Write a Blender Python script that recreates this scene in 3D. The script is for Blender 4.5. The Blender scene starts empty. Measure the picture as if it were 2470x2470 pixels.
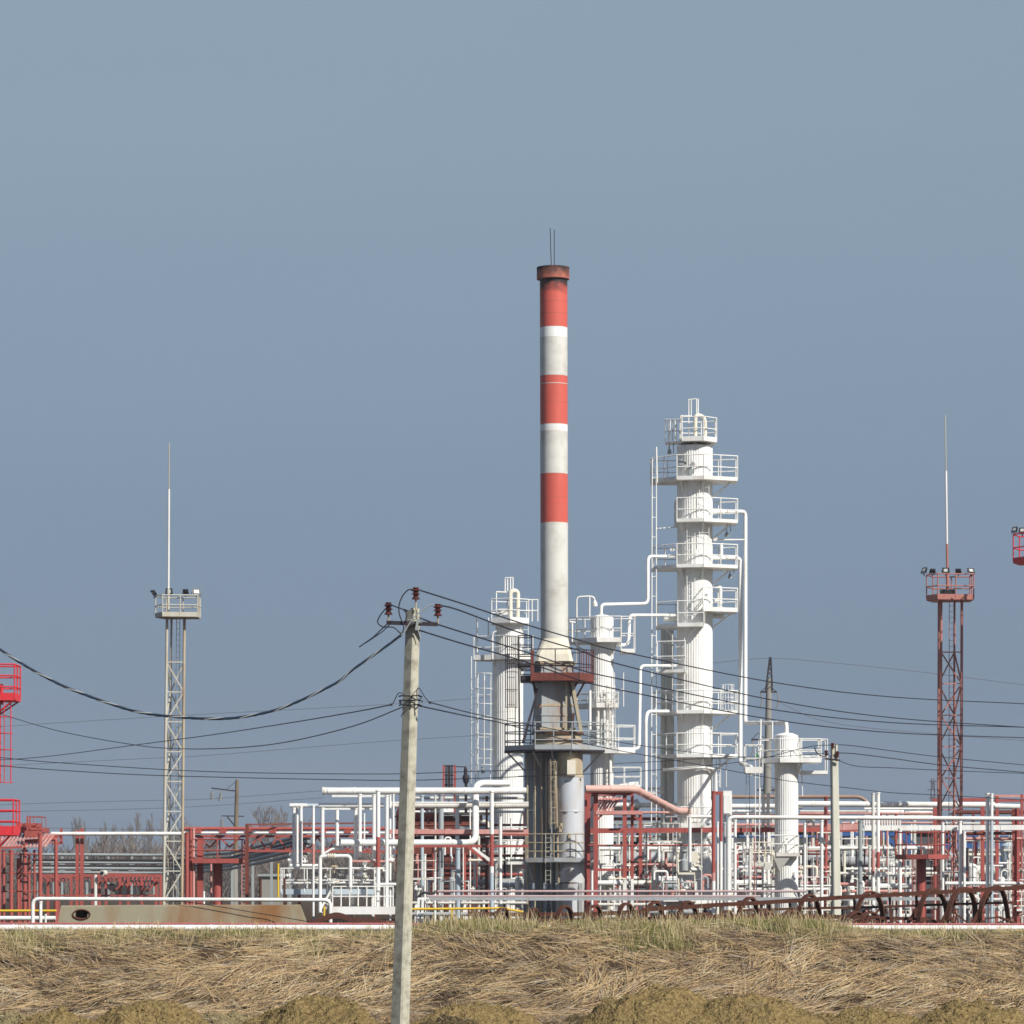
import bpy, math, random
from mathutils import Vector, noise
R = math.radians
random.seed(7)
F, HZ, EYE = 9000.0, 2150.0, 1.8          # focal length in photo pixels, horizon row, eye height in metres
scene = bpy.context.scene
COL = scene.collection
PI = math.pi

def W(px, py, D):
    return Vector(((px - 1235.0) * D / F, D, EYE - (py - HZ) * D / F))
def M(n, D):
    return n * D / F                        # photo pixels to metres at a distance

# ------------------------------------------------------------------ materials
def mat(name, col, rough=0.6, metal=0.0, dirt=None, amt=0.35, scale=2.0, streak=True, bump=0.0, spec=0.3):
    m = bpy.data.materials.new(name); m.use_nodes = True
    nt = m.node_tree; N = nt.nodes; L = nt.links
    b = N['Principled BSDF']
    b.inputs['Roughness'].default_value = rough
    b.inputs['Metallic'].default_value = metal
    b.inputs['Specular IOR Level'].default_value = spec
    b.inputs['Base Color'].default_value = (*col, 1)
    if dirt:
        tc = N.new('ShaderNodeTexCoord'); mp = N.new('ShaderNodeMapping')
        mp.inputs['Scale'].default_value = (1, 1, 0.25 if streak else 1)
        L.new(tc.outputs['Object'], mp.inputs['Vector'])
        n1 = N.new('ShaderNodeTexNoise'); n1.inputs['Scale'].default_value = scale
        n1.inputs['Detail'].default_value = 6; n1.inputs['Roughness'].default_value = 0.65
        L.new(mp.outputs['Vector'], n1.inputs['Vector'])
        rp = N.new('ShaderNodeMapRange'); rp.inputs['From Min'].default_value = 0.45
        rp.inputs['From Max'].default_value = 0.75; rp.inputs['To Max'].default_value = amt
        L.new(n1.outputs['Fac'], rp.inputs['Value'])
        mx = N.new('ShaderNodeMix'); mx.data_type = 'RGBA'
        mx.inputs['A'].default_value = (*col, 1); mx.inputs['B'].default_value = (*dirt, 1)
        L.new(rp.outputs['Result'], mx.inputs['Factor'])
        L.new(mx.outputs['Result'], b.inputs['Base Color'])
        if bump:
            bp = N.new('ShaderNodeBump'); bp.inputs['Strength'].default_value = bump
            n2 = N.new('ShaderNodeTexNoise'); n2.inputs['Scale'].default_value = scale * 6
            n2.inputs['Detail'].default_value = 8
            L.new(tc.outputs['Object'], n2.inputs['Vector'])
            L.new(n2.outputs['Fac'], bp.inputs['Height']); L.new(bp.outputs['Normal'], b.inputs['Normal'])
    return m

WHITE = mat('white_paint', (0.83, 0.83, 0.80), 0.55, dirt=(0.50, 0.44, 0.34), amt=0.55, scale=1.1)
CREAM = mat('cream_paint', (0.74, 0.70, 0.58), 0.6, dirt=(0.5, 0.40, 0.26), amt=0.5, scale=1.5)
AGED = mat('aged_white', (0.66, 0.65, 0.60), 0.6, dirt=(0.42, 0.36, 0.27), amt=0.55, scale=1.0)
RED = mat('oxide_red', (0.37, 0.088, 0.074), 0.55, dirt=(0.22, 0.052, 0.045), amt=0.6, scale=1.5)
BRED = mat('bright_red', (0.68, 0.035, 0.045), 0.5, dirt=(0.45, 0.03, 0.035), amt=0.5, scale=1.5)
PINK = mat('faded_red', (0.55, 0.25, 0.22), 0.6, dirt=(0.70, 0.55, 0.5), amt=0.7, scale=0.9)
STACKRED = mat('stack_red', (0.60, 0.115, 0.085), 0.5, dirt=(0.46, 0.085, 0.066), amt=0.5, scale=0.9)
STACKWHITE = mat('stack_white', (0.64, 0.63, 0.585), 0.6, dirt=(0.40, 0.375, 0.31), amt=0.9, scale=0.7, streak=False)
SOOT = mat('soot', (0.045, 0.03, 0.03), 0.85, dirt=(0.2, 0.06, 0.04), amt=0.7, scale=3, streak=False)
SOOTRED = mat('sooty_red', (0.40, 0.12, 0.08), 0.7, dirt=(0.07, 0.035, 0.03), amt=1.0, scale=2.2)
GREY = mat('grey_paint', (0.36, 0.39, 0.41), 0.5, dirt=(0.30, 0.22, 0.14), amt=0.5, scale=1.0)
DUCT = mat('duct_grey', (0.33, 0.35, 0.355), 0.5, dirt=(0.32, 0.17, 0.08), amt=1.2, scale=1.6)
GAPSHADE = mat('gap_shade', (0.085, 0.09, 0.10), 0.7, dirt=(0.05, 0.05, 0.055), amt=0.8, scale=0.6)  # near-black colour puts shade into the gaps behind the pipework
SHELL = mat('shell_grey', (0.55, 0.585, 0.62), 0.45, dirt=(0.40, 0.30, 0.20), amt=0.8, scale=1.1)
DARKSHELL = mat('dark_shell', (0.21, 0.255, 0.30), 0.5, dirt=(0.26, 0.20, 0.14), amt=1.0, scale=1.4)
DARK = mat('dark_steel', (0.028, 0.026, 0.034), 0.6, dirt=(0.07, 0.035, 0.028), amt=0.6, scale=3)
RUSTRED = mat('rust_red', (0.17, 0.045, 0.032), 0.7, dirt=(0.07, 0.03, 0.025), amt=0.7, scale=3)
RUST = mat('rusty_iron', (0.095, 0.034, 0.020), 0.85, dirt=(0.055, 0.024, 0.018), amt=0.8, scale=4, streak=False, bump=0.2)
TAN = mat('rust_stained_beige', (0.44, 0.38, 0.27), 0.65, dirt=(0.26, 0.15, 0.08), amt=0.9, scale=2.0)
CONC = mat('concrete', (0.49, 0.47, 0.375), 0.9, dirt=(0.25, 0.235, 0.18), amt=1.25, scale=5.5, bump=0.5, spec=0.15, streak=False)
PALECONC = mat('pale_concrete', (0.60, 0.585, 0.50), 0.9, dirt=(0.40, 0.38, 0.30), amt=0.8, scale=2.5, bump=0.25, spec=0.15)
FARCONC = mat('grey_concrete', (0.27, 0.26, 0.23), 0.9, dirt=(0.2, 0.19, 0.17), amt=0.8, scale=1)
YELLOW = mat('gas_yellow', (0.72, 0.47, 0.03), 0.5, dirt=(0.5, 0.35, 0.05), amt=0.5, scale=2)
BLUE = mat('blue_paint', (0.04, 0.11, 0.31), 0.5, dirt=(0.06, 0.14, 0.32), amt=0.5, scale=1)
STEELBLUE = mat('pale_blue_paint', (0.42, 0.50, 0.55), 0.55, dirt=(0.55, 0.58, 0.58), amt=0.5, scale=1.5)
GALV = mat('grey_insulation', (0.33, 0.36, 0.36), 0.5, dirt=(0.22, 0.24, 0.23), amt=0.6, scale=1.5)
MASTWHITE = mat('mast_paint', (0.50, 0.49, 0.42), 0.6, dirt=(0.38, 0.25, 0.12), amt=0.75, scale=1.0)
MASTRED = mat('mast_red', (0.41, 0.17, 0.14), 0.6, dirt=(0.3, 0.09, 0.07), amt=0.6, scale=1.0)
WOOD = mat('old_wood', (0.20, 0.16, 0.11), 0.9, dirt=(0.10, 0.08, 0.06), amt=0.8, scale=2)
BROWNPIPE = mat('brown_pipe', (0.33, 0.22, 0.17), 0.6, dirt=(0.2, 0.13, 0.1), amt=0.6, scale=1)
GLAZE = mat('brown_glaze', (0.085, 0.022, 0.018), 0.25, spec=0.5)
RUBBER = mat('black_cable', (0.018, 0.018, 0.026), 0.6)
MAUVE = mat('mauve_rail', (0.47, 0.36, 0.36), 0.6, dirt=(0.45, 0.22, 0.2), amt=0.6, scale=0.6)
WIREBLUE = mat('blue_cable', (0.02, 0.05, 0.09), 0.5)
WIREPALE = mat('pale_cable', (0.30, 0.32, 0.33), 0.5)
LAMPBODY = mat('lamp_black', (0.02, 0.022, 0.025), 0.45)
LAMPGLASS = mat('lamp_glass', (0.55, 0.58, 0.55), 0.15, spec=0.6)
def sooty(name, col, z0, z1, soot=(.035, .026, .026)):
    """paint with a ragged-edged soot stain rising from height z0 (clean) to z1 (black)"""
    m = mat(name, col, .6, dirt=(col[0] * .7, col[1] * .7, col[2] * .7), amt=.6, scale=1.2)
    nt = m.node_tree; N = nt.nodes; L = nt.links; b = N['Principled BSDF']; old = b.inputs['Base Color'].links[0].from_socket
    tc = N.new('ShaderNodeTexCoord'); sp = N.new('ShaderNodeSeparateXYZ'); L.new(tc.outputs['Object'], sp.inputs[0])
    n = N.new('ShaderNodeTexNoise'); n.inputs['Scale'].default_value = 2.6; n.inputs['Detail'].default_value = 6; L.new(tc.outputs['Object'], n.inputs['Vector'])
    a = N.new('ShaderNodeMath'); a.operation = 'MULTIPLY_ADD'; a.inputs[1].default_value = (z1 - z0) * 1.6; L.new(n.outputs['Fac'], a.inputs[0]); L.new(sp.outputs['Z'], a.inputs[2])
    r = N.new('ShaderNodeMapRange'); r.inputs['From Min'].default_value = z0 + (z1 - z0) * .8; r.inputs['From Max'].default_value = z1 + (z1 - z0) * .8; L.new(a.outputs[0], r.inputs['Value'])
    x = N.new('ShaderNodeMix'); x.data_type = 'RGBA'; x.inputs['B'].default_value = (*soot, 1); L.new(r.outputs['Result'], x.inputs['Factor']); L.new(old, x.inputs['A']); L.new(x.outputs['Result'], b.inputs['Base Color'])
    return m
PANEGLASS = mat('dark_glass', (0.02, 0.025, 0.035), 0.1, spec=0.6)
BARK = mat('bare_bark', (0.15, 0.115, 0.095), 0.95, dirt=(0.09, 0.07, 0.06), amt=0.6, scale=0.5)
GREENPAINT = mat('green_paint', (0.03, 0.25, 0.07), 0.5)

# ------------------------------------------------------------------ mesh builder
class MB:
    def __init__(self):
        self.v = []; self.f = []; self.m = []; self.s = []
    def face(self, idx, m=0, s=False):
        self.f.append(idx); self.m.append(m); self.s.append(s)
    def box(self, c, sx, sy, sz, rz=0.0, m=0):
        c = Vector(c); ca, sa = math.cos(rz), math.sin(rz); b = len(self.v)
        for z in (-.5, .5):
            for x, y in ((-.5, -.5), (.5, -.5), (.5, .5), (-.5, .5)):
                X, Y = x * sx, y * sy
                self.v.append((c.x + X * ca - Y * sa, c.y + X * sa + Y * ca, c.z + z * sz))
        for q in ((0, 3, 2, 1), (4, 5, 6, 7), (0, 1, 5, 4), (1, 2, 6, 5), (2, 3, 7, 6), (3, 0, 4, 7)):
            self.face([b + i for i in q], m)
        return self
    def beam(self, p, q, w, h=None, m=0):
        h = h or w
        p, q = Vector(p), Vector(q); d = (q - p)
        if d.length < 1e-6: return self
        d.normalize()
        up = Vector((0, 0, 1)) if abs(d.z) < 0.95 else Vector((0, 1, 0))
        a = d.cross(up).normalized(); u = a.cross(d).normalized(); b = len(self.v)
        for o in (p, q):
            for x, y in ((-.5, -.5), (.5, -.5), (.5, .5), (-.5, .5)):
                self.v.append(tuple(o + a * x * w + u * y * h))
        for k in ((0, 1, 2, 3), (7, 6, 5, 4), (4, 5, 1, 0), (5, 6, 2, 1), (6, 7, 3, 2), (7, 4, 0, 3)):
            self.face([b + i for i in k], m)
        return self
    def tube(self, pts, r, n=8, bend=0.0, m=0, caps=True, r2=None):
        P = [Vector(p) for p in pts]
        if bend > 0 and len(P) > 2:
            Q = [P[0]]
            for i in range(1, len(P) - 1):
                a, b, c = P[i - 1], P[i], P[i + 1]
                t = min(bend, (a - b).length * .49, (c - b).length * .49)
                s0 = b + (a - b).normalized() * t; s1 = b + (c - b).normalized() * t
                for k in range(5):
                    u = k / 4
                    Q.append(s0 * (1 - u) ** 2 + b * 2 * u * (1 - u) + s1 * u * u)
            Q.append(P[-1]); P = Q
        T = []
        for i in range(len(P)):
            d = (P[min(i + 1, len(P) - 1)] - P[max(i - 1, 0)])
            T.append(d.normalized() if d.length > 1e-9 else Vector((0, 0, 1)))
        ref = Vector((0, 0, 1)) if abs(T[0].z) < 0.9 else Vector((1, 0, 0))
        a = T[0].cross(ref).normalized(); base = len(self.v)
        for i, p in enumerate(P):
            a = (a - T[i] * a.dot(T[i])).normalized(); b = T[i].cross(a)
            rr = r if r2 is None else r + (r2 - r) * i / (len(P) - 1)
            for k in range(n):
                t = 2 * PI * k / n
                self.v.append(tuple(p + (a * math.cos(t) + b * math.sin(t)) * rr))
        for i in range(len(P) - 1):
            for k in range(n):
                k2 = (k + 1) % n
                self.face([base + i * n + k, base + i * n + k2, base + (i + 1) * n + k2, base + (i + 1) * n + k], m, n > 4)
        if caps:
            c0 = len(self.v); self.v += self.v[base:base + n]; self.face([c0 + k for k in range(n)][::-1], m)
            e = base + (len(P) - 1) * n; c1 = len(self.v); self.v += self.v[e:e + n]; self.face([c1 + k for k in range(n)], m)
        return self
    def lathe(self, c, prof, n=32, m=0, ribs=0, amp=0.0, smooth=True, mats=None, lean=(0, 0)):
        """prof: list of (radius, z); ribs: vertical corrugations"""
        c = Vector(c); nn = ribs * 4 if ribs else n; b = len(self.v); z0 = prof[0][1]
        for r, z in prof:
            for k in range(nn):
                t = 2 * PI * k / nn; rr = r
                if ribs: rr = r + (amp if (k % 4) in (1, 2) else 0) * (1 if r > 0.15 else 0)
                self.v.append((c.x + lean[0] * (z - z0) + rr * math.cos(t), c.y + lean[1] * (z - z0) + rr * math.sin(t), c.z + z))
        ring0 = lambda i: b + i * nn
        prev_end = None
        for i in range(len(prof) - 1):
            mm = mats[i] if mats else m
            lo, hi = ring0(i), ring0(i + 1)
            if i and prev_end is not None:          # a hard edge gets vertices of its own
                a0 = math.atan2(prof[i][1] - prof[i - 1][1], prof[i][0] - prof[i - 1][0]); a1 = math.atan2(prof[i + 1][1] - prof[i][1], prof[i + 1][0] - prof[i][0])
                if abs((a1 - a0 + PI) % (2 * PI) - PI) > R(9):
                    lo = len(self.v); self.v += self.v[ring0(i):ring0(i) + nn]
            prev_end = hi
            for k in range(nn):
                k2 = (k + 1) % nn
                self.face([lo + k, lo + k2, hi + k2, hi + k], mm, smooth and not ribs)
        c0 = len(self.v); self.v += self.v[b:b + nn]; self.face([c0 + k for k in range(nn)][::-1], mats[0] if mats else m)
        c1 = len(self.v); e = b + (len(prof) - 1) * nn; self.v += self.v[e:e + nn]; self.face([c1 + k for k in range(nn)], mats[-1] if mats else m)
        return self
    def prism(self, poly, z0, z1, m=0):
        b = len(self.v); n = len(poly)
        for z in (z0, z1):
            for x, y in poly: self.v.append((x, y, z))
        self.face([b + i for i in range(n)][::-1], m); self.face([b + n + i for i in range(n)], m)
        for i in range(n):
            j = (i + 1) % n
            self.face([b + i, b + j, b + n + j, b + n + i], m)
        return self
    def arc(self, c, rad, a0, a1, ax, up, r, n=6, seg=12, m=0):
        pts = []
        for i in range(seg + 1):
            t = a0 + (a1 - a0) * i / seg
            pts.append(Vector(c) + Vector(ax) * math.cos(t) * rad + Vector(up) * math.sin(t) * rad)
        return self.tube(pts, r, n, m=m)
    def disc(self, c, axis, r, h, n=12, m=0):
        ax = Vector(axis).normalized()
        return self.tube([Vector(c) - ax * h / 2, Vector(c) + ax * h / 2], r, n, m=m)
    def build(self, name, mats, parent=None, origin=None):
        mats = mats if isinstance(mats, (list, tuple)) else [mats]
        if parent is not None:
            o0 = Vector(parent['_o'])
        elif origin is not None:
            o0 = Vector(origin)
        else:
            xs = [p[0] for p in self.v]; ys = [p[1] for p in self.v]; zs = [p[2] for p in self.v]
            o0 = Vector(((min(xs) + max(xs)) / 2, (min(ys) + max(ys)) / 2, min(zs)))
        me = bpy.data.meshes.new(name)
        me.from_pydata([(x - o0.x, y - o0.y, z - o0.z) for x, y, z in self.v], [], self.f)
        for k in mats: me.materials.append(k)
        me.polygons.foreach_set('material_index', self.m)
        me.polygons.foreach_set('use_smooth', self.s)
        me.update()
        o = bpy.data.objects.new(name, me); COL.objects.link(o); o['_o'] = tuple(o0)
        if parent is not None: o.parent = parent
        else: o.location = o0
        return o

def thing(name, label, cat, loc, group=None):
    o = bpy.data.objects.new(name, None); COL.objects.link(o)
    o.location = loc; o['_o'] = tuple(loc)
    o['category'] = cat
    if label: o['label'] = label
    if group: o['group'] = group
    return o
def tag(o, label, cat, group=None, kind=None):
    if cat: o['category'] = cat
    if label: o['label'] = label
    if group: o['group'] = group
    if kind: o['kind'] = kind
    return o

# labels that place one thing among its look-alikes: counted between two landmarks
MARKS = [(20, 'ladder tower'), (420, 'pale mast'), (570, 'wooden pole'), (690, 'handrail skid'), (975, 'big pole'), (1225, 'caged column'),
         (1335, 'striped chimney'), (1452, 'domed column'), (1676, 'tallest column'), (1897, 'short column'), (2014, 'small pole'), (2295, 'red mast')]
AUTO = {}
ORD = 'first second third fourth fifth sixth seventh eighth ninth tenth eleventh twelfth thirteenth fourteenth fifteenth sixteenth seventeenth eighteenth nineteenth twentieth'.split() + [a + b for a in ('twenty-', 'thirty-') for b in 'first second third fourth fifth sixth seventh eighth ninth'.split()]
def auto(o, desc, cat, px, py, group, vertical=True):
    tag(o, None, cat, group)
    a = b = None
    for x, nme in MARKS:
        if x <= px: a = nme
        elif b is None: b = nme
    AUTO.setdefault((desc, a, b, vertical), []).append((px if vertical else py, o))
    return o
def finish_labels():
    for (desc, a, b, vertical), lst in AUTO.items():
        lst.sort(key=lambda t: t[0])
        if len(lst) == 1 and len(desc.split()) >= 7 and sum(1 for q in AUTO if q[0] == desc) == 1:
            lst[0][1]['label'] = desc; continue
        for i, (k, o) in enumerate(lst):
            if vertical:
                if a and b:
                    s = f'{desc} between {a} and {b}' if len(lst) == 1 else f'{desc}, {ORD[i]} from {a} to {b}'
                elif a:
                    s = f'{desc} past {a}' if len(lst) == 1 else f'{desc}, {ORD[i]} past {a}'
                else:
                    s = f'{desc}, {ORD[len(lst) - 1 - i]} outside {b}'
            else:
                where = f'between {a} and {b}' if a and b else f'past {a}' if a else f'before {b}'
                if len(lst) == 1: s = f'{desc} {where}'
                elif i == 0: s = f'topmost {desc} {where}'
                elif i == len(lst) - 1: s = f'lowest {desc} {where}'
                else: s = f'{desc} {where}, {ORD[i]} from top'
            o['label'] = s

# ------------------------------------------------------------------ generic plant pieces
def post(px, w, y0, y1, D, m, desc, name='pipe_post', cat='post', group='standing pipes and posts', square=False, mats=None, splits=None, px2=None):
    """upright post; splits: rows (photo y) where the paint changes, mats one longer"""
    r = M(w / 2, D); mb = MB(); px2 = px if px2 is None else px2
    ys = [y0] + (splits or []) + [y1]
    ms = mats or [m]
    for i in range(len(ys) - 1):
        xa = px + (px2 - px) * (ys[i] - y0) / (y1 - y0); xb = px + (px2 - px) * (ys[i + 1] - y0) / (y1 - y0)
        a, b = W(xa, ys[i], D), W(xb, ys[i + 1], D)
        if square: mb.beam(a, b, r * 2, r * 2, m=i)
        else: mb.tube([a, b], r, 10, m=i)
    if not square:
        mb.disc(W(px, y0 + 1.5, D), (0, 0, 1), r * 1.25, M(3, D), 10)
    o = mb.build(name, ms)
    return auto(o, desc, cat, (px + px2) / 2, y0, group)
def hpipe(x0, x1, y, w, D, m, desc, y2=None, name='pipe', cat='pipe', group='horizontal pipes across the plant', D2=None, flanges=True, label=None, beam=False):
    mb = MB(); r = M(w / 2, D); y2 = y if y2 is None else y2; D2 = D2 or D
    a, b = W(x0, y, D), W(x1, y2, D2)
    if beam:
        mb.beam(a, b, r * 1.2, r * 2)
        n = max(2, int(abs(x1 - x0) / 60))
        for i in range(1, n):          # web stiffeners
            p = a.lerp(b, i / n); mb.box(p, M(2, D), r * 1.5, r * 2.1)
    else:
        mb.tube([a, b], r, 14)
        if flanges:
            n = max(1, int(abs(x1 - x0) / 110))
            for i in range(n):
                p = a.lerp(b, (i + .5 + random.uniform(-.3, .3)) / n)
                mb.disc(p, b - a, r * 1.12, M(3, D), 14)
    o = mb.build(name, m)
    if label: return tag(o, label, cat, group)
    return auto(o, desc, cat, (x0 + x1) / 2, min(y, y2), group, vertical=False)
def run(pts, w, D, m, label, desc=None, bend=14, name='pipe', group='bent pipes', bands=0, cat='pipe', Ds=None):
    mb = MB(); r = M(w / 2, D)
    P = [W(p[0], p[1], (p[2] if len(p) > 2 else D)) for p in pts]
    mb.tube(P, r, 12, bend=M(bend, D))
    for i in range(len(P) - 1):
        k = int((P[i + 1] - P[i]).length / M(90, D))
        for j in range(k):
            q = P[i].lerp(P[i + 1], (j + .5) / k); mb.disc(q, P[i + 1] - P[i], r * 1.1, M(2.5, D), 12)
    o = mb.build(name, m)
    if label: return tag(o, label, cat, group)
    xs = [p[0] for p in pts]; ys = [p[1] for p in pts]
    return auto(o, desc, cat, sum(xs) / len(xs), min(ys), group)
def railing(mb, pts, h, rr, closed=True, mids=1, pitch=1.1, skip=()):
    n = len(pts); last = n if closed else n - 1
    for i in range(last):
        if i in skip: continue
        a, b = Vector(pts[i]), Vector(pts[(i + 1) % n]); L = (b - a).length; k = max(1, round(L / pitch))
        for j in range(k + (1 if (not closed and i == last - 1) or ((i + 1) % n in skip) else 0)):
            p = a.lerp(b, j / k); mb.tube([p, p + Vector((0, 0, h))], rr, 5)
        for q in range(mids + 1):
            z = h * (1 - q / (mids + 1)) ; 
            mb.tube([a + Vector((0, 0, z)), b + Vector((0, 0, z))], rr, 5)
def platform(root, poly, y_deck, D, m, mrail=None, toe=11, railtop=46, cx=0, skip=(), mids=1, rr=1.5, brackets=None, deck=4, name='platform'):
    """poly: (photo x, metres in depth from D). One part (deck + toe board), its railing and brackets sub-parts"""
    P = []
    for x, dy in poly:
        p = W(x, y_deck, D); P.append(Vector((p.x, D + dy, p.z)))
    mb = MB(); th = M(deck, D); z = P[0].z
    mb.prism([(p.x, p.y) for p in P], z - th, z)
    n = len(P); hb = M(toe, D)
    for i in range(n):
        if i in skip: continue
        a, b = P[i], P[(i + 1) % n]
        mb.beam(a + Vector((0, 0, hb / 2 - th * .9)), b + Vector((0, 0, hb / 2 - th * .9)), 0.03, hb)
    o = mb.build(name, m, root)
    if railtop:
        rb = MB(); railing(rb, P, M(railtop, D), M(rr, D), True, mids, skip=skip); rb.build('railing', mrail or m, o)
    if brackets:
        for (x0, ya, x1, yb, dy) in brackets:
            bb = MB(); a = W(x0, ya, D); b = W(x1, yb, D); a.y += dy; b.y += dy * .5
            bb.beam(a, b, M(4, D)); bb.build('bracket', m, o)
    return o
def ladder(root, x0, x1, y0, y1, D, m, rung=13, w=2.4, cage=0, name='ladder', depth=0.0, cage_m=None, bars=5, cw=.7, xb0=None, xb1=None):
    xb0 = x0 if xb0 is None else xb0; xb1 = x1 if xb1 is None else xb1
    mb = MB(); r = M(w / 2, D); dy = Vector((0, depth, 0))
    mb.tube([W(x0, y0, D) + dy, W(xb0, y1, D) + dy], r, 6); mb.tube([W(x1, y0, D) + dy, W(xb1, y1, D) + dy], r, 6)
    n = int((y1 - y0) / rung)
    for i in range(1, n):
        t = i / n; y = y0 + (y1 - y0) * t
        mb.tube([W(x0 + (xb0 - x0) * t, y, D) + dy, W(x1 + (xb1 - x1) * t, y, D) + dy], r * .6, 5)
    o = mb.build(name, m, root)
    if cage:
        cb = MB(); cx = (x0 + x1) / 2; hw = M(abs(x1 - x0) * .5 + 5, D)
        k = max(2, int((cage[1] - cage[0]) / 36))
        for i in range(k + 1):
            y = cage[0] + (cage[1] - cage[0]) * i / k; c = W(cx, y, D) + dy
            cb.arc(c, hw, 0, -PI, (1, 0, 0), (0, 1.3, 0), r * cw, 5, 8)
        for i in range(bars):
            t = 1 - 2 * (i + .25) / (bars - .5)
            off = Vector((t * hw, -math.sqrt(max(0, 1 - t * t)) * hw * 1.3, 0))
            cb.tube([W(cx, cage[0], D) + dy + off, W(cx, cage[1], D) + dy + off], r * cw, 5)
        cb.build('safety_cage', cage_m or m, o)
    return o
def valve(px, py, s, D, m, mw, desc='small hand wheel valve', wheel_up=True):
    c = W(px, py, D); k = M(s, D); t = thing('valve', None, 'valve', c - Vector((0, 0, k * .6)), 'valves on the pipework')
    b = MB(); b.tube([c - Vector((k * .9, 0, 0)), c + Vector((k * .9, 0, 0))], k * .32, 8)
    b.disc(c - Vector((k * .8, 0, 0)), (1, 0, 0), k * .55, k * .22, 10); b.disc(c + Vector((k * .8, 0, 0)), (1, 0, 0), k * .55, k * .22, 10)
    b.lathe(c, [(k * .5, -k * .45), (k * .55, 0), (k * .3, k * .5), (k * .2, k * 1.0)], 8); b.build('valve_body', m, t)
    w = MB(); up = Vector((0, 0, k * 1.5)); w.tube([c + Vector((0, 0, k)), c + up], k * .09, 5)
    ax = Vector((0, 1, .35)).normalized() if random.random() < .6 else Vector((.2, .2, 1)).normalized()
    u = ax.orthogonal().normalized(); v = ax.cross(u)
    w.arc(c + up, k * .62, 0, 2 * PI, u, v, k * .1, 5, 12)
    for i in range(3):
        a = 2 * PI * i / 3; w.tube([c + up, c + up + (u * math.cos(a) + v * math.sin(a)) * k * .6], k * .06, 4)
    w.build('hand_wheel', mw, t)
    return auto(t, desc, 'valve', px, py, 'valves on the pipework')
def exchanger(x0, x1, y, w, D, m, desc, name='heat_exchanger', saddle=True):
    c0, c1 = W(x0, y, D), W(x1, y, D); r = M(w / 2, D)
    t = thing(name, None, 'heat exchanger', ((c0.x + c1.x) / 2, D, 0), 'horizontal vessels among the pipes')
    b = MB(); L = c1.x - c0.x
    pts = [(c0.x, .35), (c0.x + r * .2, .75), (c0.x + r * .5, 1), (c0.x + L * .2, 1), (c1.x - r * .5, 1), (c1.x - r * .2, .75), (c1.x, .35)]
    n = 16; base = len(b.v)
    for X, q in pts:
        for k in range(n):
            a = 2 * PI * k / n; b.v.append((X, D + math.cos(a) * r * q, c0.z + math.sin(a) * r * q))
    for i in range(len(pts) - 1):
        for k in range(n):
            k2 = (k + 1) % n; b.face([base + i * n + k2, base + i * n + k, base + (i + 1) * n + k, base + (i + 1) * n + k2], 0, True)
    b.face([base + k for k in range(n)]); b.face([base + (len(pts) - 1) * n + k for k in range(n)][::-1])
    b.build('shell', m, t)
    f = MB()
    for X in (c0.x + L * .16, c1.x - L * .1): 
        f.disc((X, D, c0.z), (1, 0, 0), r * 1.14, r * .16, 16); f.disc((X + r * .25, D, c0.z), (1, 0, 0), r * 1.14, r * .16, 16)
    f.build('flange', m, t)
    if saddle:
        for q in (.3, .75):
            s = MB(); X = c0.x + L * q; s.box((X, D, c0.z - r * 1.2), r * .35, r * 1.5, r * 1.1); s.build('saddle', m, t)
    nz = MB(); nz.tube([(c0.x + L * .5, D, c0.z + r * .8), (c0.x + L * .5, D, c0.z + r * 1.7)], r * .22, 8)
    nz.disc((c0.x + L * .5, D, c0.z + r * 1.6), (0, 0, 1), r * .36, r * .18, 10); nz.build('nozzle', m, t)
    return auto(t, desc, 'heat exchanger', (x0 + x1) / 2, y, 'horizontal vessels among the pipes', vertical=False)
# ------------------------------------------------------------------ camera, sun, sky
cam = bpy.data.cameras.new('camera'); co = bpy.data.objects.new('camera', cam); COL.objects.link(co)
co.location = (0, 0, EYE); co.rotation_euler = (R(90), 0, 0)
cam.sensor_width = 36; cam.lens = F / 2470 * 36; cam.shift_y = (HZ - 1235) / 2470
cam.clip_start = 0.5; cam.clip_end = 12000
scene.camera = co
SUN_AZ, SUN_EL = R(44), R(40)               # to the right of the view's back, and up
sd = Vector((math.sin(SUN_AZ) * math.cos(SUN_EL), -math.cos(SUN_AZ) * math.cos(SUN_EL), math.sin(SUN_EL)))
sl = bpy.data.lights.new('sun', 'SUN'); sl.energy = 4.8; sl.angle = R(0.5); sl.color = (1, 0.955, 0.88)
so = bpy.data.objects.new('sun', sl); COL.objects.link(so)
so.rotation_euler = sd.to_track_quat('Z', 'Y').to_euler(); so.location = (60, -40, 60)
w = bpy.data.worlds.new('World'); scene.world = w; w.use_nodes = True
nt = w.node_tree; N = nt.nodes; L = nt.links
bg = N['Background']
sky = N.new('ShaderNodeTexSky'); sky.sky_type = 'NISHITA'; sky.sun_disc = False
sky.sun_elevation = SUN_EL; sky.sun_rotation = PI - SUN_AZ
sky.air_density = 1.0; sky.dust_density = 0.8; sky.ozone_density = 2.0; sky.altitude = 100
tc = N.new('ShaderNodeTexCoord'); sx = N.new('ShaderNodeSeparateXYZ'); L.new(tc.outputs['Generated'], sx.inputs[0])
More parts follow.
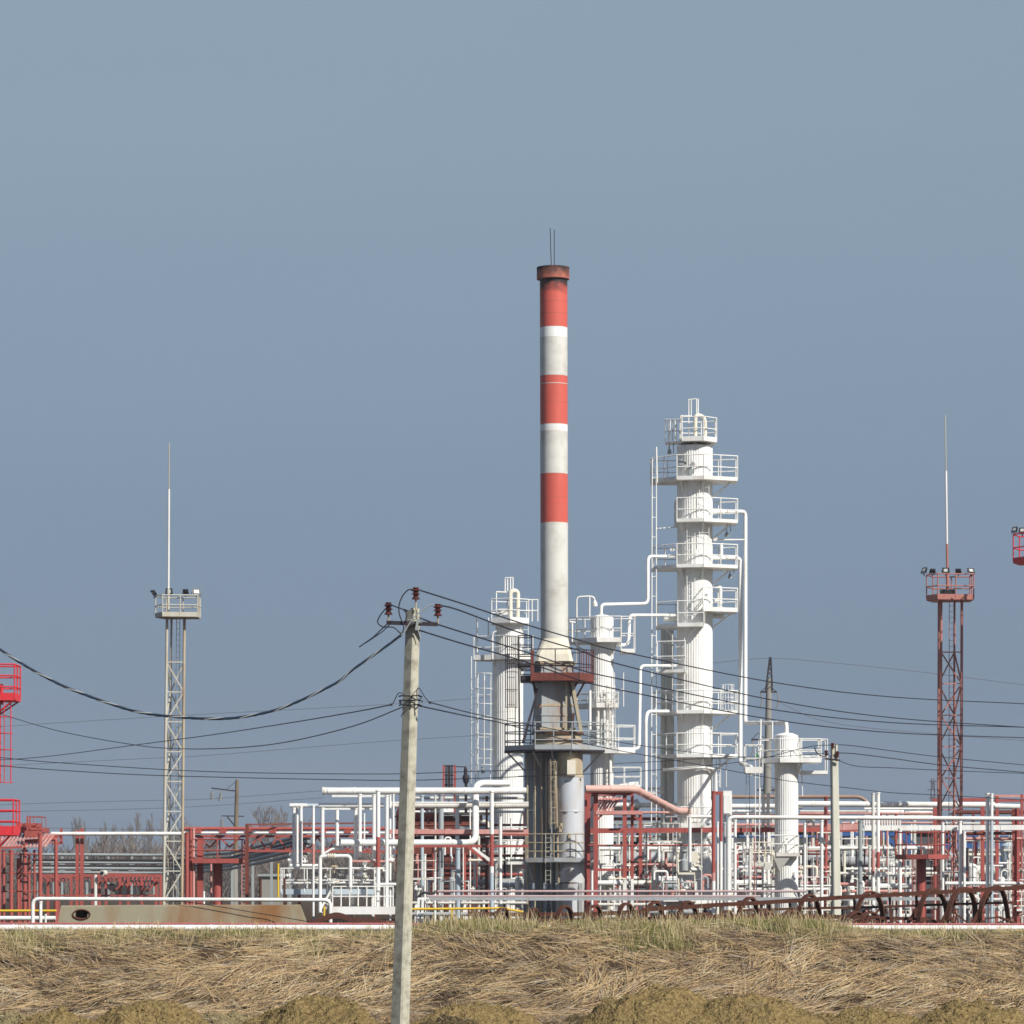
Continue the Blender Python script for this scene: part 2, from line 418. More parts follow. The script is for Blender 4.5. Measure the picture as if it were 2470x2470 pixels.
# a dusty spring haze layer hangs low in this sky: evens out the bright horizon of the clear-sky model
rp = N.new('ShaderNodeValToRGB'); e = rp.color_ramp.elements
e[0].position = 0.0; e[0].color = (1.58, 2.38, 3.70, 1)
e[1].position = 0.30; e[1].color = (3.25, 4.36, 5.50, 1)
k = e.new(0.10); k.color = (2.30, 3.12, 4.36, 1)
k = e.new(0.20); k.color = (3.06, 4.06, 5.08, 1)
L.new(sx.outputs['Z'], rp.inputs['Fac'])
nz = N.new('ShaderNodeTexNoise'); nz.inputs['Scale'].default_value = 2.2; nz.inputs['Detail'].default_value = 4
mpv = N.new('ShaderNodeMapping'); mpv.inputs['Scale'].default_value = (1, 1, 5)
L.new(tc.outputs['Generated'], mpv.inputs['Vector']); L.new(mpv.outputs['Vector'], nz.inputs['Vector'])
nr = N.new('ShaderNodeMapRange'); nr.inputs['From Min'].default_value = .3; nr.inputs['From Max'].default_value = .7
nr.inputs['To Min'].default_value = .965; nr.inputs['To Max'].default_value = 1.035
L.new(nz.outputs['Fac'], nr.inputs['Value'])
vm = N.new('ShaderNodeVectorMath'); vm.operation = 'SCALE'
L.new(rp.outputs['Color'], vm.inputs[0]); L.new(nr.outputs['Result'], vm.inputs['Scale'])
fade = N.new('ShaderNodeMapRange'); fade.inputs['From Min'].default_value = 0.28; fade.inputs['From Max'].default_value = 0.55
fade.inputs['To Min'].default_value = 0.9; fade.inputs['To Max'].default_value = 0.0
L.new(sx.outputs['Z'], fade.inputs['Value'])
mx = N.new('ShaderNodeMix'); mx.data_type = 'RGBA'
L.new(fade.outputs['Result'], mx.inputs['Factor']); L.new(sky.outputs['Color'], mx.inputs['A']); L.new(vm.outputs['Vector'], mx.inputs['B'])
L.new(mx.outputs['Result'], bg.inputs['Color']); bg.inputs['Strength'].default_value = 0.075
vs = scene.view_settings; vs.view_transform = 'Standard'; vs.look = 'None'; vs.gamma = 1; vs.exposure = 0.2
scene.cycles.max_bounces = 6; scene.cycles.use_denoising = True
scene.cycles.filter_width = 1.6

# ------------------------------------------------------------------ ground: ditch, embankment, plant yard, plain
def sm(a, b, x):
    t = min(1, max(0, (x - a) / (b - a))); return t * t * (3 - 2 * t)
def crest(x):                                # height of the embankment's front edge
    px = 1235 + x * F / 95
    c = EYE - (2257 - HZ) * 95 / F
    return c + 0.17 * sm(900, 1150, px) * (1 - sm(1950, 2150, px)) + 0.025 * noise.noise((x * .6, 3.1, 0))
def gz(x, y):
    if y < 60: return -1.25 * sm(8, 45, y)
    lo = -1.25 + 0.12 * noise.noise((x * .5, y * .5, 0))
    if y < 90: return lo
    if y < 95.6:
        t = sm(89.6, 95.2, y)
        rid = 0.10 * noise.noise((x * .45, y * .9, 5)) + 0.05 * noise.noise((x * 1.7, y * 2.2, 9))
        return lo + (crest(x) - lo) * t + rid * math.sin(PI * min(1, max(0, (y - 89.6) / 5.6)))
    top = crest(x)
    if y < 99: return top + (0.66 - top) * sm(96.2, 99, y)
    return 0.66 * (1 - sm(134, 150, y))
ys = [-40, -15, 0, 8, 16, 24, 32, 40, 50, 60, 66, 72] + [74 + .5 * i for i in range(31)] + [89.25 + .2 * i for i in range(36)] + [97, 98, 99, 102, 106, 112, 118, 126, 134, 138, 142, 146, 150, 160, 180, 210, 260, 340, 450, 600, 800, 1100, 1600, 2400, 3600, 6000, 9000]
nx = 180
gm = MB()
for y in ys:
    hw = max(24.0, abs(y) * 0.17) if y < 170 else y * (0.17 + min(1.0, (y - 170) / 800) * 0.7)
    xs_ = [-hw * k for k in (30, 8, 3, 1.6)] + [-hw + 2 * hw * i / nx for i in range(nx + 1)] + [hw * k for k in (1.6, 3, 8, 30)]
    for x in xs_: gm.v.append((x, y, gz(x, y)))
for j in range(len(ys) - 1):
    w9 = nx + 9
    for i in range(w9 - 1):
        a = j * w9 + i; gm.face([a, a + 1, a + w9 + 1, a + w9], 0, True)
def ground_mat():
    m = bpy.data.materials.new('bare_earth'); m.use_nodes = True; nt = m.node_tree; N = nt.nodes; L = nt.links
    b = N['Principled BSDF']; b.inputs['Roughness'].default_value = 1; b.inputs['Specular IOR Level'].default_value = 0.05
    tc = N.new('ShaderNodeTexCoord'); n1 = N.new('ShaderNodeTexNoise'); n1.inputs['Scale'].default_value = 1.6; n1.inputs['Detail'].default_value = 9
    n1.inputs['Roughness'].default_value = .7
    L.new(tc.outputs['Object'], n1.inputs['Vector'])
    r = N.new('ShaderNodeValToRGB'); e = r.color_ramp.elements
    e[0].position = .35; e[0].color = (.030, .020, .015, 1); e[1].position = .68; e[1].color = (.12, .082, .046, 1)
    k = e.new(.5); k.color = (.06, .041, .027, 1)
    L.new(n1.outputs['Fac'], r.inputs['Fac']); L.new(r.outputs['Color'], b.inputs['Base Color'])
    bp = N.new('ShaderNodeBump'); bp.inputs['Strength'].default_value = .6
    n2 = N.new('ShaderNodeTexNoise'); n2.inputs['Scale'].default_value = 9; n2.inputs['Detail'].default_value = 8
    L.new(tc.outputs['Object'], n2.inputs['Vector']); L.new(n2.outputs['Fac'], bp.inputs['Height']); L.new(bp.outputs['Normal'], b.inputs['Normal'])
    return m
EARTH = ground_mat()
tag(gm.build('ground', EARTH, origin=(0, 0, 0)), None, None, kind='structure')

# ------------------------------------------------------------------ flattened dry reeds on the bank (stuff)
def straw(name, c):
    m = bpy.data.materials.new(name); m.use_nodes = True; b = m.node_tree.nodes['Principled BSDF']
    b.inputs['Base Color'].default_value = (*c, 1); b.inputs['Roughness'].default_value = .75; b.inputs['Specular IOR Level'].default_value = .2
    return m
STRAW = [straw('straw_gold', (.45, .315, .16)), straw('straw_pale', (.53, .435, .28)), straw('straw_tan', (.28, .20, .115)),
         straw('straw_brown', (.14, .09, .05)), straw('straw_grey', (.32, .27, .21)), straw('straw_dark', (.065, .043, .03))]
rnd = random.Random(11)
def blade(mb, p, d, up, L, w, m, droop=0.0, seg=2):
    side = d.cross(up).normalized() * (w / 2); b = len(mb.v)
    for i in range(seg + 1):
        t = i / seg; q = p + d * (L * t) + up * (droop * L * t * (1 - t) * 4)
        k = 1 - .75 * t
        mb.v.append(tuple(q - side * k)); mb.v.append(tuple(q + side * k))
    for i in range(seg):
        mb.face([b + 2 * i, b + 2 * i + 1, b + 2 * i + 3, b + 2 * i + 2], m)
reeds = MB()
def slope_frame(x, y):
    q = (gz(x, y + .3) - gz(x, y - .3)) / .6
    return Vector((0, 1, q)).normalized(), Vector((0, -q, 1)).normalized()
for i in range(7300):                         # tufts: stems of one tuft lie the same way and fan out
    x = rnd.uniform(-16.5, 16.5); y = 88.9 + 6.1 * rnd.random() ** 0.85
    v = (y - 89.6) / 5.6
    n1 = noise.noise((x * .30, y * .5, 1.7)); n2 = noise.noise((x * 1.1, y * 1.6, 4.2))
    ridge = 0.45 + .30 * noise.noise((x * .15, 7.7, 0)) + .16 * noise.noise((x * .5, 1.7, 0))
    thin = noise.noise((x * .7, y * 1.3, 12.0))
    if v < .2 and rnd.random() < .35 + 1.2 * thin: continue
    if thin < -.10 and rnd.random() < .55 + .4 * min(1, -thin * 2): continue
    if y > 94.1 and rnd.random() < .75: continue
    if v > .93 and rnd.random() < .5: continue
    up_ = v < ridge                            # combed up-right below the ridge line, down-right above it
    ang = (R(30) if up_ else R(-20)) + n1 * R(52) + n2 * R(34) + rnd.gauss(0, R(19))
    if rnd.random() < .16: ang = rnd.uniform(-PI / 2, PI / 2)
    tv, nv = slope_frame(x, y); Lt = rnd.uniform(.30, 1.05) * (1.2 if up_ else .95); sgn = 1 if rnd.random() < .6 else -1
    tone = rnd.gauss(.5, .2) + n2 * .3 + n1 * .15; lift = rnd.uniform(.0, .22)
    for k in range(rnd.randint(7, 16)):
        a2 = ang + rnd.gauss(0, R(11))
        d = (Vector((1, 0, 0)) * math.cos(a2) * sgn + tv * math.sin(a2) * sgn * 1.1 + nv * rnd.uniform(-.06, .20)).normalized()
        if d.z < -.55: d.z = -.45; d.normalize()
        q = tone + rnd.gauss(0, .17)
        mi = 1 if q > .86 else 0 if q > .52 else 2 if q > .32 else 3 if q > .12 else 5
        if rnd.random() < .09: mi = 4
        ox, oy = rnd.gauss(0, .11), rnd.gauss(0, .09)
        p = Vector((x + ox, y + oy, gz(x + ox, y + oy))) + nv * (lift * rnd.random() + .01)
        blade(reeds, p, d, (nv + Vector((0, -.5, 0)) + Vector((rnd.gauss(0, .4), 0, rnd.gauss(0, .3)))).normalized(), Lt * rnd.uniform(.5, 1.15), rnd.uniform(.010, .023), mi, rnd.uniform(-.02, .06))
for i in range(15400):                         # broken litter lying every way
    x = rnd.uniform(-16.5, 16.5); y = 88.2 + 7.2 * rnd.random(); tv, nv = slope_frame(x, y); a2 = rnd.uniform(-PI, PI)
    d = (Vector((1, 0, 0)) * math.cos(a2) + tv * math.sin(a2) + nv * rnd.uniform(-.05, .3)).normalized()
    blade(reeds, Vector((x, y, gz(x, y) + .01)), d, (nv + Vector((0, -.4, 0))).normalized(), rnd.uniform(.06, .34), rnd.uniform(.008, .018), rnd.choice((2, 3, 3, 4, 5, 0, 1)), .03)
tag(reeds.build('flattened_reeds', STRAW, origin=(0, 92, 0)), 'flattened dry straw-coloured reeds covering the bank', 'dry reeds', kind='stuff')

GRASS = [straw('grass_green', (.125, .145, .035)), straw('grass_olive', (.23, .22, .07)), straw('grass_dry', (.42, .33, .17)),
         straw('grass_pale', (.52, .43, .26)), straw('grass_dark', (.05, .06, .022))]
gr = MB()
for i in range(76000):
    x = rnd.uniform(-16.5, 16.5); px = 1235 + x * F / 96
    y = 93.2 + 3.6 * rnd.random() ** 1.1
    patch = noise.noise((x * .45, y * .5, 20)) + .6 * noise.noise((x * 1.5, y, 3))
    tall = sm(880, 1100, px) * (1 - sm(1960, 2120, px))
    front = 1 - sm(93.4, 94.9, y)
    if front > 0 and rnd.random() < .9 * front - patch * .8: continue
    if patch < -.2 and rnd.random() < .75: continue
    h = rnd.uniform(.09, .21) * (1 - .35 * (1 - tall) * sm(94.8, 95.6, y)) + tall * rnd.uniform(.0, .11) + .10 * front * rnd.random() + .13 * max(0, patch)
    q = rnd.random() + patch * .45 - .12 * front
    mi = 0 if q > .74 else 1 if q > .48 else 2 if q > .24 else 3 if q > .09 else 4
    if rnd.random() < .07: h *= rnd.uniform(1.5, 2.3); mi = 3 if rnd.random() < .6 else 2
    a = rnd.uniform(0, 2 * PI); ln = rnd.uniform(.05, .75)
    d = Vector((math.cos(a) * ln, math.sin(a) * ln * .6, 1)).normalized()
    fc_ = Vector((rnd.gauss(0, .5), -1, 0)).normalized()
    blade(gr, Vector((x, y, gz(x, y) - .02)), d, fc_, h, rnd.uniform(.011, .024), mi, rnd.uniform(-.10, .10))
tag(gr.build('bank_grass', GRASS, origin=(0, 96, 0)), 'green and yellow grass growing along the bank crest', 'grass', kind='stuff')
# scattered grass farther back among the rusty iron
wd = MB()
for i in range(7300):
    x = rnd.uniform(-17.5, 17.5); y = rnd.uniform(98, 124)
    if noise.noise((x * .4, y * .3, 8)) < -.05: continue
    a = rnd.uniform(0, 2 * PI); ln = rnd.uniform(0, .5); d = Vector((math.cos(a) * ln, math.sin(a) * ln, 1)).normalized()
    blade(wd, Vector((x, y, gz(x, y) - .02)), d, d.cross(Vector((1, 0, 0))).normalized(), rnd.uniform(.06, .22), rnd.uniform(.01, .022), rnd.choice((0, 1, 2, 2, 3)), .02)
tag(wd.build('weeds', GRASS, origin=(0, 110, 0)), 'thin weeds growing round the rusty iron behind the crest', 'weeds', kind='stuff')

straw_bits = []
# ------------------------------------------------------------------ heaps of dug soil at the foot of the bank
def soil(name, lo, hi):
    m = bpy.data.materials.new(name); m.use_nodes = True; nt = m.node_tree; N = nt.nodes; L = nt.links
    b = N['Principled BSDF']; b.inputs['Roughness'].default_value = 1; b.inputs['Specular IOR Level'].default_value = .05
    tc = N.new('ShaderNodeTexCoord'); n1 = N.new('ShaderNodeTexNoise'); n1.inputs['Scale'].default_value = 13; n1.inputs['Detail'].default_value = 10
    n1.inputs['Roughness'].default_value = .72
    L.new(tc.outputs['Object'], n1.inputs['Vector'])
    r = N.new('ShaderNodeValToRGB'); e = r.color_ramp.elements
    e[0].position = .34; e[0].color = (*lo, 1); e[1].position = .60; e[1].color = (*hi, 1)
    L.new(n1.outputs['Fac'], r.inputs['Fac']); L.new(r.outputs['Color'], b.inputs['Base Color'])
    bp = N.new('ShaderNodeBump'); bp.inputs['Strength'].default_value = 1.0; bp.inputs['Distance'].default_value = .09
    n2 = N.new('ShaderNodeTexNoise'); n2.inputs['Scale'].default_value = 22; n2.inputs['Detail'].default_value = 8
    L.new(tc.outputs['Object'], n2.inputs['Vector']); L.new(n2.outputs['Fac'], bp.inputs['Height']); L.new(bp.outputs['Normal'], b.inputs['Normal'])
    return m
SOIL = soil('yellow_soil', (.085, .060, .026), (.33, .24, .105)); SOILP = soil('pale_soil', (.14, .115, .06), (.33, .27, .145)); SOILD = soil('dark_soil', (.05, .038, .022), (.16, .12, .06))
for (px, top, wd_, D, m, lab) in [
    (20, 2448, 170, 85, SOILP, 'low pale soil heap at the corner under the straw bank'),
    (136, 2434, 190, 84, SOIL, 'low yellow soil heap between two paler heaps, under the rusty tank'),
    (372, 2414, 300, 84.5, SOIL, 'rounded yellow-brown soil heap below the far end of the rusty tank'),
    (545, 2446, 190, 86, SOILP, 'flat pale soil heap between the rounded heap and the lumpy heap'),
    (765, 2404, 330, 84, SOIL, 'large lumpy yellow soil heap just before the big concrete pole'),
    (1155, 2420, 330, 85, SOIL, 'smooth yellow soil heap right behind a small dark heap'),
    (1085, 2450, 170, 82.5, SOILD, 'small dark soil heap lying before a smooth yellow one'),
    (1440, 2446, 200, 86, SOILD, 'low dark soil heap at the foot of the tallest heap'),
    (1592, 2377, 380, 84, SOIL, 'tallest soil heap, steep and cloddy, below the tallest column'),
    (1806, 2398, 380, 83.5, SOIL, 'broad yellow soil heap beside the tallest heap'),
    (2090, 2432, 300, 84.5, SOIL, 'wide low soil heap under the small concrete pole'),
    (2345, 2414, 330, 84, SOIL, 'yellow soil heap below the red floodlight mast'),
    (2475, 2446, 150, 85.5, SOILP, 'low soil heap at the frame edge past the red floodlight mast')]:
    c = W(px, top, D); base = -1.3; H = c.z - base; rw = M(wd_ / 2, D) * .95; n = 96; mb = MB(); sd_ = rnd.uniform(0, 50)
    for j in range(n + 1):
        for i in range(n + 1):
            u = (i / n - .5) * 2; v = (j / n - .5) * 2; rr = math.sqrt(u * u + v * v)
            x = c.x + u * rw * 1.15; y = D + v * min(1.7, rw * .9)
            ang_n = .22 * noise.noise((u * 1.6, v * 1.6, sd_))
            h = max(0, 1 - max(0, rr + ang_n) ** 1.7)
            z = base + H * h * (1 + .16 * noise.noise((u * 3, v * 3, sd_)))
            cl = noise.noise((x * 3.2, y * 3.2, sd_)); cl2 = noise.noise((x * 8.5, y * 8.5, sd_)); cl3 = noise.noise((x * 19, y * 19, sd_))
            cl4 = noise.noise((x * 38, y * 38, sd_)); z += (cl * .12 + abs(cl2) * .10 + abs(cl3) * .055 + cl4 * .022 - .05) * min(1, h * 3)
            mb.v.append((x, y, z))
    for j in range(n):
        for i in range(n):
            a = j * (n + 1) + i; mb.face([a, a + 1, a + n + 2, a + n + 1], 0, True)
    # loose clods
    for q in range(170):
        u, v = rnd.uniform(-.95, .95), rnd.uniform(-1, .5); i = int((u + 1) / 2 * n); j = int((v + 1) / 2 * n)
        p = Vector(mb.v[j * (n + 1) + i]); s = rnd.uniform(.010, .045); b = len(mb.v)
        for d in ((1, 0, 0), (-1, 0, 0), (0, 1, 0), (0, -1, 0), (0, 0, 1), (0, 0, -.6)):
            mb.v.append(tuple(p + Vector(d) * s * rnd.uniform(.7, 1.4)))
        for t in ((0, 2, 4), (2, 1, 4), (1, 3, 4), (3, 0, 4), (2, 0, 5), (1, 2, 5), (3, 1, 5), (0, 3, 5)): mb.face([b + k for k in t], 0)
    straw_bits.append((c.x, D, rw, base, H, [mb.v[rnd.randrange((n + 1) * (n + 1))] for q in range(70)]))
    tag(mb.build('soil_heap', m), lab, 'soil heap', 'heaps of dug soil under the bank')

lt_ = MB()
for cx_, D_, rw_, base_, H_, pts in straw_bits:
    for p in pts:
        if p[2] < base_ + .1: continue
        a = rnd.uniform(-PI, PI); d = Vector((math.cos(a), math.sin(a), rnd.uniform(-.1, .8))).normalized()
        blade(lt_, Vector(p), d, Vector((rnd.gauss(0, .4), -1, .4)).normalized(), rnd.uniform(.06, .35), rnd.uniform(.006, .014), rnd.choice((0, 1, 2, 3, 4, 5)), rnd.uniform(-.1, .1))
for i in range(9000):
    x = rnd.uniform(-13.5, 13.5); y = rnd.uniform(85, 89.5); a = rnd.uniform(-PI, PI); d = Vector((math.cos(a), math.sin(a), rnd.uniform(0, .7))).normalized()
    blade(lt_, Vector((x, y, gz(x, y) + .01)), d, Vector((rnd.gauss(0, .4), -1, .4)).normalized(), rnd.uniform(.08, .4), rnd.uniform(.007, .016), rnd.choice((2, 3, 3, 4, 5, 0)), rnd.uniform(-.1, .1))
tag(lt_.build('dry_litter', STRAW, origin=(0, 87, 0)), 'broken dry stalks strewn over the soil heaps and the bank foot', 'dry litter', kind='stuff')
# ------------------------------------------------------------------ concrete poles
def insulator(root, px, y0, y1, y2, D, s=1.0):
    """brown three-skirt pin insulator: cap row y0, body bottom y1, pin bottom y2"""
    c = W(px, y1, D); h = M(y1 - y0, D); mb = MB()
    w = M(11 * s, D)
    mb.lathe(c, [(w * .75, 0), (w * .95, h * .03), (w * .55, h * .26), (w * .5, h * .38), (w * 1.05, h * .42), (w * .6, h * .56), (w * .55, h * .66),
                 (w * 1.12, h * .72), (w * .7, h * .86), (w * .55, h * .9), (w * .75, h * .96), (w * .6, h)], 16)
    o = mb.build('insulator', GLAZE, root)
    pb = MB(); pb.tube([W(px, y2, D), W(px, y1 - 3, D)], M(2.4 * s, D), 6); pb.build('pin', TAN, o)
    cb = MB(); cb.disc(c + Vector((0, 0, h * .97)), (0, 0, 1), w * .5, h * .1, 10); cb.build('tie_wire', WIREPALE, o)
    return o
def slant_pole(px0, y0, px1, y1, wl0, wr0, wl1, wr1, D, slot=True):
    """square tapering pole seen on a corner. wl/wr: photo width of the shaded and lit faces"""
    mb = MB(); rings = []
    n = 14
    def ring(t, z_off=0):
        x = px0 + (px1 - px0) * t; y = y0 + (y1 - y0) * t
        wl = M(wl0 + (wl1 - wl0) * t, D); wr = M(wr0 + (wr1 - wr0) * t, D)
        c = W(x, y, D); k = Vector((c.x, D, c.z))          # front corner
        s = math.hypot(wl, wr); ch = s * .12
        dl = Vector((-wl, wr, 0)); dr = Vector((wr, wl, 0))
        A = k; B = k + dr; Cc = k + dl + dr; Dd = k + dl
        out = []
        for P, p1, p2 in ((A, Dd, B), (B, A, Cc), (Cc, B, Dd), (Dd, Cc, A)):
            out += [P + (p1 - P).normalized() * ch, P + (p2 - P).normalized() * ch]
        return out
    for i in range(n + 1):
        for v in ring(i / n): mb.v.append(tuple(v))
    for i in range(n):
        for k in range(8):
            k2 = (k + 1) % 8; a = i * 8
            mb.face([a + k2, a + k, a + 8 + k, a + 8 + k2])
    mb.face(list(range(8))); 
    if slot:
        r0 = ring(0); cx = sum((v for v in r0), Vector()) / 8
        ex = (r0[2] - r0[1]).normalized(); ey = (r0[0] - r0[7]).normalized(); s = (r0[2] - r0[1]).length
        ez = Vector((0, 0, 1)); hgt = M(30, D)
        rz = math.atan2(ex.y, ex.x)
        mb.box(cx + ex * s * .36 + ez * hgt / 2, s * .36, s * 1.04, hgt, rz)
        mb.box(cx - ex * s * .36 + ez * (hgt * .42), s * .36, s * 1.04, hgt * .84, rz)
        mb.box(cx + ez * hgt * .52, s * .22, s * .4, hgt * 1.04, rz)
    return mb
D = 60.0
p0 = W(966, 2470, D)
pole = thing('concrete_pole', 'big pale concrete utility pole standing before the bank with three brown insulators', 'utility pole', (p0.x - .12, D, -1.25))
yb = HZ + (EYE + 1.3) * F / D
t_ = (yb - 1496) / (2470 - 1496)
slant_pole(998, 1496, 998 + (968 - 998) * t_, yb, 22, 17, 22 + 6 * t_, 17 + 4 * t_, D).build('shaft', CONC, pole)
ca = MB(); ca.beam(W(932, 1502, D - .06), W(1056, 1506, D - .06), .055, M(9, D)); ca.beam(W(932, 1498, D - .02), W(1056, 1502, D - .02), .06, .01)
cao = ca.build('crossarm', DARK, pole)
bc = MB(); bc.beam(W(1003, 1504, D - .1), W(1014, 1540, D - .02), .02, .02); bc.beam(W(1008, 1494, D - .12), W(1004, 1520, D - .12), .04, .03)
for k in (0, 1): bc.tube([W(975, 1496 + k * 8, D - .05), W(1018, 1494 + k * 8, D - .12)], .008, 5)
bc.build('bracket', GALV, pole)
insulator(pole, 1003, 1417, 1446, 1472, D); insulator(pole, 937, 1453, 1483, 1500, D); insulator(pole, 1056, 1457, 1486, 1504, D)
for yy in (1678, 1689, 1700):
    b_ = MB(); c_ = W(988, yy, D)
    for s_ in (-1, 1):
        b_.tube([W(968, yy, D - .02), W(990, yy + 1, D - .02 - .0), W(1012, yy - 1, D + .03)], .011, 5)
        b_.tube([W(968, yy, D - .03), W(962, yy + 2, D - .03)], .012, 5)
    b_.tube([W(1010, yy, D), W(1018, yy + 3, D - .05)], .014, 5)
    b_.build('clamp_band', DARK, pole)
hk = MB(); hk.tube([W(1008, 1690, D), W(1016, 1684, D - .05), W(1020, 1688, D - .05), W(1014, 1693, D - .05)], .008, 5); hk.build('hook', GALV, pole)
def jumper(pts, r, m, d0=-.1):
    P = [W(x, y, D + d0) for x, y in pts]; mb = MB(); mb.tube(smooth(P), r, 6); mb.build('jumper_wire', m, pole)
def smooth(P, k=6):
    out = []
    Q = [P[0] * 2 - P[1]] + list(P) + [P[-1] * 2 - P[-2]]
    for i in range(1, len(Q) - 2):
        a, b, c, d = Q[i - 1:i + 3]
        for j in range(k):
            t = j / k
            out.append(.5 * ((2 * b) + (c - a) * t + (2 * a - 5 * b + 4 * c - d) * t * t + (3 * b - a - 3 * c + d) * t ** 3))
    out.append(P[-1]); return out
jumper([(997, 1422), (985, 1423), (972, 1436), (963, 1458), (963, 1480), (970, 1500), (974, 1515), (969, 1530)], .011, RUBBER)
jumper([(930, 1469), (918, 1483), (911, 1501), (924, 1512), (948, 1513), (962, 1524), (969, 1530)], .011, RUBBER)
jumper([(1046, 1458), (1034, 1462), (1016, 1474), (1000, 1488), (985, 1508), (976, 1524), (968, 1532)], .012, WIREPALE, -.16)
jumper([(974, 1675), (963, 1671), (955, 1682), (949, 1695), (944, 1700)], .008, RUBBER)
jumper([(1006, 1690), (1006, 1664), (1012, 1661), (1024, 1680), (1036, 1695)], .008, RUBBER)
jumper([(1008, 1662), (998, 1672), (992, 1688), (984, 1704), (970, 1722), (968, 1730)], .006, RUBBER)
jumper([(942, 1498), (920, 1518), (900, 1537), (866, 1561)], .011, RUBBER, -.3)
jumper([(946, 1500), (924, 1522), (904, 1536), (882, 1551)], .009, RUBBER, -.34)
jumper([(936, 1456), (956, 1464), (972, 1470), (980, 1480), (979, 1500)], .012, RUBBER)
for q in ((944, 1699), (1037, 1694), (966, 1694)):
    e_ = MB(); e_.tube([W(q[0] - 3, q[1], D - .1), W(q[0] + 3, q[1] + 1, D - .1)], .02, 8); e_.build('strain_clamp', DARK, pole)

def wire(pts, r, m, label, group='overhead wires', name='overhead_wire'):
    P = [W(*p) for p in pts]; mb = MB(); mb.tube(smooth(P, 7), r, 5)
    return tag(mb.build(name, m), label, 'wire', group)
wire([(1010, 1423, 60), (1130, 1461, 64), (1250, 1501, 68), (1400, 1545, 74), (1500, 1572, 78), (1860, 1645, 92), (2150, 1681, 104), (2480, 1698, 116)], .0135, RUBBER, 'uppermost black wire running from the top insulator of the big concrete pole')
wire([(1062, 1460, 60), (1110, 1473, 62), (1250, 1525, 68), (1400, 1570, 74), (1500, 1604, 78), (1860, 1688, 92), (2150, 1731, 104), (2480, 1755, 116)], .0135, RUBBER, 'black wire with a blue-taped end tied to the insulator nearest the chimney')
wire([(975, 1470, 60), (1040, 1501, 62), (1250, 1567, 68), (1400, 1616, 74), (1500, 1639, 78), (1860, 1711, 92), (2150, 1743, 104), (2480, 1754.5, 116)], .0135, RUBBER, 'third black wire down, leaving behind the big concrete pole under its crossarm')
wire([(1010, 1520, 60), (1110, 1551, 63), (1250, 1591, 68), (1400, 1641, 74), (1500, 1665, 78), (1860, 1735, 92), (2150, 1767, 104), (2480, 1780, 116)], .0135, RUBBER, 'lowest of the four thick black wires descending from the big concrete pole')
# thick twisted cable
P = smooth([W(*p) for p in [(969, 1531, 60), (930, 1560, 60), (850, 1616, 60), (808, 1649, 60), (690, 1704, 60), (600, 1727, 60), (515, 1734, 60), (399, 1727, 60), (315, 1713, 60), (217, 1680, 60), (145, 1651, 60), (72, 1612, 60), (0, 1566, 60), (-80, 1506, 60)]], 16)
tw = MB()
for s_ in range(4):
    pts = []; acc = 0
    for i, p in enumerate(P):
        if i: acc += (P[i] - P[i - 1]).length
        a = acc * 11 + s_ * PI / 2; pts.append(p + Vector((0, math.cos(a), math.sin(a))) * .0125)
    tw.tube(pts, .0115, 5, m=(1 if s_ == 0 else 2 if s_ == 2 else 0))  # one pale strand paints white glints into the dark bundle
tag(tw.build('twisted_cable', [RUBBER, WIREBLUE, WIREPALE]), 'thick twisted bundle cable sagging deep from the big concrete pole to the frame edge', 'cable')
wire([(944, 1700, 60), (850, 1718, 66), (690, 1745, 76), (500, 1774, 90), (326, 1797, 100), (145, 1821, 112), (36, 1831, 118), (-40, 1833, 122)], .0105, RUBBER, 'thin wire crossing another before the pale floodlight mast, ending at the pole clamp')
wire([(970, 1706, 60), (850, 1752, 64), (690, 1790, 70), (563, 1804, 76), (435, 1806, 82), (326, 1797, 88), (145, 1764, 98), (0, 1722, 108), (-60, 1704, 112)], .0095, RUBBER, 'thin wire sagging lowest at the pale floodlight mast and rising again to the frame edge')
wire([(-40, 1822, 150), (0, 1827, 150), (145, 1840, 150), (500, 1861, 150), (900, 1867, 150), (1100, 1862, 150), (1262, 1857, 150), (1300, 1856, 150)], .016, RUBBER, 'upper of two level wires passing behind the big concrete pole above the white pipes')
wire([(-40, 1843, 150), (0, 1847, 150), (145, 1858, 150), (399, 1871, 150), (900, 1882, 150), (1100, 1879, 150), (1262, 1873, 150), (1300, 1872, 150)], .017, RUBBER, 'lower of two level wires passing behind the big concrete pole above the white pipes')
wire([(1036, 1694, 60), (1120, 1716, 68), (1214, 1737, 78), (1300, 1752, 86), (1390, 1770, 94), (1494, 1790, 104), (1600, 1806, 114), (1718, 1820, 124), (1800, 1828, 130)], .0105, RUBBER, 'thin wire from the pole clamp passing before the chimney towards the short column')
wire([(1008, 1702, 60), (1120, 1726, 68), (1214, 1745, 78), (1330, 1776, 88), (1440, 1800, 98), (1529, 1817, 106), (1650, 1838, 116), (1866, 1878, 122), (1953, 1890, 124), (2050, 1901, 126), (2150, 1912, 128), (2270, 1918, 130), (2480, 1930, 134)], .012, RUBBER, 'long low wire crossing the small concrete pole well under its insulators')
wire([(2012, 1797, 125), (1953, 1801, 125), (1840, 1829, 125), (1750, 1842, 125), (1600, 1856, 125), (1440, 1866, 125), (1250, 1872, 125)], .012, RUBBER, 'thin wire dipping from the top of the small concrete pole towards the chimney')
wire([(1996, 1816, 125), (1940, 1821, 125), (1850, 1826, 125), (1750, 1826, 125), (1600, 1836, 125), (1480, 1842, 125)], .010, RUBBER, 'thin wire from the side insulator of the small concrete pole to the tallest column')
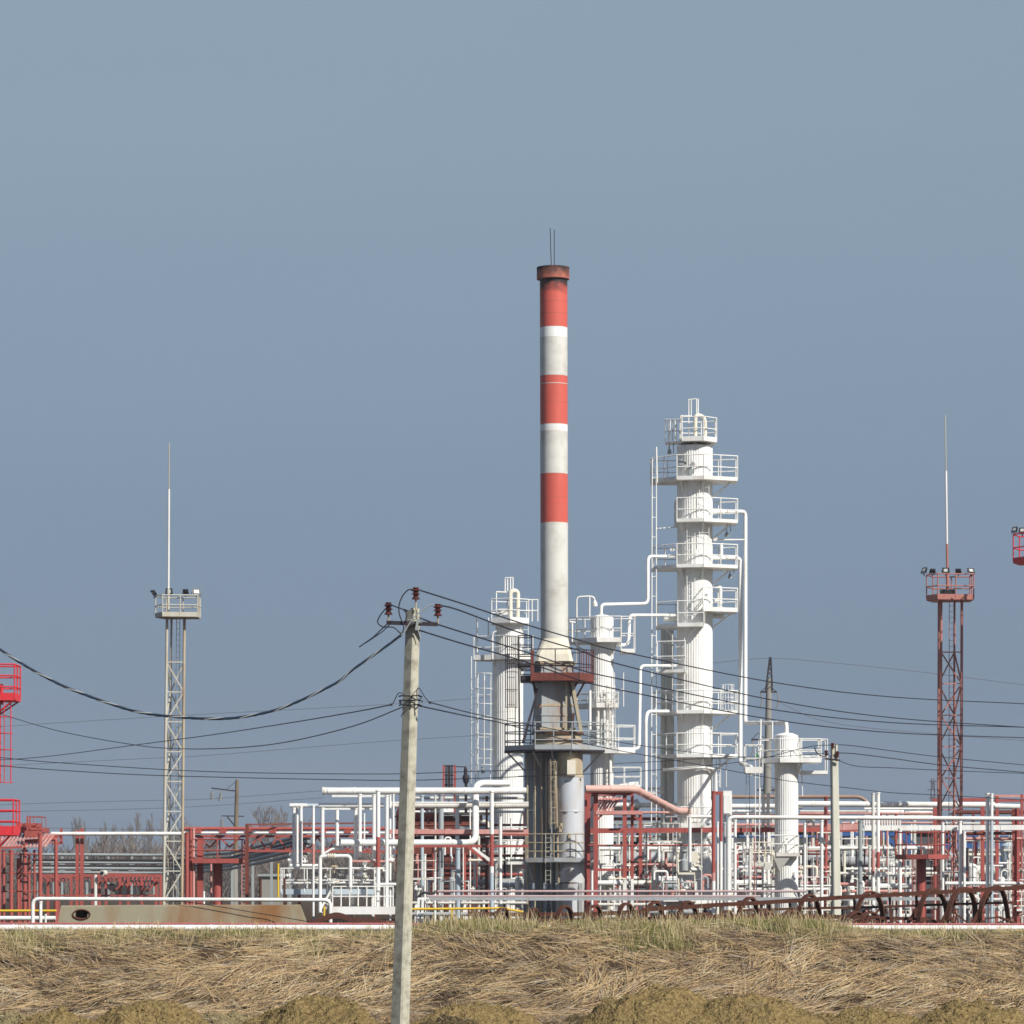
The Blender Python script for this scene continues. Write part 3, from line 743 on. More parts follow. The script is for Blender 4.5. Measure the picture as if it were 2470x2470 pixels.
wire([(2014, 1796, 125), (2060, 1799, 126), (2150, 1811, 128), (2270, 1826, 131), (2480, 1846, 136)], .013, RUBBER, 'wire from the top insulator of the small concrete pole passing the red floodlight mast')
wire([(2022, 1816, 125), (2060, 1818, 126), (2150, 1829, 128), (2270, 1845, 131), (2480, 1864, 136)], .015, RUBBER, 'thicker wire from a side insulator of the small concrete pole, passing the red floodlight mast')
wire([(1999, 1823, 125.2), (2060, 1847, 126), (2150, 1852, 128), (2270, 1858, 131), (2480, 1866, 136)], .012, RUBBER, 'wire leaving beneath the crossarm of the small concrete pole, nearly level')
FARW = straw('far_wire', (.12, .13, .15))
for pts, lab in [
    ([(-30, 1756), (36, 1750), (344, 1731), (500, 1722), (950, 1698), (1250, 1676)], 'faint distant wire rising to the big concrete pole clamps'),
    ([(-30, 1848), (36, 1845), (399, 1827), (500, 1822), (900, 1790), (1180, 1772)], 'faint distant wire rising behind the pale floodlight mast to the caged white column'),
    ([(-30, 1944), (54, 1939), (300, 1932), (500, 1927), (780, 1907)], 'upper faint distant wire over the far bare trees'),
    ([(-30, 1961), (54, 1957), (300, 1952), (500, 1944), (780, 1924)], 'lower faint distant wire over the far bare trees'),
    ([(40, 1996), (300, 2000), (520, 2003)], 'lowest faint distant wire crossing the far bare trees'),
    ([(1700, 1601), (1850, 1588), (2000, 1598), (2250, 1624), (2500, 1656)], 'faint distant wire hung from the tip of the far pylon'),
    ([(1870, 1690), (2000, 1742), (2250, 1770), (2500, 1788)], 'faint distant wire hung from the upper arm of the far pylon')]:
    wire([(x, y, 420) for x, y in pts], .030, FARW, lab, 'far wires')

D = 125.0
p1 = W(2015, 2240, D)
pole2 = thing('concrete_pole', 'small far concrete pole standing on the bank crest before the white pipes', 'utility pole', (p1.x, D, .6))
slant_pole(2007, 1826, 2012, 2262, 4, 16, 5, 19, D).build('shaft', PALECONC, pole2)
cb = MB(); cb.beam(W(1990, 1830, D - .1), W(2026, 1834, D - .1), .06, .06); cb.build('crossarm', DARK, pole2)
insulator(pole2, 2008, 1792, 1804, 1822, D, .5); insulator(pole2, 1993, 1810, 1822, 1831, D, .5); insulator(pole2, 2020, 1812, 1826, 1833, D, .5)
jb = MB(); jb.tube(smooth([W(x, y, D - .2) for x, y in [(1965, 1802), (1968, 1812), (1978, 1822), (1990, 1824), (1998, 1818)]]), .02, 5); jb.build('jumper_wire', RUBBER, pole2)

# ------------------------------------------------------------------ along the bank crest
D = 112
a = hpipe(-330, 2800, 2238, 16, D, WHITE, '', y2=2240, label='long low white pipe lying along the bank crest under a red one', group='crest pipes', flanges=True)
RL = mat('crest_red', (.40, .12, .13), .6, dirt=(.30, .07, .07), amt=.6, scale=1)
hpipe(-330, 2800, 2228, 6, D + 1.2, RL, '', y2=2230, label='thin red pipe lying along the bank crest just above the white one', group='crest pipes')
for i, x in enumerate(range(60, 2470, 240)):
    s = MB(); s.box(W(x, 2248, D), M(9, D), .2, M(14, D)); o = s.build('pipe_support', CONC)
    auto(o, 'little concrete block under the crest pipes', 'support block', x, 2248, 'blocks under the crest pipes')
# rusty tank lying on its side, with an open manhole in the skin
D = 118.0
tk = thing('rusty_tank', 'long rusty beige tank section with a dark round hole lying behind the crest', 'tank', (W(435, 2228, D).x, D, .66))
x0, x1 = W(148, 2200, D).x, W(740, 2200, D).x
zt, zb = W(0, 2184, D).z, W(0, 2231, D).z
tb = MB(); hc = W(196, 2206, D - .42); hr = M(20, D); hz = M(11, D)
prof = [(-.42, zb), (-.30, zt - .04), (-.22, zt), (.5, zt), (.62, zt - .1), (.75, zb)]
sh_l, sh_r = M(15, D), M(18, D)
segx = 60
cols = []
for i in range(segx + 1):
    t = i / segx; cols.append(t)
for t in cols:
    for k, (dy, z) in enumerate(prof):
        f = (z - zb) / (zt - zb)
        xa = W(142, 0, D).x + f * M(8, D); xb = x1 - f * M(18, D)
        zz = z - .03 * noise.noise((t * 5, k, 0)) * f - M(3, D) * (1 - t) * f * .0 + M(4, D) * t * f * .6
        tb.v.append((xa + (xb - xa) * t, D + dy, zz))
np_ = len(prof)
for i in range(segx):
    for k in range(np_ - 1):
        q = [i * np_ + k, (i + 1) * np_ + k, (i + 1) * np_ + k + 1, i * np_ + k + 1]
        if k == 0:
            c = sum((Vector(tb.v[j]) for j in q), Vector()) / 4
            if abs(c.x - hc.x) < hr * .92: continue
        tb.face(q)
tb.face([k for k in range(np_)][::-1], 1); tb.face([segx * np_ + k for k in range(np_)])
# front plate round the hole
n = 24; b0 = len(tb.v); a0 = [v for v in tb.v]
sel = [i for i in range(segx) if abs((tb.v[i * np_][0] + tb.v[(i + 1) * np_][0]) / 2 + (0) - hc.x) < hr * .92 + .02]
lx, rx = hc.x - hr * 1.28, hc.x + hr * 1.28
def frontp(x, z):
    f = (z - zb) / (zt - .04 - zb); return (x, D - .42 + .12 * f - .004, z)
outer = []
for k in range(n):
    t = 2 * PI * k / n; cx_, sz_ = math.cos(t), math.sin(t)
    s_ = 1 / max(abs(cx_), abs(sz_)); X = hc.x + cx_ * s_ * (rx - hc.x); Z = (zb + zt - .04) / 2 + sz_ * s_ * (zt - .04 - zb) / 2
    outer.append(frontp(X, Z)); 
for p in outer: tb.v.append(p)
for k in range(n):
    t = 2 * PI * k / n; tb.v.append(frontp(hc.x + math.cos(t) * hr, hc.z + math.sin(t) * hz))
for k in range(n):
    k2 = (k + 1) % n; tb.face([b0 + k, b0 + k2, b0 + n + k2, b0 + n + k])
def tank_mat():
    m = mat('tank_skin', (.27, .245, .17), .85, dirt=(.22, .105, .04), amt=1.3, scale=.55, bump=.15, streak=True); return m
tb.build('shell', [tank_mat(), DARK], tk)
rm = MB(); rm.tube([Vector(frontp(hc.x + math.cos(2 * PI * k / 24) * hr * 1.03, hc.z + math.sin(2 * PI * k / 24) * hz * 1.05)) + Vector((0, -.02, 0)) for k in range(25)], .025, 6)
rm.tube([Vector(frontp(hc.x + math.cos(2 * PI * k / 24) * hr * .97, hc.z + math.sin(2 * PI * k / 24) * hz * .97)) + Vector((0, .12, 0)) for k in range(25)], .03, 6)
rm.build('manhole_rim', RUST, tk)
ib = MB(); ib.box((hc.x, D + .2, (zb + zt) / 2), hr * 3, .02, (zt - zb) * .9); ib.build('hole_shade_sheet', SOOT, tk)  # black sheet standing in for the shade inside the tank
# slack cable across the tank
wire([(400, 2176, 118.2), (430, 2174, 117.7), (470, 2178, 117.6), (530, 2187, 117.55), (600, 2199, 117.5), (680, 2212, 117.4), (760, 2226, 116.6), (830, 2236, 116)], .013, RUBBER, 'slack black cable drooping across the rusty tank to the grass', name='slack_cable')
# white guard loop behind the tank
run([(79, 2232), (79, 2168), (797, 2171), (797, 2225)], 9, 128, WHITE, 'long white pipe loop standing over the rusty tank', bend=16, group='crest pipes', name='guard_pipe')
post(98, 8, 2174, 2232, 127, WHITE, 'short white leg joining the pipe loop over the rusty tank')
post(110, 5, 2205, 2228, 128, WHITE, 'stubby white pipe end by the rusty tank')
hpipe(-40, 134, 2215, 11, 134, WHITE, '', label='thick white pipe lying low beside the rusty tank end', group='crest pipes')
hpipe(-40, 136, 2197, 6, 140, YELLOW, '', label='yellow gas pipe stretch ending at the rusty tank', group='yellow gas pipes')
run([(990, 2193), (1215, 2191), (1240, 2196), (1262, 2200)], 6, 140, YELLOW, 'yellow gas pipe stretch between the big concrete pole and the rusty hoops', group='yellow gas pipes', bend=6)
post(1089, 5, 2194, 2224, 140, YELLOW, 'short yellow leg under the gas pipe')
post(671, 5, 2083, 2165, 170, YELLOW, 'tall thin yellow post on the yard')
post(782, 5, 2186, 2212, 135, YELLOW, 'short yellow stub at the foot of the white stairs')
post(628, 7, 2118, 2190, 172, RUST, 'rust-brown bollard'); post(686, 6, 2118, 2190, 172, RUST, 'rust-brown bollard')

# rusty grating heap
D = 121
gh = thing('rusty_grating', 'curled rusty grating panel lying in the grass beside the tank', 'grating', (W(850, 2228, D).x, D, .66))
gb = MB()
def gpt(u, v):
    x = 742 + u * 215
    y = 2226 - (16 * math.exp(-((u - .32) / .16) ** 2) + 5 * math.exp(-((u - .75) / .25) ** 2) + 3 * math.sin(u * 5)) * 1.0
    return W(x, y - 4 + (1 - v) * 10, D + v * 1.6)
for i in range(56):
    u = i / 55; gb.beam(gpt(u, 0), gpt(u + .03, 1), .03, .05)
for v in (0, .25, .5, .75, 1):
    for i in range(28): gb.beam(gpt(i / 28, v), gpt((i + 1) / 28, v), .05, .06)
for i in range(14, 50):
    p, q, r_, s_ = gpt(i / 55, 0), gpt((i + 1) / 55, 0), gpt((i + 1) / 55 + .03, 1), gpt(i / 55 + .03, 1)
    b = len(gb.v); gb.v += [tuple(p - Vector((0, 0, .03))), tuple(q - Vector((0, 0, .03))), tuple(r_ - Vector((0, 0, .03))), tuple(s_ - Vector((0, 0, .03)))]; gb.face([b, b + 1, b + 2, b + 3])
gb.build('grating_mesh', RUST, gh)

# rusty hoop frames: rails carried by half rings
def hoop(root, px, y_top, y_foot, halfw, D, band=.17, turn=R(48), name='hoop'):
    """half ring of flat bar; its plane is turned so the inside of the near leg shows"""
    top = W(px, y_top, D); foot = W(px, y_foot, D); H = top.z - foot.z; hw = M(halfw, D) / math.cos(turn)
    ax = Vector((math.cos(turn), math.sin(turn), 0)); nrm = Vector((-math.sin(turn), math.cos(turn), 0))
    mb = MB(); n = 20; th = .065; jig = random.Random(int(px)); turn += jig.uniform(-.16, .16); lean = jig.uniform(-.05, .16); dent = jig.uniform(-.07, .07)
    for i in range(n + 1):
        t = PI * (1 - i / n) ; c, s = math.cos(t), math.sin(t)
        for rr in (1.0, 1 - th / max(H, hw)):
            p = foot + ax * (c * hw * rr + lean * H * (s - .6) + dent * math.sin(3 * t) * hw) + Vector((0, 0, s * H * rr))
            mb.v.append(tuple(p - nrm * band / 2)); mb.v.append(tuple(p + nrm * band / 2))
    for i in range(n):
        a = i * 4; b = a + 4
        for q in ((0, 1), (1, 3), (3, 2), (2, 0)):
            mb.face([a + q[0], a + q[1], b + q[1], b + q[0]], 0, False)
    return mb.build(name, RUST, root)
def railbar(root, pts, w, D, name='rail'):
    mb = MB(); P = [W(x, y, D) for x, y in pts]
    for i in range(len(P) - 1): mb.beam(P[i], P[i + 1], .07, M(w, D))
    return mb.build(name, RUST, root)
D = 120.0
hf = thing('rusty_hoop_frame', 'big rusty frame of tall iron hoops and rails rising towards the frame edge', 'iron frame', (W(2080, 2228, D).x, D, .66))
railbar(hf, [(1548, 2195), (1600, 2191), (1724, 2183), (1807, 2179), (1956, 2170), (2010, 2166), (2120, 2160), (2250, 2153), (2480, 2140)], 10, D - .2)
railbar(hf, [(1790, 2196), (1950, 2191), (2110, 2188), (2300, 2181), (2450, 2177)], 6, D + .6)
railbar(hf, [(1560, 2216), (1800, 2214), (2060, 2213), (2240, 2217)], 8, D + .1)
for px, yt, hw in [(1658, 2172, 24), (1806, 2163, 26), (1952, 2156, 30), (2098, 2149, 38), (2250, 2142, 40), (2322, 2139, 41), (2400, 2136, 41)]:
    hoop(hf, px, yt, 2226, hw, D)
for x, ya, yb_ in [(1700, 2185, 2222), (1856, 2178, 2210), (2146, 2164, 2226), (2210, 2160, 2226), (1905, 2178, 2222), (2060, 2165, 2215)]:
    s = MB(); s.beam(W(x, ya, D), W(x + 3, yb_, D), .08, .07); s.build('strut', RUST, hf)
for x0_, y0_, x1_, y1_ in [(2190, 2228, 2235, 2158), (2270, 2228, 2310, 2152), (2345, 2228, 2390, 2150)]:
    s = MB(); s.beam(W(x0_, y0_, D + .2), W(x1_, y1_, D + .2), .10, .12); s.build('strut', RUST, hf)
lf = thing('rusty_hoop_frame', 'low rusty iron frame with small half-buried hoops in the grass below the chimney', 'iron frame', (W(1380, 2230, D + 2).x, D + 2, .66))
railbar(lf, [(1128, 2203), (1215, 2206), (1330, 2206), (1420, 2205), (1560, 2199)], 10, D + 2)
railbar(lf, [(1140, 2219), (1330, 2220), (1560, 2216), (1620, 2214)], 9, D + 1.8)
for px, yt, hw in [(1212, 2189, 18), (1288, 2190, 14), (1362, 2183, 20), (1432, 2182, 24), (1510, 2177, 22), (1578, 2174, 24)]:
    hoop(lf, px, yt, 2228, hw, D + 1.5)
rf = thing('rusty_hoop_frame', 'second rusty iron frame of small low hoops lying under the tall hoop rail', 'iron frame', (W(1860, 2230, D - 2).x, D - 2, .66))
railbar(rf, [(1590, 2210), (1700, 2209), (1900, 2208), (2120, 2212)], 7, D - 2); railbar(rf, [(1600, 2221), (1800, 2222), (2120, 2222)], 6, D - 2.2)
for px, yt, hw in [(1702, 2201, 24), (1752, 2195, 18), (1850, 2196, 20), (1905, 2195, 22), (1770, 2207, 16), (2064, 2197, 24), (2098, 2199, 26), (2240, 2216, 22)]:
    hoop(rf, px, yt, 2228, hw, D - 2)

# loose scrap among the hoops
sr = random.Random(3)
for i in range(34):
    px = sr.uniform(1140, 2460); d_ = sr.uniform(118.5, 123); x0 = W(px, 2226, d_); L_ = sr.uniform(.3, 1.1); a = sr.uniform(-.5, 1.1); mb = MB()
    e_ = x0 + Vector((math.cos(a) * L_ * sr.choice((-1, 1)), sr.uniform(-.2, .2), math.sin(a) * L_ * .6 + .05))
    if i % 3: mb.beam(x0, e_, sr.uniform(.04, .09), sr.uniform(.03, .08))
    else: mb.tube([x0, x0.lerp(e_, .5) + Vector((0, 0, .12)), e_], .03, 6)
    auto(mb.build('scrap_bar', RUST), 'bit of rusty scrap iron', 'scrap iron', px, 2220, 'scrap iron among the hoops')
# ------------------------------------------------------------------ chimney and its heater
def zof(y, D): return EYE - (y - HZ) * D / F
def xof(px, D): return (px - 1235) * D / F
D = 195.0
ch = thing('chimney', 'tall red and white striped chimney on a grey heater with rusty platforms', 'chimney', (xof(1337, D), D, 0))
ybase = 1541; zb = zof(ybase, D); lean = (-(1337.5 - 1335.5) / (1541 - 674), 0)
bands = [(1541, 1420, 0), (1420, 1300, 0), (1300, 1262, 0), (1262, 1200, 1), (1200, 1144, 1), (1144, 1090, 0), (1090, 1041, 0), (1041, 1025, 2), (1025, 972, 1), (972, 928, 1), (928, 926.6, 0), (926.6, 908, 1),
         (908, 860, 0), (860, 815, 0), (815, 791, 2), (791, 758, 1), (758, 730, 1), (730, 674, 5)]
r = M(33.2, D); prof = []; mats = []
for a, b, m in bands:
    prof += [(r, zof(a, D) - zb), (r, zof(b, D) - zb - .02)]; mats += [m, 3 if m != 1 else 4]
prof.append((r, zof(674, D) - zb))
mb = MB(); mb.lathe(W(1337.3, ybase, D), prof, 56, mats=mats, lean=lean)
mb.build('stack', [STACKWHITE, STACKRED, WHITE, AGED, SOOTRED, sooty('sooty_stack_red', (.60, .115, .085), zof(712, D), zof(682, D))], ch)
mb = MB(); R2 = M(39.5, D)
mb.lathe(W(1334, 674, D), [(R2, 0), (R2, M(19, D)), (R2, M(23.5, D)), (R2, M(28.5, D)), (R2 * .8, M(28.5, D)), (R2 * .8, M(10, D))], 48, mats=[0, 0, 1, 1, 1]); mb.build('stack_cap', [sooty('cap_paint', (.42, .13, .085), zof(672, D), zof(648, D)), SOOT], ch)
for x0_, x1_, yt in ((1330, 1327, 551), (1337, 1337, 554)):
    mb = MB(); mb.tube([W(x0_, 650, D), W(x1_, yt, D)], .022, 5); mb.build('lightning_rod', DARK, ch)
# square-to-round transition
mb = MB(); b = 0; n = 16; cz = W(1337.5, 1541, D)
rings = []
for (y, hx, hy, sq, cx) in [(1541, 33.2, 33.2, 0, 1337.5), (1560, 38, 37, .5, 1336.8), (1580, 43, 41, .9, 1336), (1597, 46, 42, 1, 1336)]:
    ring = []
    for k in range(32):
        t = 2 * PI * (k + .5) / 32; cx_, sy_ = math.cos(t), math.sin(t)
        s_ = 1 / max(abs(cx_), abs(sy_)); k2 = 1 + (s_ - 1) * sq
        ring.append((xof(cx, D) + cx_ * k2 * M(hx, D), D + sy_ * k2 * M(hy, D), zof(y, D)))
    rings.append(ring)
for rg in rings: mb.v += rg
for i in range(3):
    for k in range(32):
        k2 = (k + 1) % 32; mb.face([i * 32 + k2, i * 32 + k, (i + 1) * 32 + k, (i + 1) * 32 + k2], 0, False)
mb.build('transition_cone', CREAM, ch)
duct = MB(); tw_ = R(13); cxd = xof(1336, D)
def dbox(y0, y1, hw, m=0):
    duct.box((cxd, D, (zof(y0, D) + zof(y1, D)) / 2), M(hw * 2, D), M(hw * 2, D) * .95, M(y1 - y0, D), tw_, m)
dbox(1598, 1606, 44, 1); dbox(1607, 1626, 40); dbox(1627, 1758, 39); dbox(1622, 1627, 42); dbox(1700, 1705, 40.2, 1); dbox(1725, 1728, 41); dbox(1757, 1762, 44, 1); dbox(1640, 1642, 40)
duct.build('flue_duct', [DUCT, TAN], ch)
for (xa, ya, xb, yb, m, ww) in [(1286, 1640, 1292, 1684, DARK, 5), (1293, 1680, 1274, 1745, DARK, 6), (1274, 1745, 1262, 1792, DARK, 7), (1296, 1660, 1284, 1758, DARK, 4),
                                (1374, 1640, 1396, 1752, DARK, 5), (1380, 1644, 1402, 1766, TAN, 8), (1366, 1640, 1366, 1760, TAN, 4), (1384, 1720, 1380, 1762, RUST, 5)]:
    mb = MB(); mb.beam(W(xa, ya, D - 1.0), W(xb, yb, D - 1.0), M(ww, D)); mb.build('strut', m, ch)
# rust red upper platform
platform(ch, [(1281, -1.5), (1396, -1.7), (1432, -.2), (1432, 1.5), (1281, 1.5)], 1641, D, RUSTRED, DARK, toe=19, railtop=71, mids=1, rr=1.3, deck=5,
         brackets=[(1283, 1642, 1294, 1672, -.7), (1395, 1642, 1366, 1692, -.9), (1412, 1642, 1389, 1684, .2)])
mb = MB()
for k in range(6):
    x = 1402 + k * 6; dy = -1.45 + k * .25; mb.beam(W(x, 1570, D + dy), W(x, 1624, D + dy), .05)
mb.build('railing', RUSTRED, ch)
mb = MB(); mb.beam(W(1284, 1568, D - 1.5), W(1284, 1642, D - 1.5), .17, .1); mb.build('corner_post', RUSTRED, ch)
platform(ch, [(1250, -.6), (1283, -.6), (1283, 1.0), (1250, 1.0)], 1603, D, DARK, DARK, toe=6, railtop=68, mids=2, rr=1.4, deck=5)
platform(ch, [(1256, -.2), (1283, -.2), (1283, 1.2), (1256, 1.2)], 1640, D, DARK, DARK, toe=13, railtop=38, mids=2, rr=1.3, deck=5)
ladder(ch, 1224, 1243, 1535, 1800, D - .3, DARK, cage=(1537, 1707), w=2.4, cage_m=DARK, bars=7, depth=-.2, rung=30, cw=.75)
mb = MB(); mb.tube([W(1251, 1536, D), W(1253, 1812, D)], M(2.4, D), 6); mb.build('tall_post', DARK, ch)
# ring on top of the heater body and lower platform
mb = MB(); mb.lathe(W(1345, 1800, D + .3), [(M(60, D), 0), (M(60, D), M(10, D)), (M(62, D), M(10, D)), (M(62, D), M(16, D)), (M(58, D), M(16, D)), (M(57, D), M(28, D)), (M(63, D), M(28, D)), (M(63, D), M(33, D)), (M(40, D), M(40, D))], 40, mats=[0, 1, 1, 1, 0, 0, 1, 0])
mb.build('head_ring', [TAN, RUST], ch)
pl = platform(ch, [(1218, -.3), (1290, -1.9), (1378, -2.1), (1456, -1.2), (1456, 1.6), (1390, 2.2), (1280, 2.2), (1218, 1.4)], 1809, D, GREY, GALV, toe=14, railtop=63, mids=2, rr=1.5, deck=5,
         brackets=[(1221, 1812, 1268, 1862, 0), (1284, 1812, 1303, 1850, -1.7), (1376, 1812, 1362, 1862, -1.8), (1454, 1812, 1404, 1866, -.8), (1330, 1814, 1336, 1845, -1.6)])
mb = MB(); mb.prism([(xof(x, D), D + dy) for x, dy in [(1216, -.35), (1290, -1.95), (1379, -2.15), (1458, -1.25), (1458, 1.6), (1216, 1.4)]], zof(1815, D), zof(1811, D)); mb.build('deck_beam', DARK, ch)
# radiant section: dark panelled shell and bright shell beside it
mb = MB(); prof = []
for y in (2262, 2080, 2079, 2076, 2075, 1958, 1957, 1955, 1954, 1880, 1879, 1877, 1876, 1816):
    k = 1.03 if y in (2079, 2076, 1957, 1955, 1879, 1877) else 1
    prof.append((M(43, D) * k, zof(y, D)))
mb.lathe((xof(1308, D), D + .5, 0), prof, 12, smooth=False)
for x in (1272, 1290, 1306, 1318):
    mb.tube([W(x, 1830, D - .55), W(x, 2240, D - .55)], .05, 5, m=1)
mb.build('dark_shell', [DARKSHELL, TAN], ch)
mb = MB(); prof = []
for y in (2262, 2150, 2130, 2126, 2085, 2070, 2068, 2065, 1959, 1957.5, 1956, 1878, 1876, 1873, 1871, 1818):
    k = 1.10 if 2085 <= y <= 2130 else 1.0
    k = 1.02 if y in (2067, 1957.5, 1876, 1873) else k
    k = .92 if y <= 1871 else k
    prof.append((M(32.5, D) * k, zof(y, D)))
mb.lathe((xof(1375, D), D - 1.0, 0), prof, 40, mats=[0] * 12 + [1] * 3); mb.build('bright_shell', [SHELL, TAN], ch)
mb = MB(); mb.lathe((xof(1374, D), D - 1.0, 0), [(M(36.3, D), zof(2131, D)), (M(36.3, D), zof(2128.5, D))], 32); mb.build('seam_ring', RUST, ch)
mb = MB(); mb.box(W(1378, 1852, D - 1.75), M(20, D), .5, M(36, D)); mb.build('duct_box', CREAM, ch)
mb = MB()
for x in (1330, 1345, 1356): mb.tube([W(x, 1825, D - 1.0), W(x + random.uniform(-3, 3), 2220, D - 1.0)], .05, 5)
mb.build('riser_pipe', GREY, ch)
mb = MB(); mb.beam(W(1350, 2190, D - 1.6), W(1341, 1860, D - 1.4), M(4, D)); mb.build('stanchion', TAN, ch)
ladder(ch, 1327, 1339, 1830, 2000, D - 1.7, TAN, rung=13, cage=(1838, 1985), cage_m=TAN, bars=4, w=1.8)
ladder(ch, 1316, 1328, 2010, 2190, D - 1.9, MASTWHITE, rung=11, w=1.8)
platform(ch, [(1268, -1.4), (1335, -2.0), (1440, -2.0), (1440, .4), (1412, .8), (1268, .6)], 2075, D, GREY, TAN, toe=11, railtop=62, mids=2, rr=1.3, deck=6,
         brackets=[(1352, 2078, 1350, 2140, -1.9), (1436, 2078, 1396, 2140, -1.7), (1272, 2078, 1290, 2130, -1.2)])
for x in (1345, 1374, 1400, 1285, 1315):
    mb = MB(); mb.beam(W(x, 2262, D - 1.6), W(x, 2130, D - 1.6), M(9, D), M(7, D)); mb.build('leg', GREY if x > 1340 else DARKSHELL, ch)
for x, y in [(1352, 2000), (1374, 2018), (1355, 1992)]:
    mb = MB(); mb.box(W(x, y, D - 1.75), M(6, D), .06, M(14, D)); mb.build('inspection_door', TAN, ch)

qr = random.Random(9)
def scab(x, y, w_, h_, D2, m, rz=0.0):
    """ragged flake of rust, a few millimetres proud of the plate"""
    mb = MB(); n = 14; c = W(x, y, D2); rx = Vector((math.cos(rz), math.sin(rz), 0)); pts = []
    for k in range(n):
        t = 2 * PI * k / n; rr = qr.uniform(.5, 1.0)
        pts.append(c + rx * math.cos(t) * M(w_ / 2, D2) * rr + Vector((0, 0, math.sin(t) * M(h_ / 2, D2) * rr)))
    off = Vector((math.sin(rz), -math.cos(rz), 0)) * .006; b = len(mb.v)
    mb.v += [tuple(p) for p in pts] + [tuple(p + off) for p in pts]
    mb.face([b + n + k for k in range(n)])
    for k in range(n): mb.face([b + k, b + (k + 1) % n, b + n + (k + 1) % n, b + n + k])
    mb.build('rust_patch', m, ch)
hw_ = M(39, D); fn_ = Vector((math.sin(tw_), -math.cos(tw_), 0))
for i in range(30):
    px = qr.uniform(1300, 1362); py = qr.choice((1632, 1640, 1702, 1703, 1704, 1726, 1750, 1752, 1648)) + qr.uniform(-3, 3)
    u = (px - 1336) * D / F; dD = D - hw_ * .955 + u * math.tan(tw_) - .005
    scab(px, py, qr.uniform(5, 20), qr.uniform(2, 6), dD, RUST if i % 3 else TAN, tw_)
for x, y, w_, h_ in [(1351, 1995, 5, 26), (1355, 1988, 4, 14), (1373, 2017, 7, 6), (1366, 1885, 6, 4), (1400, 1880, 6, 12), (1347, 1905, 4, 30), (1352, 1940, 3, 22), (1390, 1960, 16, 3), (1362, 1960, 20, 3), (1385, 2072, 22, 4)]:
    a = math.asin(max(-.95, min(.95, (x - 1375) / 33.5))); scab(x, y, w_, h_, D - 1.0 - M(32.9, D) * math.cos(a), RUST if h_ < 15 else TAN, a)
# ------------------------------------------------------------------ process columns
def column(px, y_top, y_base, hw, D, ribs, label, dome=0, m=WHITE, taper=0.0, bands=(), lower=None, cap=0.0):
    t = thing('process_column', label, 'process column', (xof(px, D), D, 0), 'clad process columns')
    r = M(hw, D); prof = [(r * (1 + taper), zof(y_base, D))]
    ys_ = sorted(list(bands), reverse=True)
    for y in ys_: prof += [(r, zof(y, D) - .03), (r * .985, zof(y, D) - .03), (r * .985, zof(y, D) + .03), (r, zof(y, D) + .03)]
    prof.append((r, zof(y_top, D)))
    mb = MB(); mb.lathe((xof(px, D), D, 0), prof, ribs=int(ribs * 1.3), amp=M(0.8, D)); mb.build('shell', m, t)
    mb = MB(); mb.lathe((xof(px, D), D, zof(y_top, D) - .002), [(r * 1.03, 0), (r * 1.03, M(2, D)), (r * .6, M(2 + dome * .7, D)), (r * .15, M(2 + dome, D)), (.06, M(3 + dome, D))], 32)
    mb.build('head', m, t)
    return t
# tallest column
D = 205.0
mc = column(1676, 1079, 2260, 42, D, 34, 'tallest white column with many railed platforms and two downpipes', dome=4, bands=(1300, 1540, 1760, 1925))
def oct_(cx, l, r_, corner=18, f=-1.65, b=1.5, lb=None):
    return [(cx - 46, f + .35), (cx + corner, f), (cx + r_, f + .9), (cx + r_, .9), (cx + corner, b), (cx - 46, b)]
def offset_deck(y, toe, left, rt=None, cx=1676, l=46, r_=101, corner=18):
    pts = [(cx - l, -1.30), (cx + corner, -1.65), (cx + r_, -.75), (cx + r_, .8), (cx + corner, 1.4)]
    pts += [(left, 1.4), (left, .2)] if left < cx - l - 5 else [(cx - l, 1.3)]
    return pts
P_ = lambda y, toe, left, rt, **k: platform(mc, offset_deck(y, toe, left, **k), y, D, WHITE, WHITE, toe=toe, railtop=y - rt, rr=1.4, deck=3,
      brackets=[(1640, y, 1650, y + 36, -1.0), (1694, y, 1690, y + 40, -1.4), (1765, y, 1716, y + 42, -.4)])
P_(1161, 9, 1572, 1104); P_(1262, 8, 1640, 1207); P_(1371, 8, 1576, 1317)
platform(mc, [(1692, -1.65), (1777, -.75), (1777, .8), (1692, 1.4)], 1476, D, WHITE, WHITE, toe=10, railtop=54, rr=1.4, deck=3, brackets=[(1700, 1476, 1698, 1510, -1.3), (1770, 1476, 1716, 1516, -.4)])
platform(mc, [(1586, -.2), (1632, -1.3), (1694, -1.65), (1694, .4), (1632, 1.2), (1586, 1.2)], 1512, D, WHITE, WHITE, toe=9, railtop=58, rr=1.4, deck=4, brackets=[(1680, 1512, 1650, 1548, -1.2), (1600, 1512, 1634, 1545, .2)])
platform(mc, [(1584, -.8), (1650, -1.4), (1652, -.4), (1600, .6)], 1622, D, WHITE, WHITE, toe=7, railtop=72, rr=1.4, deck=3)
P_(1721, 8, 1580, 1668); P_(1826, 8, 1582, 1771)
platform(mc, [(1600, -.8), (1640, -1.6), (1718, -1.7), (1718, .8), (1600, .8)], 1994, D, WHITE, WHITE, toe=11, railtop=46, rr=1.4, deck=4)
platform(mc, [(1643, -1.1), (1694, -1.4), (1727, -.6), (1727, .7), (1694, 1.1), (1643, 1.0)], 1067, D, WHITE, WHITE, toe=11, railtop=55, rr=1.4, deck=3)
mb = MB(); pts = [W(x, 1067, D + dy) for x, dy in ((1605, -.2), (1640, -.9), (1640, .4), (1605, .6))]
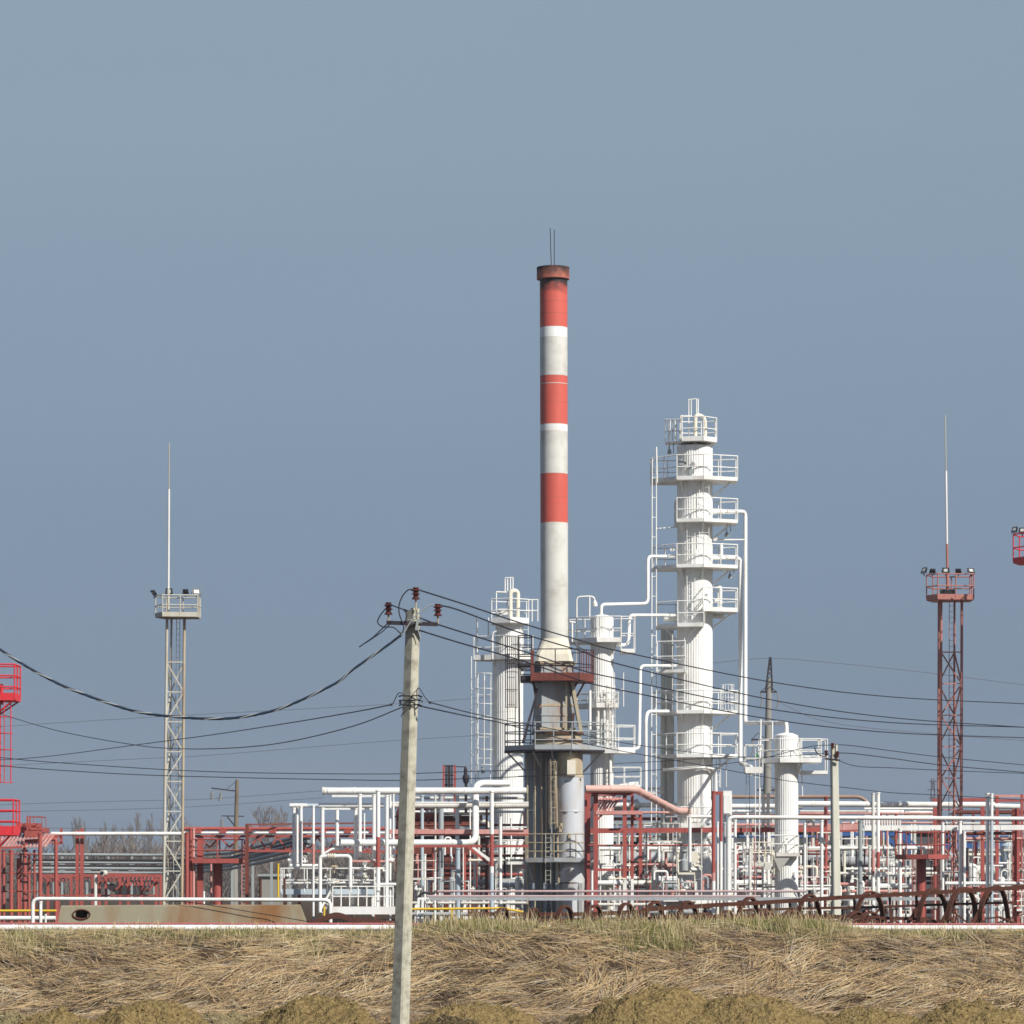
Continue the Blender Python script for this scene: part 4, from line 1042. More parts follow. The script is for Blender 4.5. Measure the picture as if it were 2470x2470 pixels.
railing(mb, pts, M(55, D), .032, True, 1, pitch=.28); mb.prism([(p.x, p.y) for p in pts], pts[0].z - .06, pts[0].z); mb.build('ladder_landing', WHITE, mc)
mb = MB(); mb.tube([W(1677, 1079, D - .5), W(1677, 999, D - .5), W(1700, 1006, D - .2), W(1701, 1079, D)], M(5, D), 12, bend=.35); mb.build('vent_gooseneck', CREAM, mc)
mb = MB()
for x, ya, yb in ((1661, 965, 1068), (1667, 963, 1004), (1680, 961, 998), (1684, 962, 998)): mb.tube([W(x, ya, D), W(x, yb, D)], .035, 5)
mb.tube([W(1660, 964, D), W(1680, 962, D)], .03, 5); mb.tube([W(1642, 1003, D), W(1668, 1004, D)], .04, 5); mb.tube([W(1642, 1003, D), W(1642, 1060, D)], .04, 5)
mb.build('davit_frame', WHITE, mc)
ladder(mc, 1573, 1583, 1105, 2010, D - .3, WHITE, rung=46, w=3.2, xb0=1571, xb1=1583)
mb = MB(); mb.tube([W(1583, 1078, D - .3), W(1585, 1165, D - .3)], .05, 6); mb.tube([W(1613, 1075, D), W(1613, 1104, D)], .03, 5); mb.tube([W(1584, 1275, D - .3), W(1640, 1271, D)], .03, 5); mb.build('tie_rod', WHITE, mc)
ladder(mc, 1687, 1710, 1160, 1316, D - 1.12, WHITE, rung=15, w=1.8); ladder(mc, 1657, 1676, 1262, 1500, D - 1.15, WHITE, rung=15, w=1.8)
ladder(mc, 1622, 1651, 1530, 1712, D - 1.0, WHITE, rung=29, w=2.2); ladder(mc, 1709, 1718, 1725, 1812, D - .6, WHITE, rung=13, w=1.8); ladder(mc, 1728, 1738, 1826, 1900, D - .5, WHITE, rung=13, w=1.8)
ladder(mc, 1745, 1766, 1652, 1721, D - .6, WHITE, rung=36, w=2, cage=(1652, 1714)); ladder(mc, 1735, 1752, 1826, 1898, D - .2, WHITE, rung=70, w=2)
mb = MB(); mb.tube([W(1600, 1858, D - .6), W(1640, 1855, D - 1.2), W(1690, 1850, D - 1.3), W(1722, 1854, D - .8), W(1726, 1868, D - .6), W(1727, 1915, D - .6)], M(4, D), 8, bend=.4); mb.build('ring_pipe', WHITE, mc)
for (x, y, s, dx) in [(1644, 1115, 9, -1), (1650, 1120, 8, 0), (1671, 1120, 7, 0), (1668, 1138, 9, 0), (1704, 1437, 6, 0), (1725, 1300, 7, 1), (1622, 1324, 8, -1)]:
    mb = MB(); c = W(x, y, D - 1.05 if abs(x - 1676) < 36 else D - .3); k = M(s, D)
    mb.disc(c, (0.2, 1, 0), k * .55, k * .5, 12); mb.disc(c - Vector((0, k * .3, 0)), (.2, 1, 0), k * .8, k * .16, 12); mb.tube([c, c + Vector((0, 0, k))], k * .2, 6); mb.build('nozzle', GALV if y < 1145 else WHITE, mc)
for x, y, D2 in [(1620, 1082, D), (1758, 1282, D), (1766, 1383, D)]:
    mb = MB(); a = W(x, y, D2); mb.tube([a + Vector((.1, 0, -.25)), a + Vector((.1, 0, .35)), a + Vector((-.12, 0, .35)), a + Vector((-.12, 0, -.02))], .025, 5, bend=.1)
    mb.lathe(a + Vector((-.12, 0, -.28)), [(.12, 0), (.10, .14), (.05, .26)], 8); mb.build('lamp', GALV, mc)
for x0_, x1_, y, w_, dd in [(1718, 1797, 1302, 4, 0), (1600, 1633, 1490, 18, .3), (1712, 1746, 1483, 16, .6), (1724, 1740, 1448, 8, 0)]:
    mb = MB(); mb.tube([W(x0_, y, D + dd), W(x1_, y + (0 if w_ < 10 else 2), D + dd)], M(w_ / 2, D), 10); mb.build('stub_pipe', WHITE, mc)
# pipes of the tallest column
run([(1716, 1234, 205.3), (1798, 1234, 207.6), (1798, 1744, 206), (1897, 1744, 191), (1897, 1772, 191)], 9.5, D, WHITE, 'white pipe from the third platform down beside the tallest column to the short domed one')
run([(1716, 1345, 205.3), (1786, 1347, 207.4), (1786, 1842, 206.5), (1812, 1850, 203), (1812, 1866, 201)], 10, D, WHITE, 'inner white downpipe from the fourth platform of the tallest column')
run([(1740, 1310, 206), (1740, 1346, 206)], 8, D, WHITE, 'short white riser joining the inner downpipe of the tallest column')
run([(1725, 1416, 205), (1738, 1414, 205), (1738, 1470, 205)], 8, D, WHITE, 'short white elbow pipe over the half platform of the tallest column')
run([(1632, 1342, 205), (1563, 1342, 203), (1563, 1456, 202), (1450, 1458, 200), (1450, 1482, 200)], 7.5, D, WHITE, 'white pipe joining the tallest column to the top of the domed one')
run([(1634, 1484, 205), (1519, 1484, 201), (1516, 1556, 200.5), (1480, 1556, 200)], 7.5, D, WHITE, 'white pipe stepping from the tallest column to the side of the domed one')
run([(1632, 1606, 204.6), (1545, 1606, 202), (1542, 1806, 200.5), (1520, 1808, 200.2), (1478, 1806, 200)], 7, D, WHITE, 'thin white pipe dropping left of the ladder to the lower domed column deck')
run([(1612, 1716, 204), (1562, 1716, 202.5), (1558, 1735, 202), (1558, 1910, 202)], 8, D, WHITE, 'white downpipe ending above the pink pipe, beside the tallest column ladder')
run([(1690, 1455, 204), (1690, 1460, 204)], 5, D, WHITE, 'white stub on the tallest column half platform') if False else None
# twin shaded tubes behind
for px, hw, y0 in ((1600, 6, 1516), (1616, 9, 1516)):
    mb = MB(); c = (xof(px, 206.8), 206.8, 0)
    prof = [(M(hw * (1.15 if y > 1722 else 1), 206), zof(y, 206.8)) for y in (2250, 1990, 1830, 1723, 1721, 1626, y0)]
    mb.lathe(c, prof, 16); o = mb.build('riser_tube', AGED)
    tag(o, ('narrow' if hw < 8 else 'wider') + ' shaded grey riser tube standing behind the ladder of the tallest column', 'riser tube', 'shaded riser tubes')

# column behind the ladder cage, to the chimney's side
D = 209.0
lc = column(1225, 1590, 2260, 36, D, 30, 'white column with a caged ladder and gooseneck vent beside the chimney', dome=1, bands=(1720, 1850))
mb = MB(); mb.lathe((xof(1229, D), D, 0), [(M(33, D), zof(1592, D)), (M(33, D), zof(1492, D))], ribs=36, amp=M(0.8, D)); mb.build('upper_shell', WHITE, lc)
platform(lc, [(1186, -.9), (1230, -1.5), (1275, -.6), (1275, .9), (1230, 1.4), (1186, .8)], 1503, D, WHITE, WHITE, toe=13, railtop=55, rr=1.3, deck=3)
mb = MB(); pts = [W(x, 1499, D + dy) for x, dy in ((1270, -.6), (1297, -.6), (1297, .5), (1270, .5))]; railing(mb, pts, M(52, D), .035, True, 1, pitch=.35); mb.build('ladder_landing', WHITE, lc)
platform(lc, [(1143, -.2), (1186, -.6), (1230, -1.5), (1285, -.8), (1285, .8), (1230, 1.4), (1143, .9)], 1590, D, WHITE, WHITE, toe=12, railtop=54, rr=1.3, deck=3, brackets=[(1190, 1590, 1196, 1625, -.6), (1275, 1590, 1258, 1630, -.4)])
mb = MB(); mb.tube([W(1231, 1492, D - .4), W(1231, 1425, D - .4), W(1249, 1425, D - .2), W(1249, 1492, D - .2)], M(5.5, D), 12, bend=.3); mb.build('vent_gooseneck', CREAM, lc)
mb = MB()
for x, ya, yb in ((1218, 1396, 1430), (1224, 1396, 1426), (1231, 1392, 1424), (1237, 1393, 1424), (1151, 1491, 1580), (1178, 1490, 1536), (1197, 1428, 1490)): mb.tube([W(x, ya, D), W(x, yb, D)], .04, 5)
mb.tube([W(1197, 1428, D), W(1222, 1429, D)], .05, 5); mb.tube([W(1218, 1394, D), W(1238, 1393, D)], .03, 5); mb.box(W(1213, 1476, D - .4), M(22, D), .5, M(14, D)); mb.tube([W(1188, 1535, D - 1), W(1190, 1525, D - 1), W(1198, 1522, D - 1)], .05, 5)
mb.tube([W(1188, 1535, D - 1), W(1188, 1590, D - 1)], .05, 5)
mb.build('davit_frame', WHITE, lc)
ladder(lc, 1137, 1147, 1583, 1900, D - .2, WHITE, rung=68, w=2.6); ladder(lc, 1153, 1183, 1625, 1880, D - .4, WHITE, rung=45, w=2.6, cage=(1625, 1845), bars=3)
ladder(lc, 1256, 1274, 1505, 1590, D - .6, WHITE, rung=14, w=1.8)
mb = MB(); mb.tube([W(1168, 1630, D - .4), W(1169, 1845, D - .4)], .045, 5); mb.build('handrail', WHITE, lc)
platform(lc, [(1180, -1.0), (1225, -1.6), (1268, -1.6), (1268, 1.0), (1180, .8)], 2082, D, WHITE, WHITE, toe=10, railtop=54, rr=1.3, deck=4, brackets=[(1195, 2082, 1205, 2125, -1.2), (1240, 2082, 1236, 2120, -1.4)])
mb = MB()
for x, y, k in ((1226, 1462, 6), (1206, 1488, 6), (1165, 1865, 6)):
    c = W(x, y, D - .6); mb.lathe(c, [(.1, 0), (.1, .2), (.05, .3), (.12, .32), (.12, .36)], 8)
mb.build('relief_valve', GALV, lc)

# domed column between the chimney and the tallest one
D = 200.0
dc = column(1452, 1492, 2260, 27, D, 24, 'white domed column between the chimney and the tallest column', dome=8, bands=(1640, 1800))
platform(dc, [(1372, .4), (1439, -1.1), (1497, -1.1), (1497, .8), (1452, 1.3), (1372, 1.3)], 1548, D, WHITE, WHITE, toe=11, railtop=58, rr=1.3, deck=4, brackets=[(1380, 1548, 1425, 1580, .4), (1490, 1548, 1476, 1580, -.5)])
platform(dc, [(1497, -.9), (1530, -.9), (1530, .8), (1497, .8)], 1572, D, WHITE, WHITE, toe=9, railtop=82, rr=1.3, deck=5)
platform(dc, [(1392, .2), (1438, -1.1), (1490, -1.1), (1490, .8), (1392, .8)], 1705, D, WHITE, WHITE, toe=11, railtop=32, rr=1.3, deck=4)
platform(dc, [(1398, .2), (1440, -1.1), (1490, -1.3), (1530, -.9), (1530, .8), (1398, .8)], 1814, D, WHITE, WHITE, toe=14, railtop=62, rr=1.3, deck=5)
platform(dc, [(1466, -.8), (1545, -.8), (1545, .4), (1466, .4)], 1896, D, WHITE, WHITE, toe=6, railtop=44, rr=1.2, deck=4)
mb = MB()
for x, y0, y1, w_ in ((1423, 1665, 1760, 7), (1458, 1665, 1800, 8), (1443, 1680, 1810, 6), (1472, 1700, 1940, 8), (1440, 1730, 1810, 5)): mb.tube([W(x, y0, D - .9), W(x, y1, D - .9)], M(w_ / 2, D), 8)
mb.build('side_pipe', WHITE, dc)
ladder(dc, 1482, 1504, 1622, 1704, D - .5, WHITE, rung=41, w=2.4); ladder(dc, 1466, 1480, 1652, 1812, D - 1.0, WHITE, rung=10, w=1.6, cage=(1655, 1800), bars=4)
mb = MB(); mb.tube([W(1474, 1560, D), W(1474, 1850, D)], M(6, D), 10); mb.build('side_pipe', AGED, dc)
mb = MB(); mb.tube([W(1391, 1600, D), W(1391, 1440, D), W(1425, 1438, D), W(1434, 1442, D), W(1434, 1452, D)], .05, 6, bend=.2); mb.tube([W(1422, 1438, D), W(1422, 1490, D)], .05, 6); mb.lathe(W(1435, 1458, D), [(.14, -.1), (.13, .06), (.05, .22)], 8); mb.build('lamp', WHITE, dc)
mb = MB(); mb.tube([W(1380, 1500, D), W(1380, 1548, D)], .06, 6); mb.tube([W(1374, 1500, D), W(1388, 1502, D)], .06, 6); mb.tube([W(1495, 1896, D), W(1540, 1890, D)], M(6, D), 10); mb.build('handrail', WHITE, dc)

# short domed column near the small pole
D = 191.0
rc = column(1897, 1776, 2215, 27.5, D, 26, 'short white domed column with wide railed top platform near the small pole', dome=7, bands=(1862, 2005))
platform(rc, [(1832, -.3), (1878, -1.1), (1977, -1.0), (1977, .9), (1832, .9)], 1838, D, WHITE, WHITE, toe=11, railtop=54, rr=1.3, deck=3, brackets=[(1930, 1838, 1922, 1866, -.8)])
platform(rc, [(1932, -.5), (1994, -.5), (1994, .9), (1932, .9)], 1864, D, WHITE, WHITE, toe=8, railtop=80, rr=1.2, deck=4)
platform(rc, [(1797, -.5), (1838, -.5), (1838, .7), (1797, .7)], 1862, D, WHITE, WHITE, toe=15, railtop=64, rr=1.4, deck=4)
mb = MB(); mb.box(W(1900, 2061, D - .7), M(56, D), .6, M(9, D)); a = W(1866, 2066, D - .95); b_ = W(1908, 2066, D - .95); c_ = W(1880, 2102, D - .7)
mb.v += [tuple(a), tuple(b_), tuple(c_), tuple(a + Vector((0, .3, 0))), tuple(b_ + Vector((0, .3, 0))), tuple(c_ + Vector((0, .3, 0)))]; k = len(mb.v) - 6
for q in ((0, 1, 2), (3, 5, 4), (0, 3, 4, 1), (1, 4, 5, 2), (2, 5, 3, 0)): mb.face([k + i for i in q])
o = mb.build('mid_platform', AGED, rc)
mb = MB(); railing(mb, [W(x, 2057, D + dy) for x, dy in ((1858, -1.0), (1916, -1.0), (1926, -.2))], M(42, D), .03, False, 1); mb.beam(W(1880, 2055, D - .8), W(1902, 2018, D - .8), .05); mb.build('railing', WHITE, o)
mb = MB(); mb.box(W(1838, 2085, D - .6), M(50, D), .8, M(10, D)); mb.box(W(1852, 2090, D - .9), M(16, D), .3, M(16, D)); o = mb.build('lower_landing', AGED, rc)
mb = MB(); railing(mb, [W(x, 2082, D + dy) for x, dy in ((1814, .1), (1814, -1.0), (1862, -1.0))], M(50, D), .032, False, 1, pitch=.35); mb.build('railing', CREAM, o)
ladder(rc, 1800, 1808, 1862, 2080, D, GALV, rung=12, w=1.6); ladder(rc, 1822, 1832, 1805, 2085, D - .5, WHITE, rung=60, w=2.4); 
mb = MB(); mb.tube([W(1835, 1735, D), W(1831, 2000, D)], .05, 6); mb.tube([W(1863, 1740, D), W(1863, 1785, D)], .04, 6); mb.tube([W(1934, 1870, D), W(1936, 1920, D)], .025, 5); mb.build('lamp_post', WHITE, rc)
mb = MB(); mb.box(W(1826, 1822, D - .4), M(4, D), .1, M(9, D)); mb.build('sign_plate', GREENPAINT, rc)
for x in (1841, 1853):
    post(x, 8, 1913, 2185, 193, WHITE, 'thick white standing pipe with open top')

# ------------------------------------------------------------------ floodlight masts
def floodlight(px, py, w_, h_, D, yaw, tilt, label, group, by):
    c = W(px, py, D); t = thing('floodlight', label, 'floodlight', c - Vector((0, 0, M(h_ * .6, D))), group)
    W2, H2, T2 = M(w_, D), M(h_, D), M(5, D)
    rx = Vector((math.cos(yaw), math.sin(yaw), 0)); fw = Vector((math.sin(yaw), -math.cos(yaw), 0))
    up = (Vector((0, 0, 1)) * math.cos(tilt) + fw * math.sin(tilt)); fn = (fw * math.cos(tilt) - Vector((0, 0, 1)) * math.sin(tilt))
    def slab(mb, o, hw, hh, th, tp=1.0):
        b = len(mb.v)
        for q, k in ((-.5, tp), (.5, 1)):
            for x, y in ((-1, -1), (1, -1), (1, 1), (-1, 1)): mb.v.append(tuple(o + rx * x * hw * k + up * y * hh * k + fn * q * th))
        for k in ((0, 3, 2, 1), (4, 5, 6, 7), (0, 1, 5, 4), (1, 2, 6, 5), (2, 3, 7, 6), (3, 0, 4, 7)): mb.face([b + i for i in k])
    mb = MB(); slab(mb, c, W2 / 2, H2 / 2, T2, .7); mb.build('housing', LAMPBODY, t)
    mb = MB(); slab(mb, c + fn * (T2 / 2 + .006), W2 * .27, H2 * .27, .012); mb.build('lamp_glass', LAMPGLASS, t)
    mb = MB(); s = W2 * .53
    mb.tube([c - rx * s, c - rx * s - up * H2 * .6, c + rx * s - up * H2 * .6, c + rx * s], .018, 5); mb.tube([c - up * H2 * .6, c - Vector((0, 0, M(h_ * .62 + by, D)))], .03, 5); mb.build('mounting_yoke', LAMPBODY, t)
    return t
def mast(label, legs_t, legs_b, y_top, y_bot, D, dep, m, deck, rail, ramp, brace0, pitch, rod, ladd, hue, toe):
    (xa, xb), (xc, xd) = legs_t, legs_b
    t = thing('floodlight_mast', label, 'lattice mast', (xof((xc + xd) / 2, D), D, 0), 'lattice floodlight masts')
    sk = 5 * D / F                               # slight turn so that all four legs show
    corner = lambda i, y: None
    def leg(i, y):
        f = (y - y_top) / (y_bot - y_top); l = xa + (xc - xa) * f; r_ = xb + (xd - xb) * f
        if i == 0: return W(l, y, D - dep / 2)
        if i == 1: return W(r_, y, D - dep / 2 + .15)
        if i == 2: return W(r_ - (r_ - l) * .12, y, D + dep / 2) + Vector((ramp, 0, 0))
        return W(l + (r_ - l) * .12, y, D + dep / 2) + Vector((ramp, 0, 0))
    for i in range(4):
        mb = MB(); mb.tube([leg(i, y_top), leg(i, y_bot)], M(3.4 if i < 2 else 2.6, D), 8); mb.build('leg', hue if i == 1 and hue else m, t)
    mb = MB(); y = brace0; k = 0
    while y < y_bot:
        y2 = min(y + pitch, y_bot)
        for i in range(4):
            j = (i + 1) % 4; mb.beam(leg(i, y), leg(j, y), M(2.6, D))
            if (i + k) % 2 == 0: mb.beam(leg(i, y), leg(j, y2), M(3, D))
            else: mb.beam(leg(j, y), leg(i, y2), M(3, D))
        y = y2; k += 1
    mb.build('lattice', m, t)
    ladder(t, ladd[0], ladd[1], y_top, y_bot, D + .1, m, rung=14, w=1.7, xb0=ladd[0] + (xc - xa), xb1=ladd[1] + (xd - xb))
    dl, dr = deck
    platform(t, [(dl, -.2), (dl + (dr - dl) * .2, -1.1), (dr, -.85), (dr, .8), (dl + (dr - dl) * .2, 1.0)], y_top - 2, D, m, m, toe=toe, railtop=rail, rr=1.6, deck=5)
    mb = MB(); (rx_, ry0, rx2, ry1, split) = rod
    ps = [ry0] + split + [ry1]
    for i in range(len(ps) - 1):
        f0 = (ps[i] - ry0) / (ry1 - ry0); f1 = (ps[i + 1] - ry0) / (ry1 - ry0)
        wd_ = [4.0, 3.0, 2.6, 1.3][i + (4 - (len(ps) - 1))]
        mb.tube([W(rx_ + (rx2 - rx_) * f0, ps[i], D - .3), W(rx_ + (rx2 - rx_) * f1, ps[i + 1], D - .3)], M(wd_, D), 7, m=i)
    o = mb.build('lightning_rod', ([m, m, WHITE, MASTWHITE] if len(split) == 3 else [m, WHITE, MASTWHITE]), t)
    return t
mast('pale rust-streaked lattice floodlight mast with lightning rod standing apart', (403, 445), (394, 438), 1488, 2230, 190, .85, MASTWHITE, (376, 480), 47, .12, 1597, 72, (406, 1488, 408, 1068, [1420, 1180]), (426, 434), TAN, 11)
G1 = 'floodlights on the pale mast'
floodlight(371, 1429, 17, 15, 190, R(-60), R(35), 'floodlight on the pale mast seen nearly edge-on, tilted away from the others', G1, 4)
floodlight(408, 1427, 17, 15, 190, R(-10), R(-8), 'floodlight beside the lightning rod of the pale mast', G1, 4)
floodlight(447, 1428, 15, 13, 190.6, R(160), R(-25), 'floodlight on the pale mast showing only its plain back', G1, 3)
floodlight(473, 1428, 22, 15, 190, R(25), R(-20), 'floodlight with brightly shining glass at the pale mast rail corner', G1, 3)
mast('dusty red lattice floodlight mast with white-tipped lightning rod behind the pipe racks', (2270, 2320), (2268, 2318), 1447, 2260, 192, .95, MASTRED, (2234, 2344), 57, -.25, 1573, 76, (2286, 1447, 2280, 1001, [1380, 1312, 1136]), (2290, 2302), None, 13)
G2 = 'floodlights on the red mast'
floodlight(2230, 1376, 16, 14, 192, R(-55), R(-25), 'floodlight overhanging the red mast rail on the chimney side', G2, 4)
floodlight(2250, 1378, 15, 12, 192.6, R(205), R(-35), 'backward facing floodlight next to the chimney-side one on the red mast', G2, 4)
floodlight(2281, 1376, 17, 13, 191, R(-3), R(-5), 'floodlight in the middle of the red mast rail by the rod', G2, 4)
floodlight(2311, 1378, 15, 12, 192.6, R(150), R(-35), 'backward facing floodlight between two forward ones on the red mast', G2, 4)
floodlight(2341, 1377, 20, 13, 192, R(30), R(-25), 'floodlight overhanging the red mast rail on the side away from the chimney', G2, 4)
mb = MB(); mb.box(W(2285, 1428, 191.8), M(34, 192), .4, M(10, 192)); tag(mb.build('spare_lamp_box', LAMPBODY), 'dark flat lamp box standing on the red mast deck', 'lamp box')
mast('red lattice mast cut by the frame edge, only its railed deck corner showing', (2478, 2530), (2476, 2528), 1357, 2260, 188, .95, BRED, (2443, 2556), 65, -.2, 1480, 76, (2506, 1357, 2502, 1000, [1290, 1220, 1100]), (2498, 2510), None, 13)
floodlight(2448, 1278, 16, 14, 188, R(-50), R(-25), 'dark floodlight at the outer corner of the deck cut by the frame edge', 'floodlights at the frame edge', 4)
floodlight(2466, 1280, 16, 14, 188, R(-20), R(-25), 'dark floodlight touching the frame edge on the cut red deck', 'floodlights at the frame edge', 4)
# ------------------------------------------------------------------ red works at the frame edge
D = 180.0
rt = thing('ladder_tower', 'bright red ladder tower with two railed decks at the frame edge', 'ladder tower', (xof(5, D), D, 0))
platform(rt, [(-60, -.9), (41, -.9), (43, .9), (-60, .9)], 1686, D, BRED, BRED, toe=18, railtop=81, mids=2, rr=2.0, deck=6, brackets=[(43, 1688, -6, 1724, -.9), (43, 1688, -6, 1724, .8)])
platform(rt, [(-60, -.9), (38, -.9), (41, .9), (-60, .9)], 2008, D, BRED, BRED, toe=22, railtop=78, mids=2, rr=2.0, deck=8, brackets=[(38, 2008, -6, 2050, -.9)])
ladder(rt, 1, 26, 1690, 1888, D - .4, BRED, rung=35, w=3.0, cage=(1690, 1888), bars=3)
for x in (-40, -14):
    mb = MB(); mb.beam(W(x, 1605, D), W(x, 2250, D), M(10, D)); mb.build('column_post', BRED, rt)
mb = MB(); mb.tube([W(4, 1650, D - .5), W(4, 1700, D - .5)], M(4, D), 6); mb.build('strut', BRED, rt)
# red air cooler bank beside it
D = 184.0
ac = thing('air_cooler', 'dark red air cooler bank with slanted louvres under the red ladder tower', 'air cooler', (xof(60, D), D + 1, 0))
mb = MB(); mb.box(W(48, 2003, D + 2.2), M(130, D), 2.4, M(12, D)); mb.build('top_frame', RED, ac)
mb = MB()
for k in range(14):
    x = -10 + k * 9; mb.beam(W(x, 2044, D - .2), W(x + 24, 2012, D + 1.6), M(3.2, D), M(4.5, D))
mb.build('louvre', PINK, ac)
mb = MB(); mb.beam(W(-15, 2046, D - .3), W(54, 2043, D - .3), M(5, D)); mb.beam(W(60, 2012, D), W(100, 2012, D), M(16, D)); mb.beam(W(60, 2030, D + .5), W(98, 2028, D + .5), M(10, D)); mb.build('frame_beam', RED, ac)
mb = MB(); mb.box(W(70, 1991, D + 2), M(55, D), 1.6, M(10, D)); mb.build('hood', RED, ac)
platform(ac, [(66, .8), (96, .8), (96, 2.4), (66, 2.4)], 1999, D, RED, RED, toe=4, railtop=30, mids=0, rr=1.0, deck=3)
for x in (66, 72):
    mb = MB(); mb.beam(W(x, 1968, D + .7), W(x, 1998, D + .7), M(4, D)); mb.build('corner_post', RED, ac)
for y in (2060, 2106, 2150): hpipe(2, 95, y, 3, D - .2, RED, 'thin dark red cross bar', flanges=False)
for (x, w_, y0, dd) in [(-2, 9, 1990, -1), (9, 8, 2050, -.2), (27, 10, 2050, -1), (44, 8, 2070, 1.2), (60, 10, 2034, 0), (70, 7, 2060, 1.5), (83, 6, 2050, 2), (50, 5, 2060, 2.5), (97, 10, 2010, -1.4)]:
    post(x, w_, y0, 2240, D + dd, RED, 'dark red pipe under the air cooler')
for (x, y) in [(60, 2084), (25, 2084), (60, 2128), (25, 2128), (60, 2172), (25, 2172), (60, 2052)]:
    mb = MB(); c = W(x, y, D - .5); mb.disc(c, (0, 0, 1), M(8, D), M(5, D), 12)
    auto(mb.build('pipe_clamp', DARK), 'dark clamp collar on a red pipe', 'clamp', x, y, 'clamp collars', vertical=False)
run([(103, 2024), (135, 2024), (135, 2240)], 9, 186, RED, 'red arched pipe support under the start of the high white pipe', bend=4, name='pipe_support')
mb = MB(); mb.beam(W(103, 2018, 186), W(148, 2018, 186), M(6, 186)); mb.beam(W(148, 2034, 186), W(148, 1998, 186), M(6, 186)); mb.beam(W(128, 2034, 186), W(150, 2034, 186), M(6, 186))
for k in range(6): mb.beam(W(104 + k * 5, 2036, 186), W(110 + k * 5, 2018, 186), M(2.5, 186))
tag(mb.build('stepped_bracket', RED), 'red stepped bracket carrying the start of the high white pipe', 'bracket')
hpipe(124, 437, 2011, 9, 186, WHITE, '', label='high white pipe crossing in front of the pale floodlight mast', group='horizontal pipes across the plant')
pr = thing('pipe_portal', 'pair of tall red posts strapped together holding up the high white pipe', 'pipe support', (xof(192, 186), 186, 0))
for x in (187, 198):
    mb = MB(); mb.beam(W(x - 1, 2240, 186.4), W(x, 2012 if x < 190 else 1998, 186.4), M(8, 186)); mb.build('post', RED, pr)
mb = MB()
for y in (2030, 2070, 2110, 2150): mb.beam(W(185, y, 186.4), W(200, y + 4, 186.4), M(3, 186))
mb.beam(W(182, 2007, 186.3), W(192, 2007, 186.3), M(8, 186)); mb.build('strap', RED, pr)
# second, farther red cooler bank
D = 235.0
fc = thing('air_cooler', 'long low red air cooler frame behind the rusty tank', 'air cooler', (xof(250, D), D, 0))
mb = MB(); mb.beam(W(96, 2112, D), W(390, 2112, D), M(7, D)); mb.beam(W(96, 2160, D), W(390, 2160, D), M(4, D)); mb.beam(W(250, 2108, D - 1), W(390, 2112, D - 1), M(6, D)); mb.build('frame_beam', RED, fc)
mb = MB()
for k in range(30):
    x = 102 + k * 9.6
    if 165 < x < 245: mb.beam(W(x, 2122, D), W(x + 7, 2113, D), M(3, D)); continue
    L_ = 34 if x > 290 and x < 365 else 12
    mb.beam(W(x, 2118 + L_ * .6, D - .3), W(x + 9, 2116 - 1, D + 1), M(3, D), M(4.5, D))
mb.build('louvre', RED, fc)
for x in (116, 141, 172, 224, 240, 256, 290, 310, 342, 377, 388):
    mb = MB(); mb.beam(W(x, 2112, D), W(x, 2225, D), M(6.5, D)); mb.build('post', RED, fc)
for x0_ in (250, 330):
    mb = MB(); mb.beam(W(x0_, 2126, D), W(x0_ + 25, 2150, D), M(4, D)); mb.beam(W(x0_ + 50, 2126, D), W(x0_ + 25, 2150, D), M(4, D)); mb.build('fan_ring', RED, fc)
mb = MB(); c = W(269, 2140, D - .4); mb.disc(c, (0, 1, 0), M(9, D), .3, 14); mb.build('fan_hub', DARK, fc)
# grey insulated pipes on a trestle behind, turning towards the yard
D = 300.0
for i, (y, w_, m, y2) in enumerate([(2061, 7, GALV, 2012), (2074, 6, DARK, 2022), (2080, 6, GALV, 2029), (2088, 5, DARK, 2036), (2094, 8, GALV, 2042), (2104, 6, GALV, 2056)]):
    mb = MB(); rr = M(w_ / 2, D)
    mb.tube([W(78, y, D), W(440, y + 2, D), W(552, y - 3 - (y - 2061) * .1, D - 20), W(745, y2, D - 105)], rr, 8, bend=3)
    o = mb.build('trestle_pipe', m)
    auto(o, ('dark' if m is DARK else 'grey') + ' insulated far trestle pipe', 'pipe', 300, y, 'grey pipes of the far trestle', vertical=False)
for x in (92, 130, 150, 210, 262, 318, 372, 428):
    mb = MB(); mb.beam(W(x, 2066, D + .6), W(x, 2172, D + .6), M(5, D)); mb.beam(W(x - 7, 2099, D), W(x + 7, 2099, D), M(4, D)); mb.beam(W(x - 7, 2084, D), W(x + 7, 2084, D), M(3, D))
    auto(mb.build('trestle_post', GALV), 'grey post of the far pipe trestle', 'trestle post', x, 2066, 'posts of the far trestle')
for i, x in enumerate((560, 610, 655, 700)):
    mb = MB(); d_ = D - 20 - 85 * (x - 552) / 193; mb.beam(W(x, 2062 - (x - 552) * .2, d_), W(x, 2190, d_), M(6, d_))
    auto(mb.build('trestle_post', GALV), 'grey post under the slanting trestle pipes', 'trestle post', x, 2066, 'posts of the far trestle')
mb = MB(); mb.lathe(W(230, 2110, 186), [(M(4.5, 186), -M(110, 186)), (M(4.2, 186), 0)], 10); o = mb.build('camera_post', AGED)
cp = thing('camera_post', 'grey post carrying a round white siren lamp behind the rusty tank', 'lamp post', (xof(230, 186), 186, 0)); o.parent = cp; o.name = 'post'
o.location = Vector(o['_o']) - Vector(cp['_o'])
mb = MB(); c = W(250, 2106, 185.8); mb.tube([c + Vector((-.05, -.2, 0)), c + Vector((.05, .15, 0))], M(7, 186), 14); mb.tube([c, W(231, 2104, 186)], .03, 5); mb.build('lamp_head', AGED, cp)
